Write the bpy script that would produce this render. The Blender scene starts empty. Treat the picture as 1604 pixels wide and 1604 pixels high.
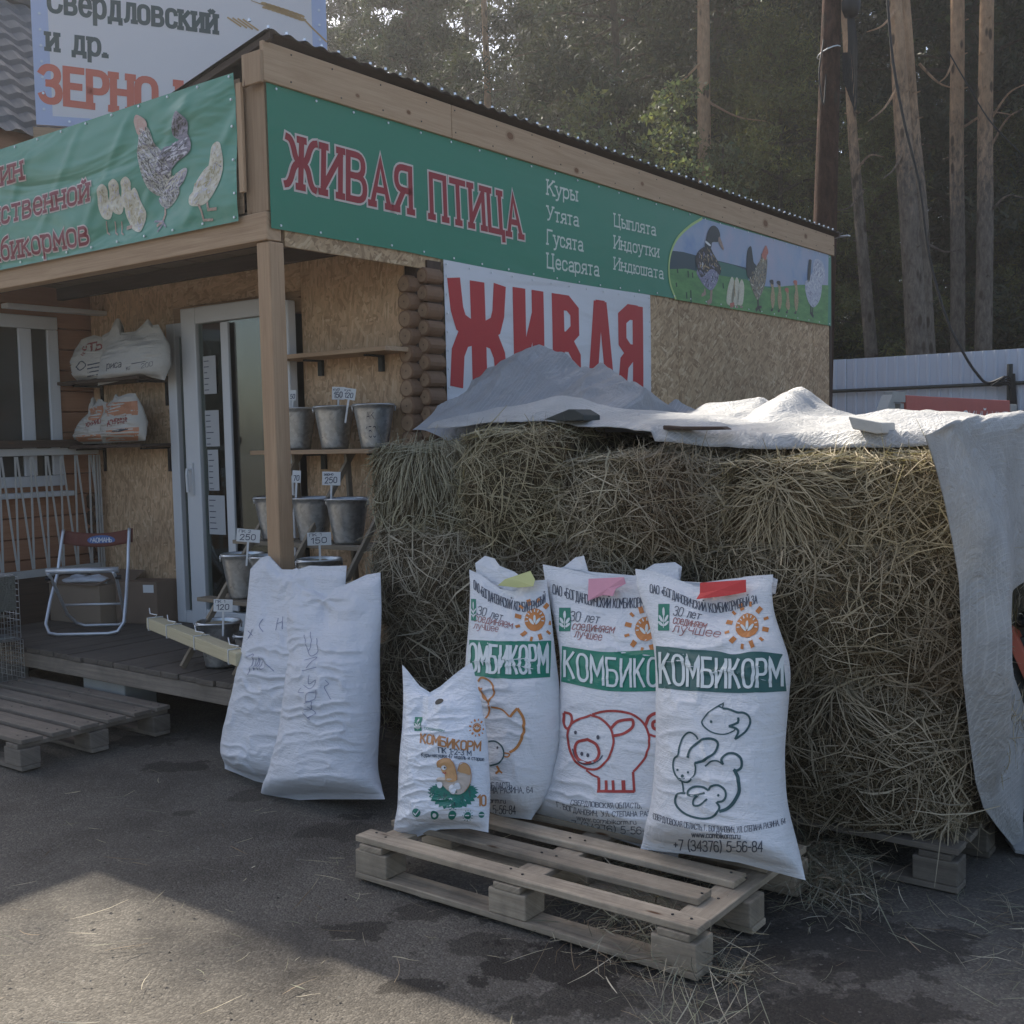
import bpy, math, random
import numpy as np
rad = math.radians
sc = bpy.context.scene
COL = sc.collection

# ------------------------------------------------------------------ camera
FPX, PITCH, ROLL, YAW = 1760.83, .0655, -.0219, .649
CAM = np.array([0, 0, 1.45])
_cp, _sp = math.cos(PITCH), math.sin(PITCH)
FW = np.array([0, _cp, -_sp]); _up = np.array([0, _sp, _cp]); _rt = np.array([1., 0, 0])
RT = _rt*math.cos(ROLL)+_up*math.sin(ROLL); UP = -_rt*math.sin(ROLL)+_up*math.cos(ROLL)
from mathutils import Matrix, Vector
cd = bpy.data.cameras.new('camera'); co = bpy.data.objects.new('camera', cd); COL.objects.link(co)
cd.sensor_width = 36; cd.lens = FPX/1604*36; cd.clip_end = 600; cd.clip_start = .05
m = Matrix.Identity(4)
for i in range(3):
    m[i][0] = RT[i]; m[i][1] = UP[i]; m[i][2] = -FW[i]; m[i][3] = CAM[i]
co.matrix_world = m
sc.camera = co

# ------------------------------------------------------------------ sky and sun
SUN_EL = rad(44.5); SH = np.array([-.4854, .8741])
SUND = np.array([SH[0]*math.cos(SUN_EL), SH[1]*math.cos(SUN_EL), math.sin(SUN_EL)])
w = bpy.data.worlds.new('World'); sc.world = w; w.use_nodes = True
nt = w.node_tree; nt.nodes.clear()
sky = nt.nodes.new('ShaderNodeTexSky'); sky.sky_type = 'NISHITA'; sky.sun_disc = False
sky.sun_elevation = SUN_EL; sky.sun_rotation = math.atan2(SH[0], SH[1]); sky.air_density = 0.9; sky.dust_density = 2.6; sky.ozone_density = .6
bg = nt.nodes.new('ShaderNodeBackground'); bg.inputs[1].default_value = .115
wo = nt.nodes.new('ShaderNodeOutputWorld')
nt.links.new(sky.outputs[0], bg.inputs[0]); nt.links.new(bg.outputs[0], wo.inputs[0])
sl = bpy.data.lights.new('sun', 'SUN'); sl.energy = 5.0; sl.angle = rad(.55); sl.color = (1, .93, .82)
so = bpy.data.objects.new('sun', sl); COL.objects.link(so)
so.rotation_euler = Vector(SUND).to_track_quat('Z', 'Y').to_euler()
so.location = (0, 0, 20)
sc.view_settings.view_transform = 'Standard'; sc.view_settings.look = 'None'
sc.view_settings.gamma = 1; sc.view_settings.use_curve_mapping = False
sc.view_settings.exposure = 1.05
sc.render.engine = 'CYCLES'
cy = sc.cycles
cy.max_bounces = 6; cy.diffuse_bounces = 3; cy.glossy_bounces = 3; cy.transmission_bounces = 4; cy.transparent_max_bounces = 6
cy.use_denoising = True; cy.use_adaptive_sampling = True; cy.adaptive_threshold = .015
cy.caustics_reflective = False; cy.caustics_refractive = False

# ------------------------------------------------------------------ frames: a = into the shop along its long side, b = leftwards along its front
R3 = np.array([math.sin(YAW), math.cos(YAW), 0]); F3 = np.array([-math.cos(YAW), math.sin(YAW), 0]); Z3 = np.array([0, 0, 1.])
C0 = np.array([-1.0729, 5.1667, 0])
def B(a, b, z):
    a = np.asarray(a, float)[..., None]; b = np.asarray(b, float)[..., None]; z = np.asarray(z, float)[..., None]
    return C0+R3*a+F3*b+Z3*z
def ab(P):
    d = P-C0; return np.array([d@R3, d@F3, P[2]])
def proj(P):
    d = np.asarray(P, float)-CAM; z = d@FW
    return np.stack([802+FPX*(d@RT)/z, 802-FPX*(d@UP)/z], -1)
def ray(x, y):
    x = np.asarray(x, float)[..., None]; y = np.asarray(y, float)[..., None]
    return FW+RT*(x-802)/FPX-UP*(y-802)/FPX
def unp(x, y, p0, n):
    d = ray(x, y); t = ((np.asarray(p0)-CAM)@n)/(d@n); return CAM+d*t[..., None]
def onA(x, y, a): return unp(x, y, B(a, 0, 0), R3)
def onB(x, y, b): return unp(x, y, B(0, b, 0), F3)
def onZ(x, y, z): return unp(x, y, np.array([0, 0, z]), Z3)
def onY(x, y, Y): return unp(x, y, np.array([0, Y, 0]), np.array([0, 1., 0]))

# ------------------------------------------------------------------ noise
rng = np.random.default_rng(7)
_H = rng.random(4096)
def vnoise(P):
    P = np.asarray(P, float); i = np.floor(P).astype(int); f = P-i; f = f*f*(3-2*f); out = 0
    for dx in (0, 1):
        for dy in (0, 1):
            for dz in (0, 1):
                h = ((i[..., 0]+dx)*73+(i[..., 1]+dy)*1531+(i[..., 2]+dz)*2749) & 4095
                wt = (f[..., 0] if dx else 1-f[..., 0])*(f[..., 1] if dy else 1-f[..., 1])*(f[..., 2] if dz else 1-f[..., 2])
                out = out+_H[h]*wt
    return out-.5
def fbm(P, o=3):
    s = 0; a = 1.
    for k in range(o): s = s+a*vnoise(P*2**k+k*17.3); a *= .5
    return s

# ------------------------------------------------------------------ objects
def tag(o, label=None, cat=None, group=None, kind=None):
    if label: o['label'] = label
    if cat: o['category'] = cat
    if group: o['group'] = group
    if kind: o['kind'] = kind
    return o
def thing(name, loc, label, cat, group=None):
    o = bpy.data.objects.new(name, None); COL.objects.link(o); o.location = tuple(loc); o.empty_display_size = .1
    return tag(o, label, cat, group)
def loc_of(o):
    v = np.zeros(3)
    while o is not None: v = v+np.array(o.location); o = o.parent
    return v
class MB:
    def __init__(s): s.v = []; s.f = []; s.uv = []; s.mi = []; s.n = 0; s.mk = 0
    def add(s, V, F, UV=None):
        V = np.asarray(V, float); s.v.append(V)
        for k, f in enumerate(F):
            s.f.append(tuple(int(i)+s.n for i in f)); s.mi.append(s.mk)
            s.uv.append(UV[k] if UV is not None else [(V[i][0]+V[i][1]*.7, V[i][2]) for i in f])
        s.n += len(V); return s
    def box(s, o, e1, e2, e3):
        """corner o and three edge vectors; the grain runs along the longest edge"""
        o, e1, e2, e3 = [np.asarray(q, float) for q in (o, e1, e2, e3)]
        if np.dot(np.cross(e1, e2), e3) < 0: e1, e2 = e2, e1
        V = [o, o+e1, o+e1+e2, o+e2, o+e3, o+e1+e3, o+e1+e2+e3, o+e2+e3]
        F = [(0, 3, 2, 1), (4, 5, 6, 7), (0, 1, 5, 4), (1, 2, 6, 5), (2, 3, 7, 6), (3, 0, 4, 7)]
        L = [np.linalg.norm(e) for e in (e1, e2, e3)]; k = int(np.argmax(L)); E = [e1, e2, e3]
        g = E[k]/L[k]; oth = [E[j]/max(L[j], 1e-9) for j in range(3) if j != k]
        r0, r1 = random.random()*9, random.random()*9; UV = []
        for f in F:
            UV.append([((np.dot(V[i]-o, g))+r0, np.dot(V[i]-o, oth[0])+1.3*np.dot(V[i]-o, oth[1])+r1) for i in f])
        return s.add(V, F, UV)
    def bx(s, a0, a1, b0, b1, z0, z1):
        return s.box(B(a0, b0, z0), R3*(a1-a0), F3*(b1-b0), Z3*(z1-z0))
    def beam(s, p, q, w1, h1, side=None):
        """bar from p to q, w1 wide (sideways), h1 high"""
        p = np.asarray(p, float); q = np.asarray(q, float); d = q-p
        sd = np.cross(d, Z3) if side is None else np.asarray(side, float)
        if np.linalg.norm(sd) < 1e-6: sd = np.array([1., 0, 0])
        sd = sd/np.linalg.norm(sd); u = np.cross(sd, d); u /= np.linalg.norm(u)
        return s.box(p-sd*w1/2-u*h1/2, d, sd*w1, u*h1)
    def tube(s, pts, r, n=8, cap=True):
        pts = [np.asarray(p, float) for p in pts]; m = len(pts); rr = r if hasattr(r, '__len__') else [r]*m
        V = []; prev = None
        for i, p in enumerate(pts):
            d = pts[min(i+1, m-1)]-pts[max(i-1, 0)]; d = d/(np.linalg.norm(d)+1e-12)
            if prev is None:
                x = np.cross(d, [0, 0, 1.]); x = x if np.linalg.norm(x) > .1 else np.cross(d, [1., 0, 0])
            else: x = prev-d*np.dot(prev, d)
            x /= np.linalg.norm(x); prev = x; y = np.cross(d, x)
            for k in range(n):
                t = 2*math.pi*k/n; V.append(p+(x*math.cos(t)+y*math.sin(t))*rr[i])
        F = []; UV = []; Lc = 0
        for i in range(m-1):
            L2 = Lc+np.linalg.norm(pts[i+1]-pts[i])
            for k in range(n):
                a, b_ = i*n+k, i*n+(k+1) % n
                F.append((a, b_, b_+n, a+n)); UV.append([(Lc, k/n), (Lc, (k+1)/n), (L2, (k+1)/n), (L2, k/n)])
            Lc = L2
        if cap:
            F.append(tuple(range(n-1, -1, -1))); UV.append([(0, 0)]*n)
            F.append(tuple((m-1)*n+k for k in range(n))); UV.append([(0, 0)]*n)
        return s.add(V, F, UV)
    def lathe(s, c, prof, n=28, ax=None):
        c = np.asarray(c, float); V = []; F = []; UV = []
        for (r, z) in prof:
            for k in range(n):
                t = 2*math.pi*k/n; V.append(c+np.array([r*math.cos(t), r*math.sin(t), z]))
        for i in range(len(prof)-1):
            for k in range(n):
                k2 = (k+1) % n; F.append((i*n+k, i*n+k2, (i+1)*n+k2, (i+1)*n+k)); UV.append([(k/n, prof[i][1]), ((k+1)/n, prof[i][1]), ((k+1)/n, prof[i+1][1]), (k/n, prof[i+1][1])])
        return s.add(V, F, UV)
    def fix_uv(s, f):
        V = np.concatenate(s.v); s.uv = [[f(V[i]) for i in q] for q in s.f]; return s
    def grid(s, P, flip=False):
        """P: (m,n,3) array of points"""
        m, n = P.shape[:2]; i, j = np.meshgrid(np.arange(m-1), np.arange(n-1), indexing='ij')
        a = (i*n+j).ravel(); F = np.stack([a, a+1, a+n+1, a+n], -1)
        if flip: F = F[:, ::-1]
        U = np.stack(np.meshgrid(np.arange(m), np.arange(n), indexing='ij'), -1).reshape(-1, 2)/np.array([max(m-1, 1), max(n-1, 1)])
        return s.add(P.reshape(-1, 3), F, [[tuple(U[q]) for q in f] for f in F])
    def ngon(s, P): return s.add(P, [tuple(range(len(P)))])
    def prism(s, P, d):
        P = np.asarray(P, float); n = len(P); V = np.concatenate([P, P+np.asarray(d)])
        F = [tuple(range(n))[::-1], tuple(range(n, 2*n))]+[(i, (i+1) % n, (i+1) % n+n, i+n) for i in range(n)]
        return s.add(V, F)
    def build(s, name, mat, parent=None, smooth=False, bevel=0, loc=None):
        V = np.concatenate(s.v) if s.v else np.zeros((0, 3))
        off = loc_of(parent) if parent is not None else (np.asarray(loc, float) if loc is not None else np.zeros(3))
        me = bpy.data.meshes.new(name); me.from_pydata((V-off).tolist(), [], s.f)
        mats = mat if isinstance(mat, (list, tuple)) else [mat]
        for mm in mats: me.materials.append(mm)
        uvl = me.uv_layers.new(name='UVMap')
        uvl.data.foreach_set('uv', np.array([c for f in s.uv for c in f], np.float32).ravel())
        if len(mats) > 1: me.polygons.foreach_set('material_index', np.array(s.mi, np.int32))
        if smooth: me.polygons.foreach_set('use_smooth', np.ones(len(s.f), bool))
        me.update()
        o = bpy.data.objects.new(name, me); COL.objects.link(o)
        if parent is not None: o.parent = parent
        elif loc is not None: o.location = tuple(loc)
        if bevel:
            bm = o.modifiers.new('bevel', 'BEVEL'); bm.width = bevel; bm.segments = 2; bm.limit_method = 'ANGLE'; bm.angle_limit = rad(40)
        return o
def tri_mesh(name, V, F, mat, parent=None, loc=(0, 0, 0), colors=None):
    """fast builder: V (n,3), F (m,3 or 4)"""
    off = loc_of(parent) if parent is not None else np.asarray(loc, float)
    me = bpy.data.meshes.new(name); k = F.shape[1]; nf = len(F)
    me.vertices.add(len(V)); me.vertices.foreach_set('co', (V-off).astype(np.float32).ravel())
    me.loops.add(nf*k); me.loops.foreach_set('vertex_index', F.astype(np.int32).ravel())
    me.polygons.add(nf); me.polygons.foreach_set('loop_start', np.arange(0, nf*k, k, dtype=np.int32)); me.polygons.foreach_set('loop_total', np.full(nf, k, np.int32))
    me.materials.append(mat); me.update(calc_edges=True)
    if colors is not None:
        at = me.color_attributes.new('tint', 'FLOAT_COLOR', 'POINT'); c4 = np.ones((len(V), 4), np.float32); c4[:, :3] = colors
        at.data.foreach_set('color', c4.ravel())
    o = bpy.data.objects.new(name, me); COL.objects.link(o)
    if parent is not None: o.parent = parent
    else: o.location = tuple(loc)
    return o

# ------------------------------------------------------------------ materials
class NT:
    def __init__(s, name):
        s.m = bpy.data.materials.new(name); s.m.use_nodes = True; s.t = s.m.node_tree; s.b = s.t.nodes['Principled BSDF']; s.out = s.t.nodes['Material Output']
    def n(s, ty, **kw):
        nd = s.t.nodes.new('ShaderNode'+ty)
        for k, v in kw.items():
            if k in nd.inputs: 
                if hasattr(v, 'outputs') or isinstance(v, bpy.types.NodeSocket): s.l(v, nd.inputs[k])
                else: nd.inputs[k].default_value = v
            else: setattr(nd, k, v)
        return nd
    def l(s, a, b): s.t.links.new(a.outputs[0] if hasattr(a, 'outputs') else a, b)
    def coord(s, kind='Object', scale=(1, 1, 1), rot=(0, 0, 0), loc=(0, 0, 0)):
        c = s.t.nodes.new('ShaderNodeTexCoord'); mp = s.t.nodes.new('ShaderNodeMapping'); mp.inputs['Scale'].default_value = scale; mp.inputs['Rotation'].default_value = rot; mp.inputs['Location'].default_value = loc
        s.l(c.outputs[kind], mp.inputs[0]); return mp
    def noise(s, vec, scale=5, detail=4, rough=.6, dist=0):
        nd = s.t.nodes.new('ShaderNodeTexNoise'); s.l(vec, nd.inputs['Vector']); nd.inputs['Scale'].default_value = scale; nd.inputs['Detail'].default_value = detail; nd.inputs['Roughness'].default_value = rough; nd.inputs['Distortion'].default_value = dist; return nd
    def ramp(s, fac, stops):
        r = s.t.nodes.new('ShaderNodeValToRGB'); e = r.color_ramp.elements
        while len(e) < len(stops): e.new(.5)
        for k, (p, c) in enumerate(stops):
            e[k].position = p; e[k].color = (*c, 1) if hasattr(c, '__len__') else (c, c, c, 1)
        s.l(fac, r.inputs[0]); return r
    def mix(s, fac, a, b, mode='MIX'):
        x = s.t.nodes.new('ShaderNodeMix'); x.data_type = 'RGBA'; x.blend_type = mode
        for idx, v in ((0, fac), (6, a), (7, b)):
            if hasattr(v, 'outputs') or isinstance(v, bpy.types.NodeSocket): s.l(v, x.inputs[idx])
            elif hasattr(v, '__len__'): x.inputs[idx].default_value = (*v, 1)
            else: x.inputs[idx].default_value = v
        return x.outputs[2]
    def math(s, op, a, b=None):
        x = s.t.nodes.new('ShaderNodeMath'); x.operation = op
        for idx, v in ((0, a), (1, b)):
            if v is None: continue
            if hasattr(v, 'outputs') or isinstance(v, bpy.types.NodeSocket): s.l(v, x.inputs[idx])
            else: x.inputs[idx].default_value = v
        return x.outputs[0]
    def bump(s, h, strength=.3, dist=.01, normal=None):
        x = s.t.nodes.new('ShaderNodeBump'); x.inputs['Strength'].default_value = strength; x.inputs['Distance'].default_value = dist; s.l(h, x.inputs['Height'])
        if normal is not None: s.l(normal, x.inputs['Normal'])
        s.l(x, s.b.inputs['Normal']); return x
    def col(s, c):
        if hasattr(c, 'outputs') or isinstance(c, bpy.types.NodeSocket): s.l(c, s.b.inputs['Base Color'])
        else: s.b.inputs['Base Color'].default_value = (*c, 1)
    def set(s, rough=None, metal=None, spec=None):
        if rough is not None: s.b.inputs['Roughness'].default_value = rough
        if metal is not None: s.b.inputs['Metallic'].default_value = metal
        if spec is not None: s.b.inputs['Specular IOR Level'].default_value = spec
        return s
def c(*v): return tuple(v)
def plain(name, col, rough=.6, metal=0, vary=.12, scale=14, bump=.15, spec=.4):
    q = NT(name); q.set(rough, metal, spec); co_ = q.coord('Object'); nz = q.noise(co_, scale, 5, .65)
    q.col(q.mix(nz.outputs[0], tuple(x*(1-vary) for x in col), tuple(min(1, x*(1+vary)) for x in col)))
    n2 = q.noise(co_, scale*9, 3, .6); q.bump(n2, bump, .002); return q.m
def wood(name, base, dark, grain=1., knots=True, dirt=0, rough=.75, vary=.3, knot=(.12, .055, .025)):
    q = NT(name); q.set(rough, spec=.25)
    uv = q.coord('UV', (1.6, 34*grain, 1)); nz = q.noise(uv, 1, 5, .7, 1.2)
    uv2 = q.coord('UV', (3, 130, 1)); n2 = q.noise(uv2, 1, 3, .6)
    f = q.math('ADD', q.math('MULTIPLY', nz.outputs[0], .7), q.math('MULTIPLY', n2.outputs[0], .3))
    cl = q.ramp(f, [(.3, dark), (.7, base)]).outputs[0]
    oi = q.t.nodes.new('ShaderNodeObjectInfo')
    hv = q.t.nodes.new('ShaderNodeHueSaturation'); q.l(cl, hv.inputs['Color'])
    q.l(q.math('ADD', q.math('MULTIPLY', oi.outputs['Random'], vary), 1-vary/2), hv.inputs['Value'])
    cl = hv.outputs[0]
    if knots:
        kv = q.coord('UV', (2.2, 9, 1)); vo = q.n('TexVoronoi'); q.l(kv, vo.inputs['Vector']); vo.inputs['Scale'].default_value = 1; vo.inputs['Randomness'].default_value = 1
        r = q.ramp(vo.outputs['Distance'], [(.03, 1.), (.075, 0.)]); cl = q.mix(r.outputs[0], cl, knot)
    if dirt:
        dn = q.noise(q.coord('Object', loc=(3, 1, 2)), 3.5, 6, .7); r = q.ramp(dn.outputs[0], [(.4, 0.), (.68, float(dirt))]); cl = q.mix(r.outputs[0], cl, (.05, .045, .038))
    q.col(cl); q.bump(f, .35, .004); return q.m
M = {}
M['timber'] = wood('timber', (.50, .35, .22), (.32, .20, .12))
M['fascia_wood'] = wood('fascia_wood', (.54, .385, .25), (.38, .25, .15), grain=.6, vary=.12)
M['post_wood'] = wood('post_wood', (.50, .34, .21), (.33, .205, .12), vary=.15)
M['old_wood'] = wood('old_wood', (.24, .205, .16), (.12, .10, .08), knots=False, dirt=.6, vary=.4)
M['pallet_wood'] = wood('pallet_wood', (.54, .44, .32), (.27, .21, .15), knots=True, dirt=.55, vary=.45)
M['step_wood'] = wood('step_wood', (.29, .245, .195), (.16, .13, .105), knots=False, dirt=.4, vary=.3)
M['deck_wood'] = wood('deck_wood', (.18, .152, .125), (.09, .075, .062), knots=False, dirt=.4, vary=.25)
M['dark_wood'] = wood('dark_wood', (.09, .06, .045), (.045, .03, .022), vary=.2)
M['soffit_wood'] = wood('soffit_wood', (.26, .19, .135), (.15, .105, .07), vary=.3)
M['rack_wood'] = wood('rack_wood', (.30, .25, .185), (.20, .155, .11), vary=.2)
M['siding'] = wood('siding', (.52, .27, .16), (.38, .18, .10), grain=.5, vary=.16)
M['light_board'] = wood('light_board', (.56, .49, .33), (.44, .38, .24), vary=.1, knots=False)
def log_mat():
    q = NT('log_end'); q.set(.8); g = q.coord('UV'); ln = q.t.nodes.new('ShaderNodeVectorMath'); ln.operation = 'LENGTH'; q.l(g, ln.inputs[0])
    nz = q.noise(q.coord('Object'), 30, 4); r = q.math('ADD', ln.outputs['Value'], q.math('MULTIPLY', q.math('SUBTRACT', nz.outputs[0], .5), .12))
    rings = q.math('MULTIPLY', q.math('ADD', q.math('SINE', q.math('MULTIPLY', r, 42.)), 1.), .12)
    cl = q.ramp(r, [(.06, (.05, .03, .02)), (.13, (.31, .20, .12)), (.8, (.37, .245, .15)), (.98, (.20, .11, .06))]).outputs[0]
    cl = q.mix(rings, cl, (.22, .13, .075)); cl = q.mix(q.ramp(nz.outputs[0], [(.5, 0.), (.75, .5)]).outputs[0], cl, (.15, .09, .055)); q.col(cl); q.bump(nz, .4, .004); return q.m
M['log'] = log_mat()
def osb_mat(name, base=(.50, .345, .20), dk=(.31, .195, .105), lt=(.68, .52, .33), rot=0):
    q = NT(name); q.set(.7, spec=.3); cur = None; hs = None
    k = 0
    warp = q.noise(q.coord('Object'), 2.5, 2)
    for (ang, sx, sz) in ((.35, 14, 58), (-.7, 17, 66), (1.25, 13, 50), (2.2, 18, 70)):
        mp = q.coord('UV', (1, 1, 1), (0, 0, ang+rot), (k*3.1, k*1.7, 0))
        ad = q.mix(.012, mp.outputs[0], warp.outputs[1], 'ADD')
        m2 = q.t.nodes.new('ShaderNodeMapping'); q.l(ad, m2.inputs[0]); m2.inputs['Scale'].default_value = (sx, sz, 1)
        vo = q.n('TexVoronoi'); vo.voronoi_dimensions = '2D'; q.l(m2, vo.inputs['Vector']); vo.inputs['Scale'].default_value = 1
        sp = q.t.nodes.new('ShaderNodeSeparateColor'); q.l(vo.outputs['Color'], sp.inputs[0])
        cr = q.ramp(sp.outputs[0], [(0., dk), (.45, base), (.8, tuple(b*1.15 for b in base)), (1., lt)])
        if cur is None: cur = cr.outputs[0]; hs = sp.outputs[1]
        else:
            r = q.ramp(sp.outputs[2], [(.62, 0.), (.66, 1.)]); cur = q.mix(r.outputs[0], cur, cr.outputs[0]); hs = q.mix(r.outputs[0], hs, sp.outputs[1])
        k += 1
    big = q.noise(q.coord('Object'), .9, 4); st = q.ramp(big.outputs[0], [(.35, .78), (.7, 1.08)])
    q.col(q.mix(1., cur, st.outputs[0], 'MULTIPLY')); q.bump(hs, .25, .003); return q.m
M['osb'] = osb_mat('osb'); M['osb_warm'] = osb_mat('osb_warm', (.64, .43, .26), (.46, .295, .17), (.80, .60, .39), 1.1)
def banner_mat(name, col, rough=.42, wr=.5, dirt=.1):
    q = NT(name); q.set(rough, spec=.35); o = q.coord('Object', (1, 1, 1))
    # creases: stretched diagonal noise, shared by everything printed on the sheet
    d = q.coord('Object', (.6, .6, 2.4), (0, rad(38), rad(52.8))); nz = q.noise(d, 1.5, 3, .5, .6)
    fine = q.noise(o, 60, 2)
    dn = q.noise(o, 2, 5, .7)
    q.col(q.mix(q.math('MULTIPLY', dn.outputs[0], dirt*2), col, tuple(x*.55 for x in col)))
    bb = q.bump(nz, wr, .12); return q.m
M['green_taut'] = banner_mat('green_taut', (.035, .225, .135), wr=.08)
M['green_loose'] = banner_mat('green_loose', (.09, .30, .21), wr=.6, rough=.35)
def feather(name, c1, c2, sc_=60, wr=.08):
    q = NT(name); q.set(.5); n = q.noise(q.coord('Object', (1, 1, 2.2)), sc_, 4, .7); q.col(q.ramp(n.outputs[0], [(.38, c1), (.6, c2)]).outputs[0])
    d = q.coord('Object', (.6, .6, 2.4), (0, rad(38), rad(52.8))); nz = q.noise(d, 1.5, 3, .5, .6); q.bump(nz, wr, .12); return q.m
PR = {}
def ink(name, col, wr=0., rough=.5):
    if name not in PR:
        PR[name] = banner_mat('ink_'+name, col, rough, wr, .05) if wr else plain('ink_'+name, col, rough, vary=.06, scale=30, bump=.03)
    return PR[name]
def sack_mat(name, col=(.64, .65, .68), weave=True, rough=.55, transl=.12):
    q = NT(name); q.set(rough, spec=.3); o = q.coord('Object')
    nz = q.noise(o, 3.5, 5, .65); q.col(q.mix(nz.outputs[0], tuple(x*.88 for x in col), col))
    h = q.noise(q.coord('Object', (5, 5, 42)), 1, 4, .7)
    h2 = q.noise(o, 11, 4, .7, .5)
    hh = q.math('ADD', q.math('MULTIPLY', h.outputs[0], .45), q.math('MULTIPLY', h2.outputs[0], .8))
    if weave:
        w1 = q.noise(q.coord('Object', (30, 30, 420)), 1, 1); hh = q.math('ADD', hh, q.math('MULTIPLY', w1.outputs[0], .09))
    q.bump(hh, .85, .016)
    return q.m
M['sack'] = sack_mat('woven_sack'); M['sack2'] = sack_mat('feed_sack', (.73, .73, .735)); M['film'] = sack_mat('plastic_film', (.70, .73, .78), False, .22)
M['shelf_sack'] = sack_mat('shelf_sack', (.60, .57, .52)); M['orange_sack'] = sack_mat('orange_sack', (.60, .32, .20))
def tarp_mat(name, col=(.50, .50, .52), grid=(160, 160)):
    q = NT(name); q.set(.5, spec=.3); o = q.coord('Object')
    nz = q.noise(o, 2.2, 5, .7); cl = q.mix(nz.outputs[0], tuple(x*.72 for x in col), tuple(min(1, x*1.12) for x in col))
    u = q.coord('UV', (grid[0], grid[1], 1)); sx = q.t.nodes.new('ShaderNodeSeparateXYZ'); q.l(u, sx.inputs[0])
    g1 = q.math('PINGPONG', sx.outputs[0], .5); g2 = q.math('PINGPONG', sx.outputs[1], .5)
    ln = q.ramp(q.math('MINIMUM', g1, g2), [(.06, 1.), (.14, 0.)]); pn = q.noise(o, 1.6, 3); pm = q.ramp(pn.outputs[0], [(.42, 0.), (.58, .75)])
    f = q.math('MULTIPLY', ln.outputs[0], pm.outputs[0])
    q.col(q.mix(f, cl, tuple(min(1, x*1.22) for x in col)))
    n2 = q.noise(o, 7, 6, .7, 1.2); rdg = q.math('ABSOLUTE', q.math('SUBTRACT', n2.outputs[0], .5)); q.bump(q.math('ADD', q.math('MULTIPLY', q.math('POWER', rdg, .6), -1.2), q.math('MULTIPLY', f, .15)), .6, .03)
    tr = q.t.nodes.new('ShaderNodeBsdfTranslucent'); q.l(cl, tr.inputs[0]); mx = q.t.nodes.new('ShaderNodeMixShader'); mx.inputs[0].default_value = .2
    q.l(q.b, mx.inputs[1]); q.l(tr, mx.inputs[2]); q.l(mx, q.out.inputs[0]); return q.m
M['tarp_grey'] = tarp_mat('tarp_grey', (.43, .43, .44), (90, 1)); M['tarp_white'] = tarp_mat('tarp_white', (.56, .555, .54), (52, 52)); M['tarp_old'] = tarp_mat('tarp_old', (.20, .20, .17), (60, 60))
M['pvc'] = plain('white_pvc', (.66, .67, .68), .35, vary=.04, bump=.03); M['steel'] = plain('steel_tube', (.68, .69, .71), .35, .6, bump=.02)
M['rail_paint'] = plain('rail_paint', (.50, .49, .46), .5, vary=.06)
def galv():
    q = NT('galvanised'); q.set(.32, .9); v = q.n('TexVoronoi'); q.l(q.coord('Object'), v.inputs['Vector']); v.inputs['Scale'].default_value = 60
    s = q.t.nodes.new('ShaderNodeSeparateColor'); q.l(v.outputs['Color'], s.inputs[0]); r = q.ramp(s.outputs[0], [(0, (.44, .46, .47)), (1, (.60, .62, .63))]); q.col(r)
    nz = q.noise(q.coord('Object'), 14, 4); rr = q.ramp(nz.outputs[0], [(.3, .25), (.7, .5)]); q.l(rr, q.b.inputs['Roughness']); return q.m
M['galv'] = galv()
M['black'] = plain('black_plastic', (.015, .015, .017), .5); M['rubber'] = plain('cable_rubber', (.012, .012, .013), .6)
M['concrete'] = plain('concrete', (.34, .34, .32), .9, vary=.2, scale=9, bump=.6); M['brick_grey'] = plain('brick_grey', (.44, .43, .40), .9, vary=.2, scale=20, bump=.6)
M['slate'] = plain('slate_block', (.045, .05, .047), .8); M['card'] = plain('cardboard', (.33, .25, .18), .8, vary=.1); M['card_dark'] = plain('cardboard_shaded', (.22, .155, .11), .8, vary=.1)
M['notice_paper'] = plain('notice_paper', (.45, .46, .47), .7, vary=.04, bump=.02)
M['paper'] = plain('paper', (.76, .76, .75), .7, vary=.04, bump=.02); M['navy'] = plain('ink_navy', (.02, .025, .07), .6)
M['grain'] = plain('grain', (.25, .22, .15), .9, vary=.5, scale=80, bump=.8)
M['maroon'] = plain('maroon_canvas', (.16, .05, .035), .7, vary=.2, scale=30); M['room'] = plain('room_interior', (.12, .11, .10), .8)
M['blue_pack'] = plain('blue_pack', (.18, .32, .55), .4, vary=.3, scale=25)
def glass_mat():
    q = NT('window_glass'); q.set(.04, spec=.6); q.col((.02, .023, .023)); q.b.inputs['Alpha'].default_value = 1
    tr = q.t.nodes.new('ShaderNodeBsdfTransparent'); tr.inputs[0].default_value = (.75, .8, .78, 1); gl = q.t.nodes.new('ShaderNodeBsdfGlossy'); gl.inputs['Roughness'].default_value = .03
    fr = q.t.nodes.new('ShaderNodeFresnel'); fr.inputs[0].default_value = 1.6; mx = q.t.nodes.new('ShaderNodeMixShader'); q.l(q.math('MULTIPLY', fr.outputs[0], .3), mx.inputs[0]); q.l(tr, mx.inputs[1]); q.l(gl, mx.inputs[2]); q.l(mx, q.out.inputs[0]); return q.m
M['glass'] = glass_mat()
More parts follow.
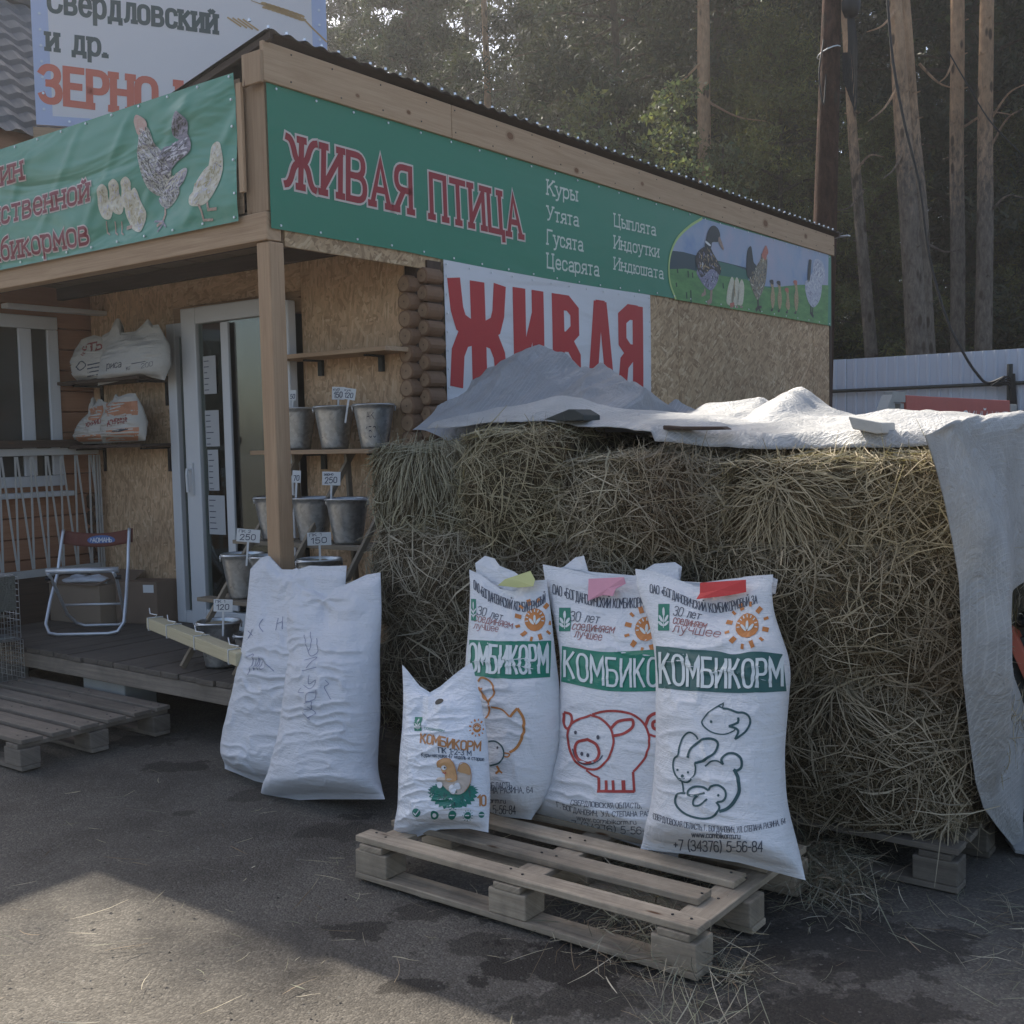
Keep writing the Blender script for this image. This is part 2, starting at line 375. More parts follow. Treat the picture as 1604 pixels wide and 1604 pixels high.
def asphalt():
    q = NT('asphalt'); q.set(.92, spec=.2); o = q.coord('Object')
    a = q.noise(o, 1.1, 6, .65); b_ = q.noise(o, 130, 3, .7); v = q.n('TexVoronoi'); q.l(o, v.inputs['Vector']); v.inputs['Scale'].default_value = 140
    base = q.ramp(a.outputs[0], [(.3, (.062, .055, .047)), (.5, (.108, .097, .082)), (.72, (.15, .136, .115))])
    sp = q.t.nodes.new('ShaderNodeSeparateColor'); q.l(v.outputs['Color'], sp.inputs[0])
    s2 = q.ramp(sp.outputs[0], [(.0, .68), (.7, 1.), (1., 1.45)]); cl = q.mix(.8, base, s2.outputs[0], 'MULTIPLY')
    # oily dark stains of the worn surface, each where the yard has it
    def stain(cx, cy, rx, ry, depth, cl, col=(.028, .024, .020)):
        mp = q.coord('Object', (1/rx, 1/ry, 0), (0, 0, 0), (-cx/rx, -cy/ry, 0)); ln = q.t.nodes.new('ShaderNodeVectorMath'); ln.operation = 'LENGTH'; q.l(mp, ln.inputs[0])
        nn = q.noise(o, 6, 5, .7); d = q.math('ADD', ln.outputs['Value'], q.math('MULTIPLY', nn.outputs[0], 1.3)); r = q.ramp(d, [(.95, float(depth)), (1.5, 0.)])
        return q.mix(r.outputs[0], cl, col)
    for (px, py, rx, ry, dp) in ((900, 1500, .8, .35, .85), (560, 1450, .3, .2, .7), (520, 1300, .5, .3, .5), (1350, 1480, .8, .5, .6), (420, 1240, .5, .25, .5), (720, 1420, .6, .22, .6), (1300, 1580, .8, .3, .6), (230, 1160, .5, .35, .6), (640, 1540, .26, .13, .75), (760, 1480, .5, .2, .6), (900, 1560, .5, .25, .6), (290, 1270, .12, .12, .55), (560, 1275, .25, .12, .6), (270, 1200, .4, .3, .6), (1250, 1500, .35, .2, .55), (480, 1520, .2, .12, .3), (1000, 1400, .6, .35, .5)):
        p = onZ(px, py, 0.); cl = stain(p[0], p[1], rx, ry, dp, cl)
    q.col(cl)
    h = q.math('ADD', q.math('MULTIPLY', v.outputs['Distance'], -.8), q.math('ADD', q.math('MULTIPLY', b_.outputs[0], .5), q.math('MULTIPLY', q.noise(o, 22, 4).outputs[0], .8)))
    q.bump(h, .5, .010); return q.m
M['asphalt'] = asphalt()
def tinted(name, rough=.8, transl=.0, mul=1., spec=.2):
    q = NT(name); q.set(rough, spec=spec); at = q.t.nodes.new('ShaderNodeVertexColor'); at.layer_name = 'tint'; q.l(at.outputs[0], q.b.inputs['Base Color'])
    if transl:
        tr = q.t.nodes.new('ShaderNodeBsdfTranslucent'); q.l(q.mix(1., at.outputs[0], (1.0, 1.1, .6), 'MULTIPLY'), tr.inputs[0]); mx = q.t.nodes.new('ShaderNodeMixShader'); mx.inputs[0].default_value = transl
        q.l(q.b, mx.inputs[1]); q.l(tr, mx.inputs[2]); q.l(mx, q.out.inputs[0])
    return q.m
M['straw'] = tinted('straw', .7, .15); M['leaf'] = tinted('leaf', .6, .35); M['needle'] = tinted('needle', .65, .25)
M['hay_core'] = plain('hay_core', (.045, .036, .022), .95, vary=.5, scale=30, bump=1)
def bark(name, lo, hi, z0, z1):
    q = NT(name); q.set(.9, spec=.1); o = q.coord('Object', (13, 13, 4.5)); nz = q.noise(o, 1.6, 6, .75, .4); gz = q.coord('Object'); s = q.t.nodes.new('ShaderNodeSeparateXYZ'); q.l(gz, s.inputs[0])
    mr = q.t.nodes.new('ShaderNodeMapRange'); q.l(s.outputs[2], mr.inputs[0]); mr.inputs[1].default_value = z0; mr.inputs[2].default_value = z1
    f = q.math('ADD', mr.outputs[0], q.math('MULTIPLY', q.math('SUBTRACT', nz.outputs[0], .5), .9)); fr = q.ramp(f, [(.3, 0.), (.7, 1.)])
    a = q.ramp(nz.outputs[0], [(.35, tuple(x*.42 for x in lo)), (.62, lo)]); b_ = q.ramp(nz.outputs[0], [(.3, tuple(x*.6 for x in hi)), (.6, hi)])
    vk = q.n('TexVoronoi'); q.l(q.coord('Object', (7, 7, 2.6)), vk.inputs['Vector']); vk.inputs['Scale'].default_value = 1; kr = q.ramp(vk.outputs['Distance'], [(.16, .85), (.26, 0.)])
    ln = q.noise(q.coord('Object', (2, 2, 1.1)), 1, 3); lr = q.ramp(ln.outputs[0], [(.35, .72), (.65, 1.1)])
    q.col(q.mix(kr.outputs[0], q.mix(1., q.mix(fr.outputs[0], a.outputs[0], b_.outputs[0]), lr.outputs[0], 'MULTIPLY'), (.06, .045, .035))); q.bump(nz, .9, .06); return q.m
M['bark'] = bark('pine_bark', (.24, .20, .165), (.56, .36, .22), 3.5, 7.5)
M['bark_grey'] = bark('conifer_bark', (.085, .075, .062), (.12, .095, .07), 3, 9)
M['bark_dark'] = bark('pole_bark', (.10, .055, .04), (.15, .08, .058), 3, 9)

# ------------------------------------------------------------------ stroke lettering
G = {
'А': (6, 'M0 0 L3 10 L6 0;M1.2 3.4 L4.8 3.4'), 'Б': (5.8, 'M5 10 L0 10 L0 0 L3 0 Q5.8 0 5.8 2.9 Q5.8 5.8 3 5.8 L0 5.8'),
'В': (5.8, 'M0 5.3 L0 10 L2.6 10 Q5.2 10 5.2 7.7 Q5.2 5.4 2.6 5.3;M0 5.3 L3 5.3 Q5.8 5.3 5.8 2.65 Q5.8 0 3 0 L0 0 L0 5.3'), 'Г': (4.8, 'M0 0 L0 10 L4.8 10'),
'Д': (6.6, 'M0 -1.8 L0 0 L6.6 0 L6.6 -1.8;M.9 0 Q2 3 2 10 L5.6 10 L5.6 0'), 'Е': (5, 'M5 10 L0 10 L0 0 L5 0;M0 5.2 L4.3 5.2'),
'Ж': (9, 'M4.5 0 L4.5 10;M0 10 Q1.5 10 2.4 7 Q3 5.2 4.5 5.1;M4.5 5.1 Q2.6 5.1 2 3 Q1.2 0 0 0;M9 10 Q7.5 10 6.6 7 Q6 5.2 4.5 5.1;M4.5 5.1 Q6.4 5.1 7 3 Q7.8 0 9 0'),
'З': (5.4, 'M0 8.4 Q.8 10 2.6 10 Q5 10 5 7.8 Q5 5.4 2 5.3;M2 5.3 Q5.4 5.4 5.4 2.7 Q5.4 0 2.6 0 Q.6 0 0 1.7'), 'И': (5.6, 'M0 10 L0 0;M5.6 10 L5.6 0;M0 1 L5.6 9'),
'К': (5.6, 'M0 0 L0 10;M5.2 10 L.2 4.4;M1.6 5.9 L5.6 0'), 'Л': (5.6, 'M0 0 Q1.5 0 1.7 4 L2 10 L5.6 10 L5.6 0'), 'М': (7, 'M0 0 L0 10 L3.5 3.4 L7 10 L7 0'),
'Н': (5.6, 'M0 0 L0 10;M5.6 0 L5.6 10;M0 5.2 L5.6 5.2'), 'О': (5.8, 'M2.9 0 Q0 0 0 3 L0 7 Q0 10 2.9 10 Q5.8 10 5.8 7 L5.8 3 Q5.8 0 2.9 0'),
'П': (5.6, 'M0 0 L0 10 L5.6 10 L5.6 0'), 'Р': (5.4, 'M0 0 L0 10 L2.8 10 Q5.4 10 5.4 7.2 Q5.4 4.5 2.8 4.5 L0 4.5'), 'С': (5.5, 'M5.5 7.5 Q5.3 10 2.8 10 Q0 10 0 7 L0 3 Q0 0 2.8 0 Q5.3 0 5.5 2.5'),
'Т': (5.8, 'M0 10 L5.8 10;M2.9 10 L2.9 0'), 'У': (5.6, 'M0 10 L3 3.4;M5.6 10 L2.4 1.6 Q1.8 0 .3 0'), 'Х': (5.6, 'M0 0 L5.6 10;M0 10 L5.6 0'), 'Ц': (6.2, 'M0 10 L0 0 L6.2 0 L6.2 -2;M5.2 10 L5.2 0'),
'Ч': (5, 'M0 10 L0 7 Q0 4.8 2.4 4.8 L5 4.8;M5 10 L5 0'), 'Ш': (7.6, 'M0 10 L0 0 L7.6 0 L7.6 10;M3.8 0 L3.8 10'), 'Ы': (7, 'M0 10 L0 0 L2.2 0 Q4.6 0 4.6 2.8 Q4.6 5.6 2.2 5.6 L0 5.6;M7 10 L7 0'),
'Ь': (5, 'M0 10 L0 0 L2.4 0 Q5 0 5 2.8 Q5 5.6 2.4 5.6 L0 5.6'), 'Ю': (8, 'M0 0 L0 10;M0 5.2 L2.6 5.2;M5.3 0 Q2.6 0 2.6 3 L2.6 7 Q2.6 10 5.3 10 Q8 10 8 7 L8 3 Q8 0 5.3 0'),
'Я': (5.6, 'M5.6 0 L5.6 10 L2.8 10 Q.2 10 .2 7.3 Q.2 4.7 2.8 4.7 L5.6 4.7;M3 4.7 L0 0'), 'а': (4.4, 'M.3 5.8 Q1 6.8 2.3 6.8 Q4.3 6.8 4.3 4.8 L4.3 0;M4.3 3.9 L2 3.7 Q0 3.4 0 1.8 Q0 0 1.9 0 Q3.6 0 4.3 1.6'),
'б': (4.6, 'M4.2 10 Q.3 9.4 0 5 L0 2.8 Q0 0 2.3 0 Q4.6 0 4.6 3 Q4.6 6 2.3 6 Q.6 6 0 4.2'), 'е': (4.5, 'M.1 3.5 L4.5 3.5 Q4.5 6.8 2.3 6.8 Q0 6.8 0 3.4 Q0 0 2.5 0 Q4 0 4.4 1.4'),
'р': (4.7, 'M0 -3 L0 6.8;M0 5 Q1 6.8 2.5 6.8 Q4.7 6.8 4.7 3.4 Q4.7 0 2.5 0 Q1 0 0 1.6'), 'у': (4.7, 'M0 6.8 L2.5 .4;M4.7 6.8 L1.9 -2 Q1.4 -3 0 -3'), 'i': (.8, 'M.4 0 L.4 6.8;M.4 8.6 L.4 9.3'),
'w': (7, 'M0 6.8 L1.8 0 L3.5 6.8 L5.2 0 L7 6.8'), 'b': (4.6, 'M0 0 L0 10;M0 5 Q1 6.8 2.5 6.8 Q4.6 6.8 4.6 3.4 Q4.6 0 2.5 0 Q1 0 0 1.6'), 'r': (2.8, 'M0 0 L0 6.8;M0 4.6 Q.8 6.8 2.8 6.7'), 'u': (4.4, 'M0 6.8 L0 2 Q0 0 2.2 0 Q4 0 4.4 2;M4.4 6.8 L4.4 0'),
'm': (7, 'M0 0 L0 6.8;M0 5 Q.8 6.8 2 6.8 Q3.5 6.8 3.5 5 L3.5 0;M3.5 5 Q4.3 6.8 5.5 6.8 Q7 6.8 7 5 L7 0'), 'k': (4.4, 'M0 0 L0 10;M4 6.8 L.2 3;M1.4 4.2 L4.4 0'), 'д': (5.2, 'M0 -1.6 L0 0 L5.2 0 L5.2 -1.6;M.7 0 Q1.5 2 1.5 6.8 L4.4 6.8 L4.4 0'),
'0': (5, 'M2.5 0 Q0 0 0 3 L0 7 Q0 10 2.5 10 Q5 10 5 7 L5 3 Q5 0 2.5 0'), '1': (2.6, 'M0 7.8 L2.4 10 L2.4 0'), '2': (5, 'M0 7.6 Q.2 10 2.5 10 Q4.8 10 4.8 7.4 Q4.8 5.6 0 0 L5 0'), '3': (5, 'M0 8.4 Q.6 10 2.4 10 Q4.6 10 4.6 7.8 Q4.6 5.5 2 5.4;M2 5.4 Q5 5.4 5 2.7 Q5 0 2.4 0 Q.4 0 0 1.7'),
'4': (5.2, 'M4 0 L4 10 L0 3 L5.2 3'), '5': (5, 'M4.6 10 L.6 10 L.3 5.4 Q1 6.2 2.5 6.2 Q5 6.2 5 3.1 Q5 0 2.4 0 Q.6 0 0 1.6'), '6': (5, 'M4.5 8.6 Q4 10 2.6 10 Q0 10 0 6 L0 3 Q0 0 2.5 0 Q5 0 5 3 Q5 6 2.5 6 Q.5 6 0 3.6'), '7': (4.8, 'M0 10 L4.8 10 L1.6 0'),
'8': (5, 'M2.5 5.3 Q.3 5.3 .3 7.7 Q.3 10 2.5 10 Q4.7 10 4.7 7.7 Q4.7 5.3 2.5 5.3;M2.5 5.3 Q0 5.3 0 2.7 Q0 0 2.5 0 Q5 0 5 2.7 Q5 5.3 2.5 5.3'), '9': (5, 'M.5 1.4 Q1 0 2.4 0 Q5 0 5 4 L5 7 Q5 10 2.5 10 Q0 10 0 7 Q0 4 2.5 4 Q4.5 4 5 6.4'),
'(': (1.8, 'M1.8 11 Q0 9 0 5 Q0 1 1.8 -1'), ')': (1.8, 'M0 11 Q1.8 9 1.8 5 Q1.8 1 0 -1'), '-': (3, 'M0 4.4 L3 4.4'), '+': (4, 'M0 5 L4 5;M2 3 L2 7'), '.': (.8, 'M.4 0 L.4 .9'), ',': (.9, 'M.7 .9 L.2 -1.4'), '«': (3, 'M1.5 6 L0 4 L1.5 2;M3 6 L1.5 4 L3 2'), '»': (3, 'M0 6 L1.5 4 L0 2;M1.5 6 L3 4 L1.5 2'), '"': (1.6, 'M0 10 L0 7.6;M1.6 10 L1.6 7.6'), ' ': (3, ''),
}
for lo, up in zip('вгжзиклмнопстхцчшыьюяcoy', 'ВГЖЗИКЛМНОПСТХЦЧШЫЬЮЯСОУ'):
    if lo in G or up not in G: continue
    G[lo] = (G[up][0]*.78, ('S', up))
G['й'] = (G['И'][0]*.78, ('S', 'И', 'M1.3 8.6 Q2.2 7.5 3.1 8.6'))
G['Й'] = (5.6, G['И'][1]+';M1.4 12.6 Q2.8 11 4.2 12.6')
for a_, b_ in zip('ЕНС', 'EHC'): G[b_] = G[a_]
def parse(s):
    out = []
    for p in s.split(';'):
        if not p.strip(): continue
        tk = p.replace('M', ' M ').replace('L', ' L ').replace('Q', ' Q ').split(); pts = []; i = 0
        while i < len(tk):
            k = tk[i]
            if k in 'ML': pts.append((float(tk[i+1]), float(tk[i+2]))); i += 3
            else:
                q0 = np.array(pts[-1]); q1 = np.array([float(tk[i+1]), float(tk[i+2])]); q2 = np.array([float(tk[i+3]), float(tk[i+4])])
                for t in np.linspace(0, 1, 6)[1:]: pts.append(tuple((1-t)**2*q0+2*t*(1-t)*q1+t*t*q2))
                i += 5
        out.append(np.array(pts))
    return out
_gc = {}
def glyph(ch):
    if ch not in _gc:
        wd, s = G.get(ch, (3, ''))
        if isinstance(s, tuple):
            ps = [p*np.array([.78, .68]) for p in parse(G[s[1]][1])]
            if len(s) > 2: ps += parse(s[2])
        else: ps = parse(s)
        _gc[ch] = (wd, ps)
    return _gc[ch]
def ribbon(P, w, ext=0., step=1e9, rnd=False):
    """flat stroke of width w along the 2D points P with mitred corners"""
    P = [np.asarray(p, float) for p in P]; Q = [P[0]]
    for p in P[1:]:
        if np.linalg.norm(p-Q[-1]) > 1e-9: Q.append(p)
    closed = len(Q) > 3 and np.linalg.norm(Q[0]-Q[-1]) < 1e-6
    if len(Q) < 2: return np.zeros((0, 2)), []
    if not closed and ext:
        d = Q[0]-Q[1]; Q[0] = Q[0]+d/np.linalg.norm(d)*ext; d = Q[-1]-Q[-2]; Q[-1] = Q[-1]+d/np.linalg.norm(d)*ext
    S = [Q[0]]
    for p in Q[1:]:
        L = np.linalg.norm(p-S[-1]); k = max(1, int(math.ceil(L/step))) if step < 1e8 else 1; s0 = S[-1]
        for j in range(1, k+1): S.append(s0+(p-s0)*j/k)
    Q = np.array(S); n = len(Q); V = []
    for i in range(n):
        if closed: a = Q[i-1] if i else Q[-2]; b_ = Q[i+1] if i < n-1 else Q[1]
        else: a = Q[max(i-1, 0)]; b_ = Q[min(i+1, n-1)]
        d1 = Q[i]-a; d2 = b_-Q[i]; l1, l2 = np.linalg.norm(d1), np.linalg.norm(d2)
        d1 = d1/l1 if l1 > 1e-9 else d2/l2; d2 = d2/l2 if l2 > 1e-9 else d1
        n1 = np.array([-d1[1], d1[0]]); n2 = np.array([-d2[1], d2[0]]); mm = n1+n2; lm = np.linalg.norm(mm)
        mm = n1 if lm < 1e-6 else mm/lm; k = min(1/max(np.dot(mm, n1), .3), 2.2); hw = w/2*(1 if not rnd or 0 < i < n-1 or closed else .55)
        V += [Q[i]+mm*hw*k, Q[i]-mm*hw*k]
    return np.array(V), [(2*i, 2*i+1, 2*i+3, 2*i+2) for i in range(n-1)]
def base_pt(base, t):
    d = np.r_[0, np.cumsum(np.linalg.norm(np.diff(base, axis=0), axis=1))]; t = t*d[-1]
    return np.array([np.interp(t, d, base[:, 0]), np.interp(t, d, base[:, 1])])
def text2d(s, base, up0, up1=None, gap=1.6, italic=0., serif=False):
    base = np.asarray(base, float); up0 = np.asarray(up0, float); up1 = up0 if up1 is None else np.asarray(up1, float)
    tot = sum(glyph(ch)[0]+gap for ch in s)-gap; out = []; x = 0
    for ch in s:
        wd, ps = glyph(ch); k = 0
        pp = [p for p in ps]
        if serif:
            for p in ps:
                for e, q in ((p[0], p[1]), (p[-1], p[-2])):
                    d = e-q
                    if abs(d[1]) > abs(d[0])*1.0 and min(abs(e[1]), abs(e[1]-10), abs(e[1]-6.8)) < .05: pp.append(np.array([[e[0]-1.0, e[1]], [e[0]+1.0, e[1]]]))
        for p in pp:
            L = []
            for q in p:
                t = (x+q[0])/tot; up = up0*(1-t)+up1*t; L.append(base_pt(base, np.clip(t, 0, 1))+(base[-1]-base[0])/tot*(italic*q[1]+(0 if 0 <= t <= 1 else (x+q[0]-np.clip(t, 0, 1)*tot)))+up*q[1]/10)
            out.append((np.array(L), k)); k += 1
        x += wd+gap
    return out
class Print:
    """flat print that follows a surface: f(pts2d (n,2), height) -> (n,3)"""
    def __init__(s, f, parent, step, lift=.0005): s.f = f; s.parent = parent; s.step = step; s.mb = {}; s.lift = lift
    def _put(s, mat, V2, F, k, lay):
        if len(V2) == 0: return
        mb = s.mb.setdefault((mat, lay), MB()); mb.add(s.f(np.asarray(V2), s.lift*(1+lay)+k*(.0003 if s.lift > .001 else .00012)), F)
    def stroke(s, P, w, mat, lay=0, k=0, ext=0.): V, F = ribbon(P, w, ext, s.step); s._put(mat, V, F, k, lay)
    def text(s, t, base, up0, w, mat, up1=None, lay=0, outline=None, ow=0, **kw):
        for P, k in text2d(t, base, up0, up1, **kw):
            if outline: s.stroke(P, w+2*ow, outline, lay, k, ow+w*.35)
            s.stroke(P, w, mat, lay+(3 if outline else 0), k, w*.35)
    def poly(s, P, mat, lay=0, sub=0):
        P = np.asarray(P, float)
        if sub:   # smooth closed outline through the points
            n = len(P); Q = []
            for i in range(n):
                p0, p1, p2, p3 = P[i-1], P[i], P[(i+1) % n], P[(i+2) % n]
                for t in np.arange(sub)/sub: Q.append(.5*((2*p1)+(-p0+p2)*t+(2*p0-5*p1+4*p2-p3)*t*t+(-p0+3*p1-3*p2+p3)*t**3))
            P = np.array(Q)
        s._put(mat, P, [tuple(range(len(P)))], 0, lay)
    def fan(s, P, mat, lay=0, rings=5, sub=0):
        """filled convex-ish outline with inner rings so that it can bend"""
        P = np.asarray(P, float); cc = P.mean(0); n = len(P); V = [cc]; F = []
        for r in range(1, rings+1): V += [cc+(p-cc)*r/rings for p in P]
        for k in range(n): F.append((0, 1+k, 1+(k+1) % n))
        for r in range(rings-1):
            for k in range(n): a = 1+r*n; F.append((a+k, a+n+k, a+n+(k+1) % n, a+(k+1) % n))
        s._put(mat, np.array(V), F, 0, lay)
    def quad(s, q, nu, nv, mat, lay=0):
        q = np.asarray(q, float); V = []; F = []
        for j in range(nv+1):
            for i in range(nu+1): u, v = i/nu, j/nv; V.append((q[0]*(1-u)+q[1]*u)*(1-v)+(q[3]*(1-u)+q[2]*u)*v)
        for j in range(nv):
            for i in range(nu): a = j*(nu+1)+i; F.append((a, a+1, a+nu+2, a+nu+1))
        s._put(mat, np.array(V), F, 0, lay)
    def done(s, names=None):
        for (mat, lay), mb in s.mb.items():
            o = mb.build((names or {}).get(mat, 'lettering'), PR[mat] if mat in PR else M[mat], s.parent)
def inside(p, Q):
    c_ = False; n = len(Q)
    for i in range(n):
        a, b_ = Q[i], Q[i-1]
        if (a[1] > p[1]) != (b_[1] > p[1]) and p[0] < (b_[0]-a[0])*(p[1]-a[1])/(b_[1]-a[1])+a[0]: c_ = not c_
    return c_
def flecks(pr, conv, poly, n, L, ang, w_, mats, lay, seed=0):
    rg = random.Random(seed); xs = [p[0] for p in poly]; ys = [p[1] for p in poly]; k = 0
    for _ in range(n*4):
        if k >= n: break
        p = (rg.uniform(min(xs), max(xs)), rg.uniform(min(ys), max(ys)))
        if not inside(p, poly): continue
        a = ang+rg.gauss(0, .35); l_ = L*rg.uniform(.5, 1.3); q = (p[0]+l_*math.cos(a), p[1]+l_*math.sin(a))
        if not inside(q, poly): continue
        pr.stroke(conv([p, q]), w_*rg.uniform(.5, 1.3), rg.choice(mats), lay, k % 5); k += 1
def sp(P, n=6, closed=False):
    """smooth curve through points"""
    P = [np.asarray(p, float) for p in P]; m = len(P); Q = []
    rg = range(m) if closed else range(m-1)
    for i in rg:
        p1, p2 = P[i], P[(i+1) % m]; p0 = P[i-1] if (i or closed) else 2*p1-p2; p3 = P[(i+2) % m] if (closed or i+2 < m) else 2*p2-p1
        for t in np.arange(n)/n: Q.append(.5*((2*p1)+(-p0+p2)*t+(2*p0-5*p1+4*p2-p3)*t*t+(-p0+3*p1-3*p2+p3)*t**3))
    Q.append(P[0] if closed else P[-1]); return np.array(Q)
def ell(cx, cy, rx, ry, n=18, rot=0, a0=0, a1=2*math.pi):
    t = np.linspace(a0, a1, n+1); x, y = rx*np.cos(t), ry*np.sin(t); return np.stack([cx+x*math.cos(rot)-y*math.sin(rot), cy+x*math.sin(rot)+y*math.cos(rot)], -1)

# ================================================================== GROUND
g = MB(); nx = 120
def ground_z(x, y): return 0
xs = np.concatenate([np.linspace(-150, -12, 6), np.linspace(-8, 10, 60), np.linspace(14, 150, 6)]); ys = np.concatenate([np.linspace(-60, -3, 4), np.linspace(-1, 14, 60), np.linspace(18, 200, 8)])
X, Y = np.meshgrid(xs, ys); P = np.stack([X, Y, X*0], -1)
near = (np.abs(X-1) < 9) & (Y > -1) & (Y < 14); P[..., 2] = np.where(near, fbm(np.stack([X*.9, Y*.9, X*0], -1), 3)*.012-.008, -.01)
g.grid(P); o = g.build('ground', M['asphalt'], smooth=True); tag(o, 'worn dusty asphalt yard with dark oily stains', kind='structure')

# ================================================================== FEED SHOP
shop = thing('feed_shop', B(0, 0, 0), 'small wooden feed shop with green bird banners and chipboard walls', 'shop')
ZT, ZF, ZB = 3.0697, 3.246, 2.4235
FA, FB = 3.1403, 2.4843
def bpart(name, mat, *bxs, parent=shop, bevel=.003):
    mb = MB()
    for q in bxs: mb.bx(*q)
    return mb.build(name, mat, parent, bevel=bevel)
for a0, a1 in ((1.262, 3.816), (3.822, 6.316), (6.322, 6.70)):
    bpart('wall_panel', M['osb'], (a0, a1, 0, .012, .12, 3.05))
bpart('lintel_panel', M['osb'], (.095, 1.255, 0, .012, 2.353, 3.05))
bpart('end_board', M['dark_wood'], (6.704, 6.76, -.005, .10, .1, 3.24))
# front wall behind the porch
bpart('wall_panel', M['osb_warm'], (1., 1.012, .10, .895, .33, 2.62)); bpart('wall_panel', M['osb_warm'], (1., 1.012, 2.085, 3.0, .33, 2.62)); bpart('wall_panel', M['osb_warm'], (1., 1.012, .898, 2.082, 2.32, 2.62))
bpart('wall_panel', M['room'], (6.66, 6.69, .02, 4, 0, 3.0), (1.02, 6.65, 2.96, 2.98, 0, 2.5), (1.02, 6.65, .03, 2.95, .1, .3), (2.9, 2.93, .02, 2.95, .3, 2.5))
# log ends at the corner, two staggered columns
k = 0; z = .36
while z < 2.33:
    mb = MB(); r_ = .047+.006*random.random()
    def logend(ax, c0, r_):
        n = 16; rr = [r_*(1+.06*math.sin(3*t+k)) for t in np.linspace(0, 6.28, n)]
        u = F3 if ax is R3 else R3; V = []; 
        for q, s_ in ((-.13, 1.), (-.006, 1.), (0, .86)):
            for i in range(n): t = 2*math.pi*i/n; V.append(c0+ax*(-q)+u*math.cos(t)*rr[i]*s_+Z3*math.sin(t)*rr[i]*s_)
        F = []; UV = []
        for j in range(2):
            for i in range(n): F.append((j*n+i, j*n+(i+1) % n, (j+1)*n+(i+1) % n, (j+1)*n+i)); UV.append([(1, 1)]*4)
        F.append(tuple(2*n+i for i in range(n))); UV.append([(math.cos(2*math.pi*i/n), math.sin(2*math.pi*i/n)) for i in range(n)])
        mb.add(V, F, UV)
    logend(R3, B(.958, .062, z), r_)
    mb.build('log', M['log'], shop, smooth=False)
    mb = MB(); logend(R3, B(1.03, .0, z+.045), r_*.9); mb.build('log', M['log'], shop); k += 1; z += .091
bpart('corner_board', M['timber'], (1.185, 1.258, .004, .05, .3, 3.0)); bpart('corner_board', M['dark_wood'], (1.02, 1.18, .03, .12, .3, 2.6)); bpart('corner_board', M['dark_wood'], (1.065, 1.18, -.012, .028, .3, 2.4))
# posts, beams, fascia
bpart('corner_post', M['post_wood'], (0, .088, 0.002, .09, .32, 2.368), bevel=.006)
bpart('upper_post', M['timber'], (.003, .09, .003, .15, 2.503, 3.2))
bpart('edge_board', M['timber'], (-.03, -.012, .125, .16, 2.6, 3.09))
bpart('front_beam', M['timber'], (-.012, .075, 0.001, 3.5, 2.372, 2.5), bevel=.005)
bpart('side_beam', M['timber'], (.093, 1.0, .018, .1, 2.372, 2.5))
bpart('fascia_board', M['fascia_wood'], (-.02, 1.279, -.026, -.001, ZT, ZF), bevel=.004); bpart('fascia_board', M['fascia_wood'], (1.283, 6.77, -.026, -.001, ZT, ZF), bevel=.004)
bpart('end_block', M['timber'], (-.04, -.022, -.026, .1, 3.06, 3.20))
bpart('gable_board', M['timber'], (-.006, .0, .16, 3.6, 2.51, 3.12))
PR['knot'] = plain('knot', (.20, .10, .05), .8, vary=.3, scale=60); PR['knot_ring'] = plain('knot_ring', (.36, .235, .14), .8, vary=.2, scale=60)
pk = Print(lambda p, h: B(p[:, 0], -.0262-h, p[:, 1]), shop, .5, .0004)
for (kx, ky, kr_) in ((799, 213, .030), (903, 267, .022), (1006, 288, .018), (1199, 350, .040), (1262, 370, .028), (560, 150, .012), (640, 176, .014)):
    P_k = onB(kx, ky, -.026); d_k = P_k-C0; ka_, kz_ = d_k@R3, float(np.clip(P_k[2], ZT+kr_*1.2, ZF-kr_*1.2)); pk.fan(ell(ka_, kz_, kr_*1.5, kr_, 16), 'knot_ring', 0, 1); pk.fan(ell(ka_, kz_, kr_*1.0, kr_*.66, 14), 'knot', 1, 1)
pk.done({'knot': 'knot', 'knot_ring': 'knot'})
# nail heads on the fascia
mb = MB()
for k in range(22):
    a = .1+k*.31; 
    for zz in (ZT+.03, ZF-.03): cpt = B(a+random.uniform(-.05, .05), -.0275, zz+random.uniform(-.01, .01)); mb.box(cpt, R3*.007, -F3*.002, Z3*.007)
o = mb.build('nail_heads', M['black'], shop); tag(o, kind='stuff')
# soffit boards and rafters
for k in range(9):
    b0 = .15+k*.34; bpart('soffit_board', M['soffit_wood'], (.08, 1.03, b0, b0+.325, 2.52, 2.54))
bpart('rafter', M['dark_wood'], (.3, .35, .1, 3.3, 2.44, 2.518)); bpart('rafter', M['dark_wood'], (.78, .83, .1, 3.3, 2.44, 2.518))
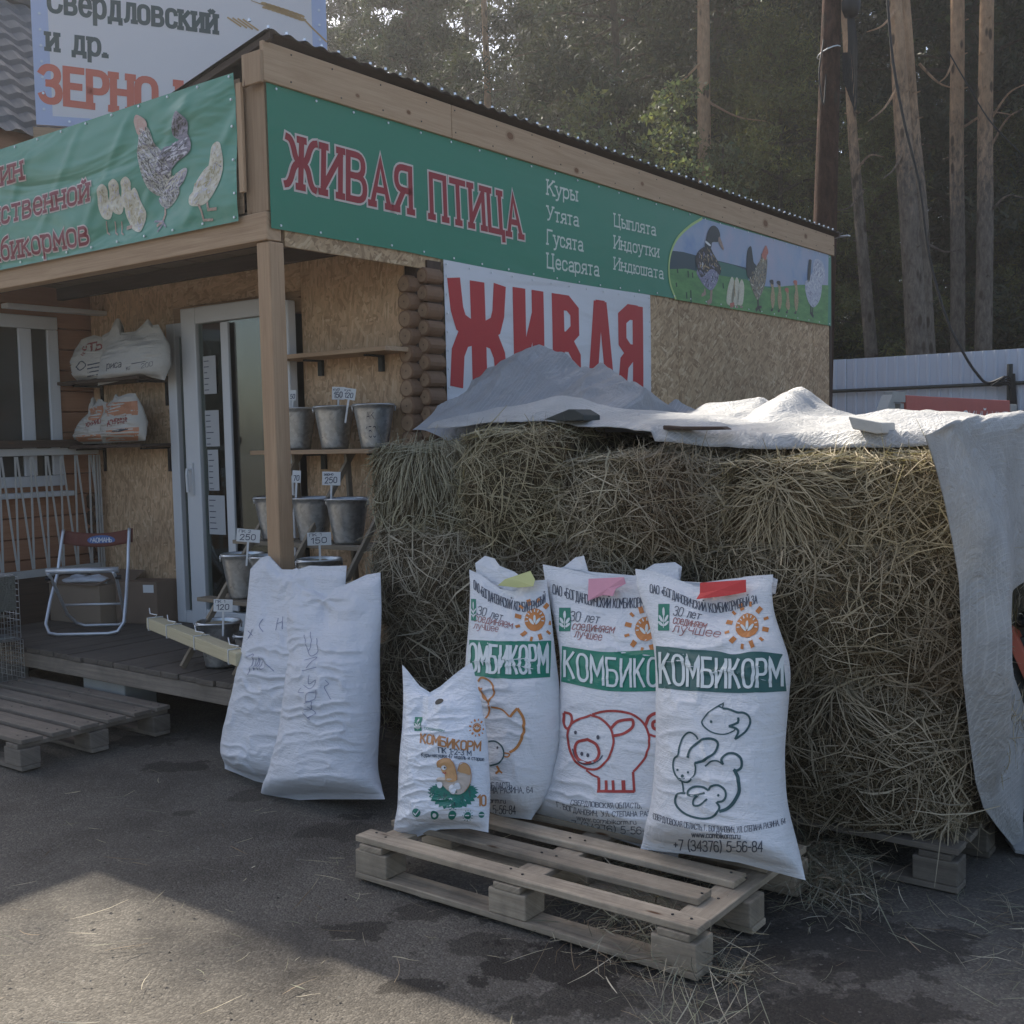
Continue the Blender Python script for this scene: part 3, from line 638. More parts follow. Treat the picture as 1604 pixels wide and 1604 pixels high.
# roof: corrugated sheet, high along the long side, falling to the left
ra_, rb_ = ab(onA(397, 52, .0)), ab(onA(239, 160, .0)); RS = (ra_[2]-rb_[2])/(rb_[1]-ra_[1])
def roofz(b): return ra_[2]-.040-RS*(b-ra_[1])
am = np.arange(-.02, 6.95, .0125); bm_ = np.linspace(-.045, 4.2, 8)
AA, BB = np.meshgrid(am, bm_, indexing='ij'); ZZ = roofz(BB)+.007*np.sin(AA*2*math.pi/.1)+.012
mb = MB(); mb.grid(B(AA, BB, ZZ)); o = mb.build('roof_sheet', plain('roof_sheet', (.055, .042, .035), .3, .4, vary=.3), shop, smooth=True)
sm = o.modifiers.new('thick', 'SOLIDIFY'); sm.thickness = .003
bpart('roof_batten', M['dark_wood'], (-.18, 6.85, -.085, -.03, 3.15+.068, 3.238)) if 0 else None
for a_b in (-.008, 6.79): mb = MB(); mb.box(B(a_b, -.06, roofz(-.04)-.03), R3*.02, F3*3.9+Z3*(-RS*3.9), Z3*.03); mb.build('barge_board', M['dark_wood'], shop)
mb = MB(); mb.add(B([.012, 6.8, 6.8, .012], [-.05, -.05, 3.8, 3.8], [roofz(-.05)-.004, roofz(-.05)-.004, roofz(3.8)-.004, roofz(3.8)-.004]), [(0, 1, 2, 3)]); mb.build('roof_deck', M['dark_wood'], shop)
mb = MB()
for k in range(64):
    a = -.1+k*.108; p_ = B(a, -.035, roofz(-.04)+.022); mb.tube([p_, p_+Z3*.012], .0075, 6)
o = mb.build('crest_glints', plain('crest_glint', (.75, .75, .75), .25, .7), shop); tag(o, kind='stuff')  # bright dots added along the roof edge as glints on the corrugation crests
# white gutter return at the far end
bpart('roof_trim', M['steel'], (6.84, 6.9, -.13, .02, 3.25, 3.262))

# ---- door
door = bpart('door', M['pvc'], (.94, 1.02, 2.0, 2.085, .32, 2.215), (.94, 1.02, 1.885, 1.998, .32, .40), (.94, 1.02, 1.885, 1.998, 2.13, 2.215),
             (.90, .96, 1.74, 1.88, .322, 2.29), (.90, .96, .985, 1.738, 2.19, 2.29), (.90, .96, .985, 1.738, .322, .43), (.90, .96, .90, .983, .322, 2.26), (.898, .918, 1.43, 1.50, .44, 2.18), bevel=.006)
mb = MB(); mb.bx(.925, .931, .98, 1.745, .42, 2.2); mb.bx(.975, .98, 1.88, 2.0, .4, 2.14); mb.build('pane', M['glass'], door)
mb = MB(); mb.tube([B(.90, 1.82, 1.30), B(.86, 1.82, 1.30), B(.858, 1.82, 1.27), B(.862, 1.82, 1.16)], .011, 8); mb.bx(.888, .899, 1.803, 1.837, 1.14, 1.34); mb.build('handle', M['pvc'], door, bevel=.002)
for (b0, b1, z0, z1) in ((1.70, 1.58, 1.76, 1.99), (1.70, 1.57, 1.44, 1.66), (1.69, 1.59, 1.17, 1.42), (1.70, 1.545, .90, 1.14)):
    mb = MB(); mb.bx(.9205, .9225, b1, b0, z0, z1); nb = mb.build('notice', M['notice_paper'], door)
    pr = Print(lambda p, h: B(.9195-h*0, p[:, 0], p[:, 1]), door, .05)
    for r_ in range(int((z1-z0)/.035)):
        zz = z1-.03-r_*.035; b_ = b0-.008; pr.stroke([(b_, zz), (b_-random.uniform(.03, .075), zz)], .005, 'navy')
    pr.done()
bpart('door_header', M['post_wood'], (1.0, 1.014, .897, 2.083, 2.20, 2.318))
# wall shelves of the shop
for zz, b0, b1 in ((1.915, .04, 1.0), (1.388, .1, 1.03)):
    s_ = thing('wall_shelf', B(.9, (b0+b1)/2, zz), 'bare wooden shelf on the wall right of the door' if zz > 1.6 else 'wooden shelf carrying the top row of buckets', 'shelf')
    bpart('board', M['timber'], (.78 if zz > 1.6 else .70, .998, b0, b1, zz, zz+.024), parent=s_)
    for bb in (.25, .72): bpart('bracket', M['slate'], (.975, .998, bb, bb+.03, zz-.09, zz-.002), (.86, .98, bb+.006, bb+.024, zz-.012, zz-.002), parent=s_, bevel=.001)
for zz, nm in ((1.868, 'upper dark shelf left of the door holding white sacks'), (1.445, 'lower dark shelf left of the door holding orange sacks')):
    s_ = thing('wall_shelf', B(.9, 2.6, zz), nm, 'shelf')
    bpart('board', M['dark_wood'], (.72, .998, 2.08, 3.03, zz, zz+.022), parent=s_)
    for bb in (2.16, 2.88): bpart('bracket', M['black'], (.984, .998, bb, bb+.02, zz-.16, zz-.002), (.78, .984, bb, bb+.02, zz-.014, zz-.002), parent=s_, bevel=.001)

# ---- deck of the porch
deck = thing('porch_deck', B(.4, 1.5, 0), 'weathered plank deck in front of the shop door', 'deck')
b = -.02
while b < 3.0:
    wd = .135; bpart('plank', M['deck_wood'], (-.09+random.uniform(-.008, .008), .995, b, b+wd, .29, .3185+random.uniform(-.002, .002)), parent=deck, bevel=.004); b += wd+.006
bpart('fascia_board', M['step_wood'], (-.085, -.045, -.03, 2.98, .205, .288), parent=deck, bevel=.005)
bpart('joist', M['dark_wood'], (.3, .35, -.02, 2.95, .17, .286), parent=deck); bpart('joist', M['dark_wood'], (.8, .85, -.02, 2.95, .17, .286), parent=deck)
for bb in (1.45, 2.75, .2):
    mb = MB(); mb.bx(-.02, .18, bb-.2, bb+.19, 0, .2); mb.build('support_block', M['concrete'], deck, bevel=.008)
bpart('back_board', M['dark_wood'], (.9, .93, -.02, 2.98, 0, .28), parent=deck)
bpart('side_board', M['dark_wood'], (-.02, .9, 2.95, 2.98, 0, .28), parent=deck)

# ================================================================== BANNERS
ink('red_dark', (.30, .025, .03)); ink('red_big', (.46, .03, .03)); ink('pale', (.62, .55, .50)); ink('list', (.60, .66, .58)); ink('maroon_t', (.24, .04, .055), .6); ink('pale_t', (.66, .56, .52), .6)
def rib_sheet(b0, b1, z0, z1, mapf, nu, nv, wave):
    u = np.linspace(0, 1, nu); v = np.linspace(0, 1, nv); U, V = np.meshgrid(u, v)
    return mapf(b0+(b1-b0)*U, z0+(z1-z0)*V, wave(U, V))
# long side banner
bn = thing('banner', B(0, -.02, ZB), 'long green banner reading ЖИВАЯ ПТИЦА with poultry list on the long wall', 'banner')
A1 = 6.725
def sagR(a): return .02*np.sin(np.clip((a-.9)/2.6, 0, 1)*math.pi)
mb = MB(); U = np.linspace(0, 1, 120); V = np.linspace(0, 1, 14); UU, VV = np.meshgrid(U, V)
aa = .005+(A1-.005)*UU; zt = ZT+.002; zb = ZB-sagR(aa)*1.0
mb.grid(B(aa, -.008-.0015*np.sin(aa*9)*(1-VV)-.002, zb+(zt-zb)*VV), flip=True); mb.build('sheet', M['green_taut'], bn, smooth=True)
fR = lambda p, h: B(p[:, 0], -.0118-h*.8, p[:, 1])
def qR(x, y): P = onB(x, y, -.01); d = P-C0; return np.stack([d@R3, P[..., 2]], -1)
def qRl(L): return qR(np.array([p[0] for p in L], float), np.array([p[1] for p in L], float))
pr = Print(fR, bn, .25)
def bt(pr, q, s, p0, p1, t0, t1, mat, wgt, **kw):
    """text between two baseline pixels of the photo, with the capital tops above the ends, measured on plane q"""
    b0, b1, u0, u1 = q(*p0), q(*p1), q(*t0), q(*t1)
    pr.text(s, [b0, b1], u0-b0, np.linalg.norm(u0-b0)*wgt, mat, up1=u1-b1, **kw)
bt(pr, qR, 'ЖИВАЯ ПТИЦА', (447, 288), (816, 371), (449, 214), (812, 311), 'red_dark', .15, serif=True, outline='pale', ow=.010, gap=2.6)
for s, x0, y0, x1, y1, h in (('Куры', 857, 304, 903, 314.5, 22), ('Утята', 857, 344, 905, 354, 21), ('Гусята', 857, 382, 912, 393, 22), ('Цесарята', 857, 419, 937, 432, 22), ('Цыплята', 962, 354, 1026, 368.5, 19), ('Индоутки', 962, 388.5, 1031, 402.5, 19), ('Индюшата', 962, 421.5, 1038, 436.5, 18)):
    bt(pr, qR, s, (x0, y0), (x1, y1), (x0, y0-h), (x1, y1-h*.93), 'list', .14, serif=True, gap=2.0)
# meadow picture at the far end
def zR(L, ox=1040, oy=330, s=270/1604): return qRl([(ox+x*s, oy+y*s) for x, y in L])
def ptR(x, y): return zR([(x, y)])[0]
arc = sp([(352, 72), (230, 150), (120, 260), (62, 390), (42, 530), (55, 680), (108, 828)], 6)
ink('sky_p', (.20, .30, .47)); PR['sky_p'] = (lambda q: (q.set(.5), q.col(q.ramp(q.noise(q.coord('Object'), 2.6, 4, .6).outputs[0], [(.3, (.14, .24, .44)), (.5, (.30, .36, .47)), (.7, (.38, .37, .46))])), q.m)[-1])(NT('printed_sky'))
PR['grass_p'] = (lambda q: (q.set(.5), q.col(q.ramp(q.noise(q.coord('Object', (1, 1, 4)), 5, 5, .7).outputs[0], [(.3, (.055, .17, .05)), (.55, (.10, .27, .07)), (.75, (.17, .33, .12))])), q.m)[-1])(NT('printed_grass'))
right = [(1530, 410), (1528, 700), (1522, 1068)]
pr.poly(zR(list(arc[:24])+[(42, 600), (300, 640), (1524, 760), right[0]]), 'sky_p', 0)
pr.poly(zR([(66, 372), (180, 385), (290, 415), (520, 470), (760, 530), (800, 760), (300, 640), (48, 600), (46, 470)]), ink('hill_p', (.03, .06, .075)) and 'hill_p', 1)
pr.poly(zR([(300, 480), (500, 472), (640, 505), (780, 560), (790, 760), (300, 640)]), ink('hill2_p', (.045, .15, .11)) and 'hill2_p', 2)
pr.poly(zR([(46, 545), (200, 540), (500, 600), (760, 640), (960, 720), (1250, 690), (1400, 690), (1527, 695), (1522, 1068), (900, 960), (108, 828), (50, 680)]), 'grass_p', 3)
pr.stroke(zR(list(arc)), .02, ink('rim', (.42, .56, .20)) and 'rim', 4)
for (x, y, h) in ((120, 560, 40), (220, 590, 60), (260, 600, 50), (110, 690, 40), (205, 790, 60), (545, 700, 50), (245, 800, 120)): pr.stroke(zR([(x, y-h/2), (x+4, y+h/2)]), .02, ink('sprig', (.02, .06, .03)) and 'sprig', 5)
PR['duck_dark'] = feather('duck_dark', (.012, .010, .012), (.06, .04, .035), 40); PR['duck_grey'] = feather('duck_grey', (.16, .15, .24), (.30, .29, .38), 50); PR['head_dark'] = feather('head_dark', (.008, .01, .012), (.02, .022, .025), 60)
PR['cream'] = feather('cream', (.52, .47, .33), (.64, .60, .46), 45); PR['hen_brown'] = feather('hen_brown', (.09, .075, .06), (.30, .26, .19), 70); PR['comb'] = feather('comb', (.42, .10, .07), (.5, .16, .10), 60)
PR['turkey'] = feather('turkey', (.36, .38, .45), (.52, .53, .58), 30); PR['leg_c'] = feather('leg_c', (.25, .16, .12), (.36, .24, .18), 60); PR['gosling'] = feather('gosling', (.28, .19, .09), (.46, .34, .18), 60)
PR['cream_l'] = feather('cream_l', (.56, .50, .36), (.68, .65, .54), 30, .6); PR['hen_l'] = feather('hen_l', (.17, .17, .15), (.62, .59, .52), 55, .6); PR['tail_l'] = feather('tail_l', (.17, .16, .20), (.34, .31, .37), 30, .6); PR['pink_l'] = feather('pink_l', (.52, .30, .25), (.55, .40, .33), 30, .6); PR['white_l'] = feather('white_l', (.50, .48, .52), (.68, .66, .70), 60, .6); PR['leg_l'] = feather('leg_l', (.36, .22, .18), (.50, .36, .28), 60, .6)
P_ = lambda L, m_, lay, sub=4: pr.poly(zR(L), m_, lay, sub)
# drake
P_([(375, 720), (385, 780), (345, 800), (350, 770), (365, 760)], 'leg_c', 5); pr.stroke(zR([(440, 700), (432, 840), (400, 862)]), .035, 'leg_c', 5)
P_([(300, 560), (330, 640), (370, 700), (430, 742), (480, 690), (505, 600), (470, 520), (400, 500)], 'duck_grey', 6)
P_([(375, 335), (310, 385), (288, 460), (305, 540), (340, 620), (385, 590), (430, 545), (480, 560), (512, 600), (525, 540), (500, 480), (455, 400), (425, 345)], 'duck_dark', 7)
P_([(430, 150), (402, 200), (386, 270), (375, 345), (430, 350), (445, 295), (498, 290), (518, 240), (505, 180), (468, 142)], 'head_dark', 8)
P_([(384, 280), (428, 318), (420, 330), (380, 298)], ink('white_p', (.7, .7, .68)) and 'white_p', 9, 3); P_([(512, 240), (552, 352), (540, 362), (500, 288)], 'leg_c', 9, 2); P_([(330, 475), (345, 500), (335, 540), (328, 500)], 'gosling', 8, 2); P_([(352, 478), (362, 500), (352, 530)], 'white_p', 8, 2)
flecks(pr, zR, [(375, 335), (310, 385), (288, 460), (305, 540), (340, 620), (430, 545), (512, 600), (525, 540), (500, 480), (455, 400), (425, 345)], 90, 34, 1.2, .010, ['duck_dark', 'gosling', 'duck_grey', 'head_dark'], 9, 1)
flecks(pr, zR, [(300, 560), (330, 640), (370, 700), (430, 742), (480, 690), (505, 600), (470, 560), (400, 560)], 50, 26, 1.4, .008, ['turkey', 'head_dark', 'duck_grey'], 9, 2)
# chicks
for dx, h0, m_ in ((630, 615, 'cream'), (675, 620, 'cream'), (720, 640, 'cream')):
    P_([(dx, h0), (dx-22, h0+40), (dx-45, h0+130), (dx-50, 860), (dx, 880), (dx+18, 800), (dx+22, h0+60)], m_, 6)
    pr.stroke(zR([(dx-10, 860), (dx-12, 895), (dx+10, 898)]), .018, 'leg_c', 5)
pr.stroke(zR([(650, 650), (655, 800)]), .016, 'gosling', 8); pr.stroke(zR([(610, 880), (650, 870)]), .03, 'comb', 8)
# hen
pr.stroke(zR([(870, 800), (872, 900), (850, 930)]), .03, 'duck_dark', 5); pr.stroke(zR([(872, 900), (905, 895)]), .022, 'duck_dark', 5); pr.stroke(zR([(872, 900), (895, 940)]), .022, 'duck_dark', 5)
P_([(905, 400), (895, 450), (855, 515), (800, 560), (790, 640), (820, 740), (868, 832), (925, 720), (950, 600), (955, 430)], 'hen_brown', 6)
flecks(pr, zR, [(905, 400), (895, 450), (855, 515), (800, 560), (790, 640), (820, 740), (868, 832), (925, 720), (950, 600), (955, 430)], 150, 24, 1.5, .009, ['duck_dark', 'cream', 'gosling', 'hen_brown'], 7, 3)
P_([(805, 332), (775, 360), (764, 460), (762, 560), (782, 630), (830, 620), (855, 520), (830, 480), (818, 400)], 'head_dark', 7)
P_([(942, 325), (918, 370), (905, 425), (940, 460), (952, 420), (966, 390), (955, 345)], 'comb', 8)
# goslings
for x, y0, y1 in ((1000, 640, 925), (1065, 650, 935), (1140, 715, 945), (1220, 645, 950)):
    P_([(x-8, y0), (x-14, y0+30), (x-2, y0+90), (x-12, y0+160), (x-4, y1-40), (x+14, y1-20), (x+28, y0+180), (x+18, y0+80), (x+12, y0+20)], 'gosling' if x != 1220 else 'gosling', 6)
    P_([(x-14, y0+5), (x-20, y0+25), (x+12, y0+50), (x+12, y0+8)], 'duck_dark' if x < 1100 else 'comb', 7, 3); pr.stroke(zR([(x+5, y1-20), (x+4, y1), (x-10, y1+3)]), .018, 'duck_dark', 5)
# turkey
P_([(1400, 455), (1380, 560), (1400, 660), (1460, 690), (1492, 620), (1490, 540), (1460, 470)], 'turkey', 6)
pr.stroke(zR([(1365, 860), (1362, 950), (1388, 990)]), .03, 'head_dark', 5); pr.stroke(zR([(1385, 850), (1378, 960)]), .022, 'head_dark', 5)
P_([(1340, 640), (1312, 660), (1310, 740), (1340, 850), (1390, 900), (1445, 830), (1465, 700), (1440, 600), (1390, 560)], 'turkey', 7)
flecks(pr, zR, [(1340, 640), (1312, 660), (1310, 740), (1340, 850), (1390, 900), (1445, 830), (1465, 700), (1440, 600), (1390, 560)], 80, 30, 1.4, .008, ['duck_grey', 'white_p', 'turkey'], 8, 4); flecks(pr, zR, [(1400, 470), (1385, 560), (1400, 640), (1460, 680), (1485, 620), (1480, 540), (1455, 480)], 50, 34, -1.3, .008, ['white_p', 'duck_grey'], 8, 5)
P_([(1350, 455), (1342, 480), (1330, 645), (1352, 650), (1366, 500), (1368, 462)], 'head_dark', 8)
pr.done({m_: ('picture' if m_ not in ('red_dark', 'pale', 'list') else 'lettering') for m_ in list(PR)})
mb = MB()
for k in range(28):
    a = .06+k*.245
    for zz in (ZT-.018, ZB-sagR(a)+.018): q = B(a, -.0125, zz); mb.tube([q, q-F3*.004], .006, 6)
o = mb.build('eyelets', M['steel'], bn); tag(o, kind='stuff')

# white banner below it
wb = thing('banner', B(1.2, -.02, 1.7), 'white banner with huge red ЖИВАЯ below the green one', 'banner')
mb = MB(); cs = qRl([(692, 408), (1016, 468)]); a0, a1 = cs[0][0], cs[1][0]; UU, VV = np.meshgrid(np.linspace(0, 1, 60), np.linspace(0, 1, 20)); aa = a0+(a1-a0)*UU
mb.grid(B(aa, -.018-.006*fbm(np.stack([aa*2.5, VV*2, VV*0], -1), 2)-.004, 1.60+(2.418-sagR(aa)*.6-1.60)*VV), flip=True)
PR['wsheet'] = banner_mat('white_vinyl', (.66, .66, .68), .4, .25, .05); mb.build('sheet', PR['wsheet'], wb, smooth=True)
def fW(p, h):
    v_ = (p[:, 1]-1.60)/(2.418-sagR(p[:, 0])*.6-1.60); return B(p[:, 0], -.0225-.006*fbm(np.stack([p[:, 0]*2.5, v_*2, v_*0], -1), 2)-h, p[:, 1])
pr = Print(fW, wb, .05)
zt_, zb_ = 2.325, 1.735
ltr = {'Ж': (705, 795), 'И': (806, 854), 'В': (867, 912), 'А': (922, 962), 'Я': (968, 1009)}
def qx(x, z=2.0):
    lo, hi = 0., 5.
    for _ in range(40):
        md = (lo+hi)/2
        if proj(B(md, -.03, z))[0] < x: lo = md
        else: hi = md
    return lo
for ch, (x0, x1) in ltr.items():
    A0, A1_ = qx(x0), qx(x1); wst = (A1_-A0)*({'Ж': .27, 'И': .40, 'В': .41, 'А': .40, 'Я': .41}[ch]); H = zt_-zb_
    def L(P, w_=wst, k=0): pr.stroke([(A0+(A1_-A0)*x, zb_+H*y) for x, y in P], w_, 'red_big', 0, k)
    hw = wst/2/(A1_-A0)
    if ch == 'Ж':
        L([(.5, 0), (.5, 1)], wst*.95)
        for s_ in (1, -1):
            f_ = lambda x: .5+s_*(x)
            L([(f_(.40), 1), (f_(.36), .72), (f_(.30), .60), (f_(.10), .53)], wst*.8, 1); L([(f_(.06), .50), (f_(.26), .46), (f_(.36), .32), (f_(.40), 0)], wst*.8, 2)
    elif ch == 'И': L([(hw, 0), (hw, 1)]); L([(1-hw, 0), (1-hw, 1)], wst, 1); L([(hw, .12), (1-hw, .88)], wst*.55, 2)
    elif ch == 'В': L([(hw, 0), (hw, 1)]); L([(hw, .92), (.55, .92), (.78, .84), (.78, .64), (.5, .54), (hw, .54)], wst*.74, 1); L([(hw, .49), (.6, .49), (.82, .36), (.82, .18), (.6, .08), (hw, .08)], wst*.74, 2)
    elif ch == 'А': L([(.14, 0), (.42, .98)], wst*.85); L([(.86, 0), (.58, .98)], wst*.85, 1); L([(.25, .24), (.75, .24)], wst*.5, 2); L([(.32, .95), (.68, .95)], wst*.5, 3)
    else: L([(1-hw, 0), (1-hw, 1)]); L([(1-hw, .92), (.45, .92), (.2, .84), (.2, .58), (.45, .47), (1-hw, .47)], wst*.74, 1); L([(.55, .46), (.26, .34), (.16, 0)], wst*.8, 2)
pr.done()
mb = MB()
for k in range(12):
    t = k/11; q = B(a0+.02+(a1-a0-.04)*t, -.026, 2.395-sagR(a0+(a1-a0)*t)*.6); mb.tube([q, q-F3*.004], .006, 6)
for k in range(8): q = B(a0+.018, -.026, 2.33-k*.1); mb.tube([q, q-F3*.004], .006, 6); q = B(a1-.018, -.026, 2.33-k*.1); mb.tube([q, q-F3*.004], .006, 6)
o = mb.build('eyelets', M['steel'], wb); tag(o, kind='stuff')

# front banner, looser, with creases
fb = thing('banner', B(-.03, 1.6, FB), 'creased green banner with hen and chicks on the porch front', 'banner')
def wv(b, z): 
    zz = (z-FB)/(FA-FB); cr = fbm(np.stack([b*1.6+zz*2.2, zz*.7+b*.3, b*0], -1), 3)
    pull = np.maximum(0, np.sin((b*2.3+zz*1.3)*6.0))**6*.5
    edge = np.minimum(1, np.minimum(zz, 1-zz)*8)
    return (.030*cr+.013*pull)*np.clip(edge, .15, 1)
FB1 = 3.45
UU, VV = np.meshgrid(np.linspace(0, 1, 260), np.linspace(0, 1, 50)); bb = .165+(FB1-.165)*UU; zz = FB-.012+.012*np.cos(bb*7)*0+(FA-FB+.01)*VV
mb = MB(); mb.grid(B(-.034-wv(bb, zz), bb, zz)); mb.build('sheet', M['green_loose'], fb, smooth=True)
fF = lambda p, h: B(-.0355-h-wv(p[:, 0], p[:, 1]), p[:, 0], p[:, 1])
def qF(x, y): P = onA(x, y, -.036); d = P-C0; return np.stack([d@F3, P[..., 2]], -1)
def zL(L, ox=140, oy=170, s=240/1604): 
    L = [(ox+x*s, oy+y*s) for x, y in L]; return qF(np.array([p[0] for p in L]), np.array([p[1] for p in L]))
pr = Print(fF, fb, .02, .0006)
def bf(s, pe, p0, h0, h1):
    bt(pr, qF, s, p0, pe, (p0[0]-1, p0[1]-h0), (pe[0]-1, pe[1]-h1), 'maroon_t', .15, serif=True, outline='pale_t', ow=.007, gap=2.2)
bf('Магазин', (38, 280), (-92, 316), 35, 37); bf('хозяйственной', (141, 314), (-70, 370), 32, 37); bf('комбикормов', (139, 381), (-42, 416), 32, 37)
FP = lambda L, m_, lay, sub=4: fan_or(L, m_, lay, sub)
def fan_or(L, m_, lay, sub):
    Q = zL(L); n = len(Q); S = []
    for i in range(n):
        p0, p1, p2, p3 = Q[i-1], Q[i], Q[(i+1) % n], Q[(i+2) % n]
        for t in np.arange(sub)/sub: S.append(.5*((2*p1)+(-p0+p2)*t+(2*p0-5*p1+4*p2-p3)*t*t+(-p0+3*p1-3*p2+p3)*t**3))
    pr.fan(S, m_, lay, 6)
S_ = lambda L, w_, m_, lay: pr.stroke(zL(L), w_, m_, lay)
S_([(770, 1040), (780, 1100), (760, 1180), (700, 1230)], .014, 'leg_l', 1); S_([(760, 1180), (665, 1180)], .010, 'tail_l', 1); S_([(760, 1180), (800, 1240)], .010, 'tail_l', 1); S_([(775, 1190), (710, 1290)], .010, 'tail_l', 1)
FP([(720, 900), (700, 960), (740, 1020), (800, 1045), (870, 980), (920, 880), (900, 780), (820, 760), (750, 800)], 'hen_l', 1); FP([(790, 760), (760, 820), (790, 880), (880, 850), (960, 760), (1000, 640), (960, 620), (860, 700)], 'white_l', 2)
FP([(525, 220), (530, 340), (520, 480), (540, 640), (580, 780), (640, 870), (720, 910), (800, 800), (840, 640), (780, 460), (700, 380), (650, 240), (600, 190)], 'hen_l', 3)
FP([(700, 620), (740, 700), (820, 660), (900, 560), (1010, 470), (1050, 380), (1020, 260), (940, 330), (860, 390), (780, 430)], 'tail_l', 4); FP([(930, 30), (900, 90), (885, 200), (900, 300), (1000, 330), (1035, 200), (1025, 120), (970, 60)], 'tail_l', 5)
FP([(510, 70), (488, 120), (500, 200), (530, 280), (600, 230), (620, 170), (590, 110)], 'pink_l', 6)
FP([(1300, 345), (1255, 400), (1245, 520), (1265, 570), (1180, 640), (1090, 790), (1070, 880), (1035, 920), (1045, 1000), (1130, 1025), (1240, 980), (1340, 820), (1385, 680), (1390, 560), (1370, 400), (1345, 350)], 'cream_l', 1)
S_([(1150, 1000), (1180, 1080), (1200, 1170), (1300, 1165)], .012, 'leg_l', 2); S_([(1240, 980), (1250, 1060), (1340, 1050)], .014, 'leg_l', 2); S_([(1300, 455), (1302, 470)], .012, 'tail_l', 2); S_([(1310, 570), (1350, 590), (1375, 610)], .006, 'tail_l', 2)
for x, y in ((160, 795), (270, 740), (390, 715)): FP([(x, y), (x-50, y+50), (x-45, y+140), (x-50, y+250), (x-10, y+350), (x+60, y+360), (x+90, y+250), (x+50, y+150), (x+45, y+50)], 'cream_l', 1); S_([(x, y+60), (x+2, y+76)], .010, 'tail_l', 3)
FP([(470, 830), (420, 900), (370, 1040), (380, 1150), (430, 1250), (520, 1290), (560, 1180), (570, 1070), (520, 960), (500, 870)], 'cream_l', 2)
for x, y in ((180, 1180), (260, 1180), (320, 1180)): S_([(x, y), (x, y+120), (x+25, y+140)], .008, 'leg_l', 1)
S_([(370, 1250), (430, 1230)], .02, 'leg_l', 3)
DK = ['tail_l', 'cut_l', 'white_l', 'hen_l']; PR['cut_l'] = feather('cut_l', (.07, .065, .06), (.14, .13, .12), 30, .6); PR['tan_l'] = feather('tan_l', (.42, .36, .20), (.52, .44, .28), 30, .6)
flecks(pr, zL, [(525, 220), (530, 340), (520, 480), (540, 640), (580, 780), (640, 870), (720, 910), (800, 800), (840, 640), (780, 460), (700, 380), (650, 240), (600, 190)], 260, 42, 1.0, .006, DK, 6, 11)
flecks(pr, zL, [(720, 900), (700, 960), (740, 1020), (800, 1045), (870, 980), (920, 880), (900, 780), (820, 760)], 90, 36, 1.3, .006, DK, 6, 12)
flecks(pr, zL, [(700, 620), (740, 700), (820, 660), (900, 560), (1010, 470), (1050, 380), (1020, 260), (940, 330), (860, 390), (780, 430)], 110, 70, -.7, .007, ['cut_l', 'tail_l', 'white_l'], 6, 13); flecks(pr, zL, [(930, 30), (900, 90), (885, 200), (900, 300), (1000, 330), (1035, 200), (1025, 120), (970, 60)], 50, 60, -1.4, .007, ['cut_l', 'tail_l'], 7, 14)
flecks(pr, zL, [(790, 760), (760, 820), (790, 880), (880, 850), (960, 760), (1000, 640), (960, 620), (860, 700)], 70, 50, -.9, .006, ['cream_l', 'tail_l', 'white_l'], 6, 15)
flecks(pr, zL, [(1300, 345), (1255, 400), (1265, 570), (1180, 640), (1090, 790), (1070, 880), (1045, 1000), (1130, 1025), (1240, 980), (1340, 820), (1385, 680), (1390, 560), (1345, 350)], 120, 50, 1.9, .007, ['tan_l', 'cream_l', 'white_l'], 3, 16)
for x, y in ((160, 795), (270, 740), (390, 715)): flecks(pr, zL, [(x, y+10), (x-40, y+60), (x-40, y+250), (x, y+340), (x+60, y+340), (x+70, y+250), (x+40, y+50)], 34, 40, 1.7, .006, ['tan_l', 'white_l', 'cream_l'], 4, 17+x)
flecks(pr, zL, [(470, 840), (420, 910), (380, 1040), (390, 1150), (440, 1240), (520, 1280), (550, 1180), (560, 1070), (510, 960)], 60, 50, 1.6, .007, ['tan_l', 'cream_l', 'white_l'], 4, 20)
pr.done({m_: ('picture' if m_ not in ('maroon_t', 'pale_t') else 'lettering') for m_ in list(PR)})
mb = MB()
for k in range(15):
    bq = .19+k*.23
    for zq in (FA-.016, FB+.008): q = B(-.036, bq, zq); mb.tube([q, q-R3*.006], .006, 6)
for zq in (2.6, 2.75, 2.9, 3.02): q = B(-.038, .18, zq); mb.tube([q, q-R3*.006], .006, 6)
o = mb.build('eyelets', M['steel'], fb); tag(o, kind='stuff')

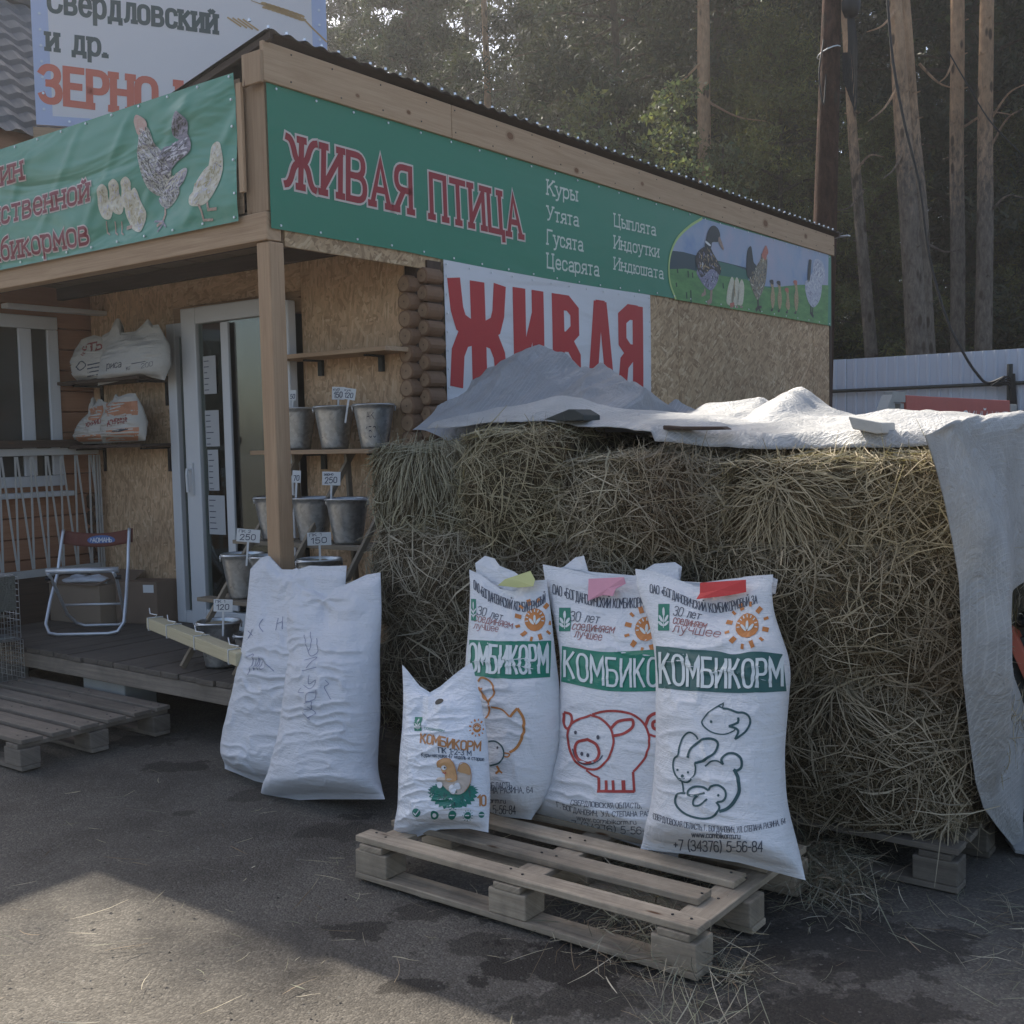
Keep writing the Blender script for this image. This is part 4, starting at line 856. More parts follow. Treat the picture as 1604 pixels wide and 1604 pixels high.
# ================================================================== SACKS
def smooth(x): x = np.clip(x, 0, 1); return x*x*(3-2*x)
class Sack:
    """filled sack: outline read on its own leaning plane, real thickness in front of and behind it"""
    def __init__(s, P0, nrm, L, R, top=(), T=.10, Tb=.07, wr=.006, seed=0, botn=.10, flat=.35, bot=(), topthin=.62, grid=(110, 170), dents=(), gather=()):
        s.P0 = np.asarray(P0, float); s.n = np.asarray(nrm, float)/np.linalg.norm(nrm)
        if np.dot(s.n, CAM-s.P0) < 0: s.n = -s.n
        s.L = np.array(L, float); s.R = np.array(R, float); s.top = np.array(top, float) if len(top) else None; s.bot = np.array(bot, float) if len(bot) else None
        s.T, s.Tb, s.wr, s.seed, s.botn, s.flat, s.tt = T, Tb, wr, seed, botn, flat, topthin; s.gr = grid; s.dents = dents; s.gather = gather
        s.sp = []
        for E in (s.L, s.R):
            d = np.r_[0, np.cumsum(np.linalg.norm(np.diff(E, axis=0), axis=1))]; d /= d[-1]; tt = np.linspace(0, 1, 60)
            x = np.interp(tt, d, E[:, 0]); y = np.interp(tt, d, E[:, 1]); kx = np.pad(x, 3, mode='edge'); ky = np.pad(y, 3, mode='edge')
            kx = np.convolve(kx, np.ones(7)/7, 'valid'); ky = np.convolve(ky, np.ones(7)/7, 'valid'); kx[[0, -1]] = x[[0, -1]]; ky[[0, -1]] = y[[0, -1]]; s.sp.append((tt, kx, ky))
        s.X = R3*0
    def px(s, u, v):
        (t, lx, ly), (_, rx, ry) = s.sp
        x = np.interp(v, t, lx)*(1-u)+np.interp(v, t, rx)*u; y = np.interp(v, t, ly)*(1-u)+np.interp(v, t, ry)*u
        if s.top is not None: y = y+np.interp(u, s.top[:, 0], s.top[:, 1])*smooth((v-.78)/.22)
        if s.bot is not None: y = y+np.interp(u, s.bot[:, 0], s.bot[:, 1])*smooth((.15-v)/.15)
        return x, y
    def thick(s, u, v):
        e = np.clip(1-np.abs(2*u-1)**2.6, 0, 1)**.55
        pv = smooth(v/s.botn)**.6*(1-s.tt*smooth((v-.45)/.5))*(1-smooth((v-.93)/.07)*.8)
        return e*pv
    def S(s, u, v, off=0., back=False, wrinkle=True):
        x, y = s.px(u, v); P = unp(x, y, s.P0, s.n); th = s.thick(u, v); t = -s.Tb*th if back else s.T*th
        if wrinkle:
            q = np.stack([u*3.0, v*26, u*0+s.seed], -1); q2 = np.stack([u*4.5+v*2, v*5, u*0+s.seed+9], -1)
            fold = s.wr*1.3*(1-np.abs(2*vnoise(q+.8*fbm(q2*1.5, 2)[..., None])))**3*(.35+1.2*smooth(.5+1.5*vnoise(np.stack([u*2, v*4, u*0+s.seed+40], -1))))*smooth((1-v)/.35)*np.clip(np.sin(math.pi*u)*1.6, 0, 1)
            t = t+(fold+s.wr*2.2*fbm(q2, 3)*(.3+1.3*smooth((v-.5)/.4)))*np.clip(th*2.5, 0, 1)*(-1 if back else 1)
            for (uc, vc, k_, amp, fr_) in s.gather: an = np.arctan2((v-vc)*2.2, u-uc); rr = np.hypot((v-vc)*1.6, u-uc); t = t+amp*np.sin(an*k_+fbm(np.stack([u*4, v*4, u*0+s.seed], -1), 2)*3)*np.exp(-(rr/fr_)**2)*np.clip(rr*8, 0, 1)*np.clip(th*2.5, 0, 1)*(-1 if back else 1)
            for (uc, vc, ru, rv, dp) in s.dents: t = t+dp*np.exp(-((u-uc)/ru)**2-((v-vc)/rv)**2)*np.clip(th*2.5, 0, 1)*(-1 if back else 1)
        return P+s.n*(t+off)[..., None]
    def build(s, name, mat, label, cat='sack', group=None):
        u = np.linspace(0, 1, s.gr[0]); v = np.linspace(0, 1, s.gr[1]); u = .5-.5*np.cos(u*math.pi); U, V = np.meshgrid(u, v)
        base = B(0, 0, 0)*0+unp(*s.px(np.array(.5), np.array(0.)), s.P0, s.n)
        s.GP = s.S(U, V); s.gu = u; s.gv = v
        mb = MB(); mb.grid(s.GP); mb.grid(s.S(U, V, back=True), flip=True)
        root = thing(name, base, label, cat, group); s.root = root
        o = mb.build('sack_body', mat, root, smooth=True); return root
    def inv(s, q):
        q = np.asarray(q, float); u = np.full(len(q), .5); v = np.full(len(q), .5); h = 1e-3
        for _ in range(9):
            f = proj(s.S(u, v, wrinkle=False)); e = f-q; fu = (proj(s.S(u+h, v, wrinkle=False))-f)/h; fv = (proj(s.S(u, v+h, wrinkle=False))-f)/h
            D = fu[:, 0]*fv[:, 1]-fu[:, 1]*fv[:, 0]; D = np.where(np.abs(D) < 1e-6, 1e-6, D)
            u = np.clip(u-np.clip((e[:, 0]*fv[:, 1]-e[:, 1]*fv[:, 0])/D, -.3, .3), .004, .996); v = np.clip(v-np.clip((fu[:, 0]*e[:, 1]-fu[:, 1]*e[:, 0])/D, -.3, .3), .002, .985)
        return u, v
    def printer(s, step=5, lift=.0015): 
        def f(p, h):
            u, v = s.inv(p); i = np.clip(np.searchsorted(s.gu, u)-1, 0, len(s.gu)-2); j = np.clip(np.searchsorted(s.gv, v)-1, 0, len(s.gv)-2)
            fu = ((u-s.gu[i])/(s.gu[i+1]-s.gu[i]))[:, None]; fv = ((v-s.gv[j])/(s.gv[j+1]-s.gv[j]))[:, None]; g_ = s.GP
            P = (g_[j, i]*(1-fu)+g_[j, i+1]*fu)*(1-fv)+(g_[j+1, i]*(1-fu)+g_[j+1, i+1]*fu)*fv; du = g_[j, i+1]-g_[j, i]; dv = g_[j+1, i]-g_[j, i]; n = np.cross(du, dv); n /= np.linalg.norm(n, axis=1)[:, None]+1e-12
            n = n*np.sign(n@s.n)[:, None]; n = n*.6+s.n*.4; return P+n*h
        return Print(f, s.root, step, lift)
def lean(a0, b0, z0, a1, z1, turn=0.):
    """plane through (a0,b0,z0) leaning back to a1 at height z1"""
    d = R3*(a1-a0)+Z3*(z1-z0); s_ = F3*math.cos(turn)+R3*math.sin(turn); n = np.cross(s_, d); return B(a0, b0, z0), n/np.linalg.norm(n)

# -- two plain woven sacks left of the hay
P0, n_ = lean(-.33, 0, 0, -.04, .95)
s2 = Sack(P0, n_, [(352, 1204), (351, 1160), (370, 1080), (382, 1020), (387, 950), (391, 905), (392, 892)], [(472, 1238), (505, 1150), (528, 1040), (536, 960), (541, 920), (543, 886)],
          [(0, 0), (.12, -18), (.2, -20), (.33, 2), (.5, 4), (.62, -2), (.8, 0), (1, 0)], bot=[(0, 0), (.4, 6), (1, 0)], T=.10, Tb=.05, wr=.008, seed=3, topthin=.7, gather=((.5, .97, 8, .006, .3),))
s2.build('woven_sack', M['sack'], 'white woven sack standing behind, closest to the porch post', 'sack')
P0, n_ = lean(-.40, -.6, 0, -.04, .95)
s1 = Sack(P0, n_, [(402, 1256), (428, 1215), (447, 1140), (455, 1060), (450, 980), (447, 930), (449, 896)], [(603, 1252), (590, 1205), (595, 1120), (594, 1030), (598, 960), (596, 897)],
          [(0, 0), (.12, -6), (.22, 14), (.35, 22), (.46, 32), (.52, 26), (.7, 16), (.86, 4), (1, 0)], bot=[(0, 0), (.5, -2), (1, 0)], T=.125, Tb=.05, wr=.009, seed=11, topthin=.68, gather=((.47, .95, 9, .006, .30),), dents=((.45, .88, .10, .06, -.008), (.25, .8, .1, .06, .012), (.75, .83, .12, .03, .012)))
s1.build('woven_sack', M['sack'], 'front white woven sack with blue handwriting down its left side', 'sack')
pr = s1.printer(2.6)
ink('pen', (.22, .24, .34))
for P in ([(478, 995), (482, 1012)], [(487, 990), (490, 1010), (484, 1022)], [(497, 1000), (500, 1020), (488, 1028), (482, 1012)], [(480, 1035), (498, 1030), (484, 1048)], [(478, 1052), (500, 1046)], [(488, 1058), (486, 1072), (498, 1066), (490, 1080), (478, 1074)], [(498, 1085), (486, 1088), (484, 1100), (496, 1096), (500, 1082)], [(474, 1078), (470, 1085), (480, 1086)], [(512, 1066), (516, 1072), (510, 1078), (520, 1096)], [(480, 1104), (492, 1100), (490, 1112), (480, 1112)], [(476, 1116), (488, 1128)], [(486, 1108), (496, 1118), (484, 1126)]):
    pr.stroke(sp(P, 4), 1.0, 'pen')
pr.done({'pen': 'handwriting'})
pr = s2.printer(2.6)
for P in ([(412, 970), (407, 980), (414, 990)], [(436, 968), (434, 988)], [(434, 978), (444, 974)], [(444, 966), (444, 986)], [(388, 988), (396, 996)], [(396, 986), (388, 1000)], [(388, 1030), (398, 1026), (392, 1058)], [(402, 1032), (400, 1050), (408, 1030), (406, 1050)], [(412, 1030), (418, 1046), (410, 1048), (412, 1036)], [(420, 1040), (432, 1052)]): pr.stroke(sp(P, 4), 1.2, 'pen')
pr.done({'pen': 'handwriting'})
# seam stitched along the torn mouth: back panel peeking over the front one
def patch(name, mat, pts, P0, n, off, parent, thick=.002, curl=0.):
    P = unp(np.array([p[0] for p in pts], float), np.array([p[1] for p in pts], float), P0, n)
    if np.dot(n, CAM-P0) < 0: n = -n
    P = P+n*off; mb = MB()
    if curl:
        cc = P.mean(0); P = P+n*(np.sin(np.arange(len(P))*2.1)*curl)[:, None]; V = [cc+n*curl*.5]+list(P)+[cc-n*thick]+list(P-n*thick); m_ = len(P)
        F = [(0, 1+i, 1+(i+1) % m_) for i in range(m_)]+[(m_+1, m_+2+(i+1) % m_, m_+2+i) for i in range(m_)]+[(1+i, m_+2+i, m_+2+(i+1) % m_, 1+(i+1) % m_) for i in range(m_)]; mb.add(V, F)
    else: mb.prism(P, -n*thick)
    return mb.build(name, mat, parent)

# -- branded feed sacks on the front pallet
GREEN, GREEN2 = 'band_green', 'band_dark'
ink(GREEN, (.012, .185, .115)); ink(GREEN2, (.03, .105, .095)); ink('band_text', (.62, .66, .64)); ink('txt', (.075, .085, .11)); ink('txt_red', (.30, .10, .09)); ink('orange', (.52, .19, .045)); ink('ink_red', (.38, .045, .035)); ink('ink_teal', (.035, .085, .09)); ink('ink_orange', (.50, .20, .05)); ink('ink_grey', (.07, .07, .09))
def sun_logo(pr, cx, cy, r, sq=1., m_='orange'):
    pr.fan(ell(cx, cy, r*sq, r, 16), m_, 0, 2)
    for k in range(12):
        t = k*math.pi/6+.2; L = (1.32, 1.85) if k % 2 == 0 else (1.5, 1.9)
        pr.stroke([(cx+r*sq*L[0]*math.cos(t), cy+r*L[0]*math.sin(t)), (cx+r*sq*L[1]*math.cos(t), cy+r*L[1]*math.sin(t))], r*(.36 if k % 2 == 0 else .22), m_, 0)
    for (dx, dy, rot) in ((0, -.05, 0), (-.32, .15, -.7), (.32, .15, .7)): pr.fan(ell(cx+dx*r*sq, cy+dy*r, r*.13*sq, r*.36, 10, rot), 'band_text', 1, 1)
    for k in range(9): t = math.pi*(.95+1.1*k/8); pr.stroke([(cx+r*sq*.66*math.cos(t), cy+r*.66*math.sin(t)), (cx+r*sq*.9*math.cos(t), cy+r*.9*math.sin(t))], r*.09, 'band_text', 1)
def wheat_logo(pr, x0, y0, x1, y1, m_=GREEN):
    pr.quad([(x0, y0), (x1, y0), (x1, y1), (x0, y1)], 3, 5, m_, 0); cx, w_, h_ = (x0+x1)/2, x1-x0, y1-y0
    for (dx, dy, rot, ry) in ((0, .30, 0, .17), (-.25, .55, -.5, .15), (.25, .55, .5, .15), (-.26, .74, -.8, .13), (.26, .74, .8, .13)): pr.fan(ell(cx+dx*w_, y0+dy*h_, w_*.12, h_*ry, 10, rot), 'band_text', 1, 1)
    pr.stroke([(cx, y0+.4*h_), (cx, y0+.9*h_)], w_*.07, 'band_text', 1)
def T(pr, s, P, h, mat, wgt=.13, h1=None, tilt=(0, 0), **kw):
    P = sp(P, 5) if len(P) > 2 else np.array(P, float); pr.text(s, P, np.array([tilt[0], -h]), h*wgt, mat, up1=np.array([tilt[1], -(h1 or h)]), **kw)

# pig sack (middle)
P0, n_ = lean(-.35, -2.0, .144, .0, 1.0)
pig = Sack(P0, n_, [(830, 1283), (858, 1240), (876, 1180), (881, 1100), (880, 1030), (868, 970), (856, 925), (850, 884)], [(1062, 1345), (1075, 1260), (1086, 1180), (1088, 1100), (1086, 1030), (1078, 960), (1066, 920), (1062, 886)],
           [(0, 0), (.2, 8), (.45, 20), (.6, 22), (.72, 14), (.85, 0), (1, 0)], bot=[(0, 0), (.5, -6), (1, 0)], T=.12, Tb=.06, wr=.006, gather=((.55, .98, 8, .007, .22),), seed=21, topthin=.8)
pig.build('feed_sack', M['sack2'], 'middle feed sack with red pig drawing and pink paper tag', 'feed sack', 'branded feed sacks leaning on the hay')
pr = pig.printer(2.6)
T(pr, 'ОАО «БОГДАНОВИЧСКИЙ КОМБИКОРМОВЫЙ ЗАВОД»', [(866, 930), (905, 942), (945, 952), (1000, 951), (1062, 946)], 15, 'txt', .09)
T(pr, '30 лет', [(892, 972), (938, 977)], 15, 'txt', .085, italic=.25); T(pr, 'соединяем', [(896, 986), (963, 993)], 14, 'txt_red', .085, italic=.25, h1=15); T(pr, 'лучшее', [(900, 998), (943, 1004)], 13, 'txt_red', .085, italic=.2)
wheat_logo(pr, 876, 952, 894, 989); sun_logo(pr, 1012, 985, 20, .9)
pr.quad([(880, 1012), (1086, 1026), (1086, 1080), (881, 1072)], 30, 10, GREEN, 0) if False else None
def band(pr, top, bot, m_):
    top = sp(top, 8); bot = sp(bot, 8); n = 90; V = []; 
    for j in range(19):
        for i in range(n+1): V.append(base_pt(top, i/n)*(1-j/18)+base_pt(bot, i/n)*(j/18))
    F = [(j*(n+1)+i, j*(n+1)+i+1, (j+1)*(n+1)+i+1, (j+1)*(n+1)+i) for j in range(18) for i in range(n)]; pr._put(m_, np.array(V), F, 0, 0)
band(pr, [(881, 1012), (950, 1022), (1020, 1018), (1084, 1016)], [(880, 1068), (950, 1082), (1020, 1083), (1086, 1080)], GREEN)
T(pr, 'КОМБИКОРМ', [(886, 1060), (950, 1074), (1010, 1076), (1078, 1072)], 40, 'band_text', .10, lay=2, gap=2.4, h1=45)
K = lambda L, w_=4., m_='ink_red', cl=False, n=5: pr.stroke(sp([(820+x*.2242, 980+y*.2245) for x, y in L], n, cl), w_, m_, 0)
K([(470, 625), (350, 680), (315, 780), (330, 880), (380, 960), (450, 1000), (530, 995), (600, 920), (632, 820), (610, 720), (540, 650), (470, 625)], 3.6); K([(285, 610), (290, 690), (320, 722), (345, 670), (330, 620), (285, 605)], 4.); K([(610, 720), (660, 670), (740, 655), (765, 665), (760, 710), (700, 755), (635, 770)], 4.6)
K([(480, 620), (560, 600), (660, 598), (760, 620), (830, 670), (870, 740), (885, 820), (860, 910), (800, 990), (770, 1020)], 3.6); K([(768, 1020), (776, 1160)], 4., n=1); K([(440, 1010), (490, 1045), (528, 1060)], 3.); K([(528, 1060), (532, 1158), (778, 1158)], 4.5, n=1)
for x in (580, 628, 700): K([(x, 1080), (x+4, 1150)], 4.5 if x < 700 else 6, n=1)
K([(450, 795), (380, 815), (362, 870), (385, 930), (445, 960), (505, 945), (530, 890), (510, 830), (450, 795)], 4.6, 'ink_red', n=5); K([(345, 860), (365, 920), (430, 970), (520, 950), (555, 905)], 2., 'txt')
for x, y, r in ((372, 748, 2.2), (524, 780, 2.6), (410, 895, 2.4), (452, 905, 2.4)): pr.fan(ell(820+x*.2242, 980+y*.2245, r, r*1.4, 10), 'ink_grey', 0, 1)
K([(850, 700), (880, 640), (930, 615), (960, 650), (950, 720), (910, 715), (905, 680), (930, 665)], 5.); K([(880, 760), (930, 775), (960, 750)], 3.5)
T(pr, 'СВЕРДЛОВСКАЯ ОБЛАСТЬ,', [(896, 1261), (950, 1266), (1006, 1266)], 8, 'txt', .11); T(pr, 'Г. БОГДАНОВИЧ, УЛ. СТЕПАНА РАЗИНА, 64', [(873, 1264), (905, 1274), (950, 1279), (1052, 1278)], 8, 'txt', .11)
T(pr, 'www.combikorm.ru', [(904, 1284), (950, 1290), (997, 1291)], 7, 'txt', .12); T(pr, '+7 (34376) 5-56-84', [(888, 1294), (950, 1304), (1030, 1307)], 11, 'txt', .10)
pr.done({m_: ('picture' if m_ in ('ink_red', 'orange', 'ink_grey') else 'band' if m_ == GREEN else 'lettering') for m_ in PR})
# chicken sack (left, behind the small bag)
P0, n_ = lean(-.44, -1.5, .144, -.02, 1.0)
chk = Sack(P0, n_, [(742, 1262), (738, 1200), (735, 1120), (733, 1040), (735, 970), (737, 930), (735, 892)], [(832, 1284), (862, 1235), (878, 1150), (876, 1080), (868, 1010), (862, 950), (856, 908)],
           [(0, 0), (.15, 6), (.4, 24), (.6, 26), (.8, 6), (1, 0)], bot=[(0, 0), (.5, 6), (1, 0)], T=.12, Tb=.06, wr=.006, gather=((.55, .98, 8, .007, .22),), seed=31, topthin=.8)
chk.build('feed_sack', M['sack2'], 'feed sack with orange hen drawing behind the small white bag', 'feed sack', 'branded feed sacks leaning on the hay')
pr = chk.printer(2.6)
T(pr, 'ОАО «БОГДАНОВИЧСКИЙ КОМБИКОРМОВЫЙ', [(742, 922), (762, 938), (800, 954), (830, 957), (854, 944)], 14, 'txt', .09)
T(pr, '30 лет', [(746, 962), (786, 972)], 14, 'txt', .085, italic=.25, h1=12); T(pr, 'соединяем', [(741, 972), (802, 985)], 13, 'txt_red', .085, italic=.25); T(pr, 'лучшее', [(741, 984), (780, 990)], 11, 'txt_red', .085, italic=.2)
wheat_logo(pr, 738, 938, 745, 972); sun_logo(pr, 838, 971, 18, .95)
band(pr, [(735, 1002), (790, 1005), (864, 1004)], [(736, 1058), (790, 1064), (862, 1061)], GREEN)
T(pr, 'ОМБИКОРМ', [(737, 1052), (790, 1056), (858, 1054)], 43, 'band_text', .10, lay=2, gap=2.4)
C_ = lambda L, w_=3., m_='ink_orange', n=5: pr.stroke(sp([(600+x*.2244, 850+y*.2244) for x, y in L], n), w_, m_, 0)
C_([(665, 970), (700, 948), (750, 970), (778, 1030), (765, 1080), (740, 1110), (700, 1060), (668, 1010)], 3.); C_([(740, 1110), (745, 1160), (725, 1230)], 3.); C_([(760, 1150), (830, 1165), (890, 1220)], 2.6); C_([(890, 1220), (915, 1190), (945, 1160)], 4., n=1); C_([(945, 1160), (985, 1230), (985, 1330), (950, 1410), (895, 1470)], 4.4)
C_([(740, 1390), (790, 1390), (840, 1430), (850, 1490), (820, 1540), (750, 1560)], 2.4, 'ink_teal'); C_([(850, 1470), (890, 1480), (880, 1500), (850, 1495)], 2.4); C_([(800, 1560), (812, 1590), (790, 1615)], 3.4); C_([(812, 1590), (835, 1610)], 2.6); pr.fan(ell(781, 1172, 1.8, 2.4, 8), 'ink_grey', 0, 1); C_([(690, 1015), (700, 1080), (735, 1105)], 3)
T(pr, 'ОБЛАСТЬ,', [(765, 1236), (805, 1236)], 10, 'txt', .09); T(pr, 'СТЕПАНА РАЗИНА, 64', [(740, 1243), (835, 1242)], 9.5, 'txt', .09); T(pr, 'combikorm.ru', [(740, 1257), (792, 1258)], 7, 'txt', .14); T(pr, '(34376) 5-56-84', [(735, 1274), (808, 1275)], 13, 'txt', .09)
pr.done({m_: ('picture' if m_ in ('ink_orange', 'orange', 'ink_grey', 'ink_teal') else 'band' if m_ == GREEN else 'lettering') for m_ in PR})
# rabbit sack (right)
P0, n_ = lean(-.45, -2.45, .144, -.07, 1.0)
rab = Sack(P0, n_, [(1003, 1330), (1024, 1262), (1031, 1180), (1031, 1100), (1028, 1030), (1014, 960), (998, 925), (995, 891)], [(1262, 1379), (1250, 1325), (1232, 1258), (1228, 1180), (1235, 1100), (1240, 1040), (1222, 990), (1208, 945), (1211, 900)],
           [(0, 0), (.15, 4), (.3, 14), (.45, 24), (.6, 20), (.8, 6), (1, 0)], bot=[(0, 0), (.3, -6), (.6, -8), (1, 0)], T=.125, Tb=.06, wr=.006, gather=((.6, .98, 8, .008, .22),), seed=41, topthin=.72, dents=((.62, .87, .12, .05, -.03), (.85, .75, .1, .03, .014), (.6, .74, .2, .025, .012)))
rab.build('feed_sack', M['sack2'], 'right feed sack with rabbit and fish drawing and red tag', 'feed sack', 'branded feed sacks leaning on the hay')
pr = rab.printer(2.6)
T(pr, 'ОАО «БОГДАНОВИЧСКИЙ КОМБИКОРМОВЫЙ ЗА', [(1018, 928), (1044, 934), (1080, 950), (1110, 957), (1150, 952), (1187, 946)], 13, 'txt', .095)
T(pr, '30 лет', [(1055, 964), (1096, 970)], 15, 'txt', .09, italic=.25, h1=12); T(pr, 'соединяем', [(1055, 977), (1106, 986)], 14, 'txt_red', .09, italic=.25); T(pr, 'лучшее', [(1054, 990), (1128, 1000)], 14, 'txt_red', .09, italic=.2)
wheat_logo(pr, 1031, 946, 1049, 988); sun_logo(pr, 1170, 980, 20, .95)
band(pr, [(1028, 1012), (1080, 1018), (1125, 1021), (1150, 1026), (1180, 1021), (1226, 1025)], [(1032, 1078), (1090, 1083), (1160, 1086), (1232, 1083)], GREEN2)
T(pr, 'КОМБИКОРМ', [(1036, 1070), (1090, 1076), (1160, 1078), (1225, 1074)], 46, 'band_text', .10, lay=2, gap=2.3, h1=42)
Q_ = lambda L, w_=2.8, m_='ink_teal', n=5: pr.stroke(sp([(980+x*.1683, 1080+y*.1683) for x, y in L], n), w_, m_, 0)
Q_([(905, 175), (860, 160), (800, 200), (745, 250), (710, 305), (745, 360), (820, 405), (920, 418), (1000, 390), (1020, 370)], 2.2); Q_([(905, 175), (912, 130), (880, 145), (845, 165)], 2.2, n=1); Q_([(905, 178), (960, 185), (1040, 215), (1100, 220), (1150, 250), (1160, 310), (1120, 390), (1060, 440), (1020, 462)], 3.4); Q_([(1050, 262), (1045, 310), (960, 342)], 3.6, n=2); Q_([(960, 342), (1030, 365), (1050, 400), (1020, 465)], 3.6, n=3)
Q_([(498, 620), (508, 520), (540, 440), (600, 402), (650, 425), (675, 465)], 2.6); Q_([(498, 620), (455, 650), (445, 720), (470, 800), (530, 855), (590, 860), (640, 810), (660, 740), (655, 690)], 2.6); Q_([(588, 640), (610, 570), (680, 490), (770, 458), (840, 475), (858, 520), (820, 600), (740, 660), (655, 692)], 3.8)
Q_([(740, 715), (800, 672), (860, 668), (910, 700)], 2.4); Q_([(910, 700), (900, 650), (950, 600), (1020, 600), (1080, 650), (1080, 720), (1040, 755), (1005, 745)], 4.); Q_([(1010, 745), (1050, 830), (1062, 940), (1020, 1040), (950, 1110), (880, 1140)], 5.4)
Q_([(530, 860), (540, 965)], 2.4); Q_([(560, 968), (500, 970), (462, 1020), (480, 1090), (560, 1160), (680, 1200), (780, 1200), (850, 1160), (878, 1100), (850, 1050)], 3.4); Q_([(740, 965), (660, 990), (590, 985), (585, 940), (640, 905), (720, 910), (770, 940)], 3.4); Q_([(770, 940), (800, 905), (870, 895), (930, 940), (940, 1000), (910, 1040), (860, 1050)], 3.4); Q_([(690, 985), (640, 1030), (640, 1080), (700, 1080), (770, 1025)], 3.)
for x, y, r in ((796, 300, 2.2), (486, 750, 1.8), (584, 773, 1.8), (532, 808, 2.6), (870, 988, 2.)): pr.fan(ell(980+x*.1683, 1080+y*.1683, r, r*1.1, 10), 'ink_teal', 0, 1)
Q_([(505, 828), (530, 838), (560, 832)], 1.2)
T(pr, 'СВЕРДЛОВСКАЯ ОБЛАСТЬ, Г. БОГДАНОВИЧ, УЛ. СТЕПАНА РАЗИНА, 64', [(1024, 1283), (1060, 1294), (1110, 1302), (1160, 1304), (1200, 1298), (1230, 1290)], 9, 'txt', .095, gap=1.3)
T(pr, 'www.combikorm.ru', [(1084, 1311), (1160, 1314)], 8, 'txt', .14); T(pr, '+7 (34376) 5-56-84', [(1056, 1331), (1125, 1334), (1195, 1334)], 16, 'txt', .11)
pr.done({m_: ('picture' if m_ in ('orange', 'ink_teal') else 'band' if m_ == GREEN2 else 'lettering') for m_ in PR})
# mouths of the sacks: back panels and folded lips
patch('back_panel', M['sack2'], [(742, 900), (741, 880), (754, 867), (770, 872), (779, 884), (800, 892), (815, 903), (826, 920), (800, 925), (760, 912)], chk.P0, chk.n, -.02, chk.root, curl=.006)
patch('back_panel', M['sack2'], [(856, 892), (880, 886), (896, 870), (910, 868), (906, 890), (930, 895), (1000, 900), (985, 925), (900, 915)], pig.P0, pig.n, -.02, pig.root, curl=.006)
patch('back_panel', M['sack2'], [(985, 900), (1020, 880), (1050, 876), (1062, 884), (1060, 910), (1000, 925)], pig.P0, pig.n, -.03, pig.root, curl=.006)
patch('back_panel', M['sack2'], [(1050, 905), (1090, 909), (1130, 902), (1180, 897), (1196, 896), (1211, 902), (1208, 925), (1130, 935), (1080, 925)], rab.P0, rab.n, -.035, rab.root, curl=.004)
PR['tag_yellow'] = plain('tag_yellow', (.55, .55, .24), .7, vary=.05); PR['tag_pink'] = plain('tag_pink', (.72, .33, .40), .7, vary=.08); PR['tag_red'] = plain('tag_red', (.62, .055, .05), .6, vary=.06)
def tagpaper(mat, pts, sk, off, label):
    P = unp(np.array([p[0] for p in pts], float), np.array([p[1] for p in pts], float), sk.P0, sk.n)
    t_ = thing('paper_tag', P.mean(0), label, 'paper tag', 'coloured paper tags on the feed sacks'); patch('tag_sheet', PR[mat], pts, sk.P0, sk.n, off, t_, .0015, curl=.004)
tagpaper('tag_yellow', [(790, 923), (802, 914), (840, 900), (848, 914), (846, 925), (820, 926)], chk, .045, 'folded yellow paper tag on the hen sack')
tagpaper('tag_pink', [(934, 913), (990, 911), (991, 920), (976, 929), (973, 940), (955, 938), (933, 947)], pig, .055, 'torn pink paper tag on the pig sack')
tagpaper('tag_red', [(1107, 920), (1179, 916), (1178, 934), (1150, 940), (1102, 946), (1106, 936)], rab, .052, 'red paper tag stapled to the rabbit sack')

# small printed plastic bag
P0, n_ = lean(-.70, -1.57, .144, -.50, .85, .0)
sm_ = Sack(P0, n_, [(613, 1314), (627, 1268), (629, 1200), (632, 1140), (632, 1090), (630, 1041)], [(765, 1304), (767, 1230), (762, 1150), (752, 1090), (739, 1038)],
           [(0, 0), (.08, 10), (.25, 34), (.4, 45), (.55, 36), (.75, 18), (.9, 6), (1, 0)], bot=[(0, 0), (.2, 2), (.5, -10), (.8, -8), (1, 0)], T=.075, Tb=.05, wr=.0045, gather=((.4, .9, 7, .006, .3),), seed=51, topthin=.92, botn=.14, dents=((.3, .7, .1, .1, -.01), (.6, .65, .1, .12, .01)))
sm_.build('feed_bag', M['film'], 'small white plastic feed bag with cartoon hen on a green nest', 'feed bag')
pr = sm_.printer(2.2)
ink('brown_t', (.42, .19, .07)); ink('nest', (.015, .17, .13)); ink('hen_tan', (.50, .28, .12)); ink('hen_grey', (.50, .42, .35)); ink('navy_t', (.02, .05, .09)); ink('cut', (.02, .02, .018)); ink('egg', (.72, .73, .76))
wheat_logo(pr, 649, 1123, 660, 1145); T(pr, 'соединяем', [(664, 1142), (698, 1147)], 5, 'nest', .12, italic=.2); sun_logo(pr, 747, 1140, 7.5, .9)
T(pr, 'КОМБИКОРМ', [(659, 1163), (690, 1168), (720, 1174), (752, 1176)], 14, 'brown_t', .19, gap=1.8, tilt=(1, 1)); T(pr, 'ПК 1-2-3 М', [(688, 1179), (738, 1184)], 8, 'navy_t', .14); T(pr, 'Куры-несушки 47 недель и старше', [(661, 1185), (700, 1187), (758, 1192)], 6, 'navy_t', .13)
Z_ = lambda L: [(600+x*.187, 1100+y*.187) for x, y in L]
rr_ = []
for k in range(56): t = 2*math.pi*k/56; r_ = 1.+(.10 if k % 2 else -.04); rr_.append((590+195*r_*math.cos(t), 740+(150 if math.sin(t) > 0 else 70)*r_*math.sin(t)))
pr.fan(Z_(rr_), 'nest', 0, 5)
for k in range(46): 
    x = 410+random.random()*360; y = 700+random.random()*150*(1-abs(x-590)/260)
    pr.stroke(Z_([(x, y), (x+(x-590)*.08, y+30)]), 1.3, 'band_green' if k % 2 else 'ink_teal', 1)
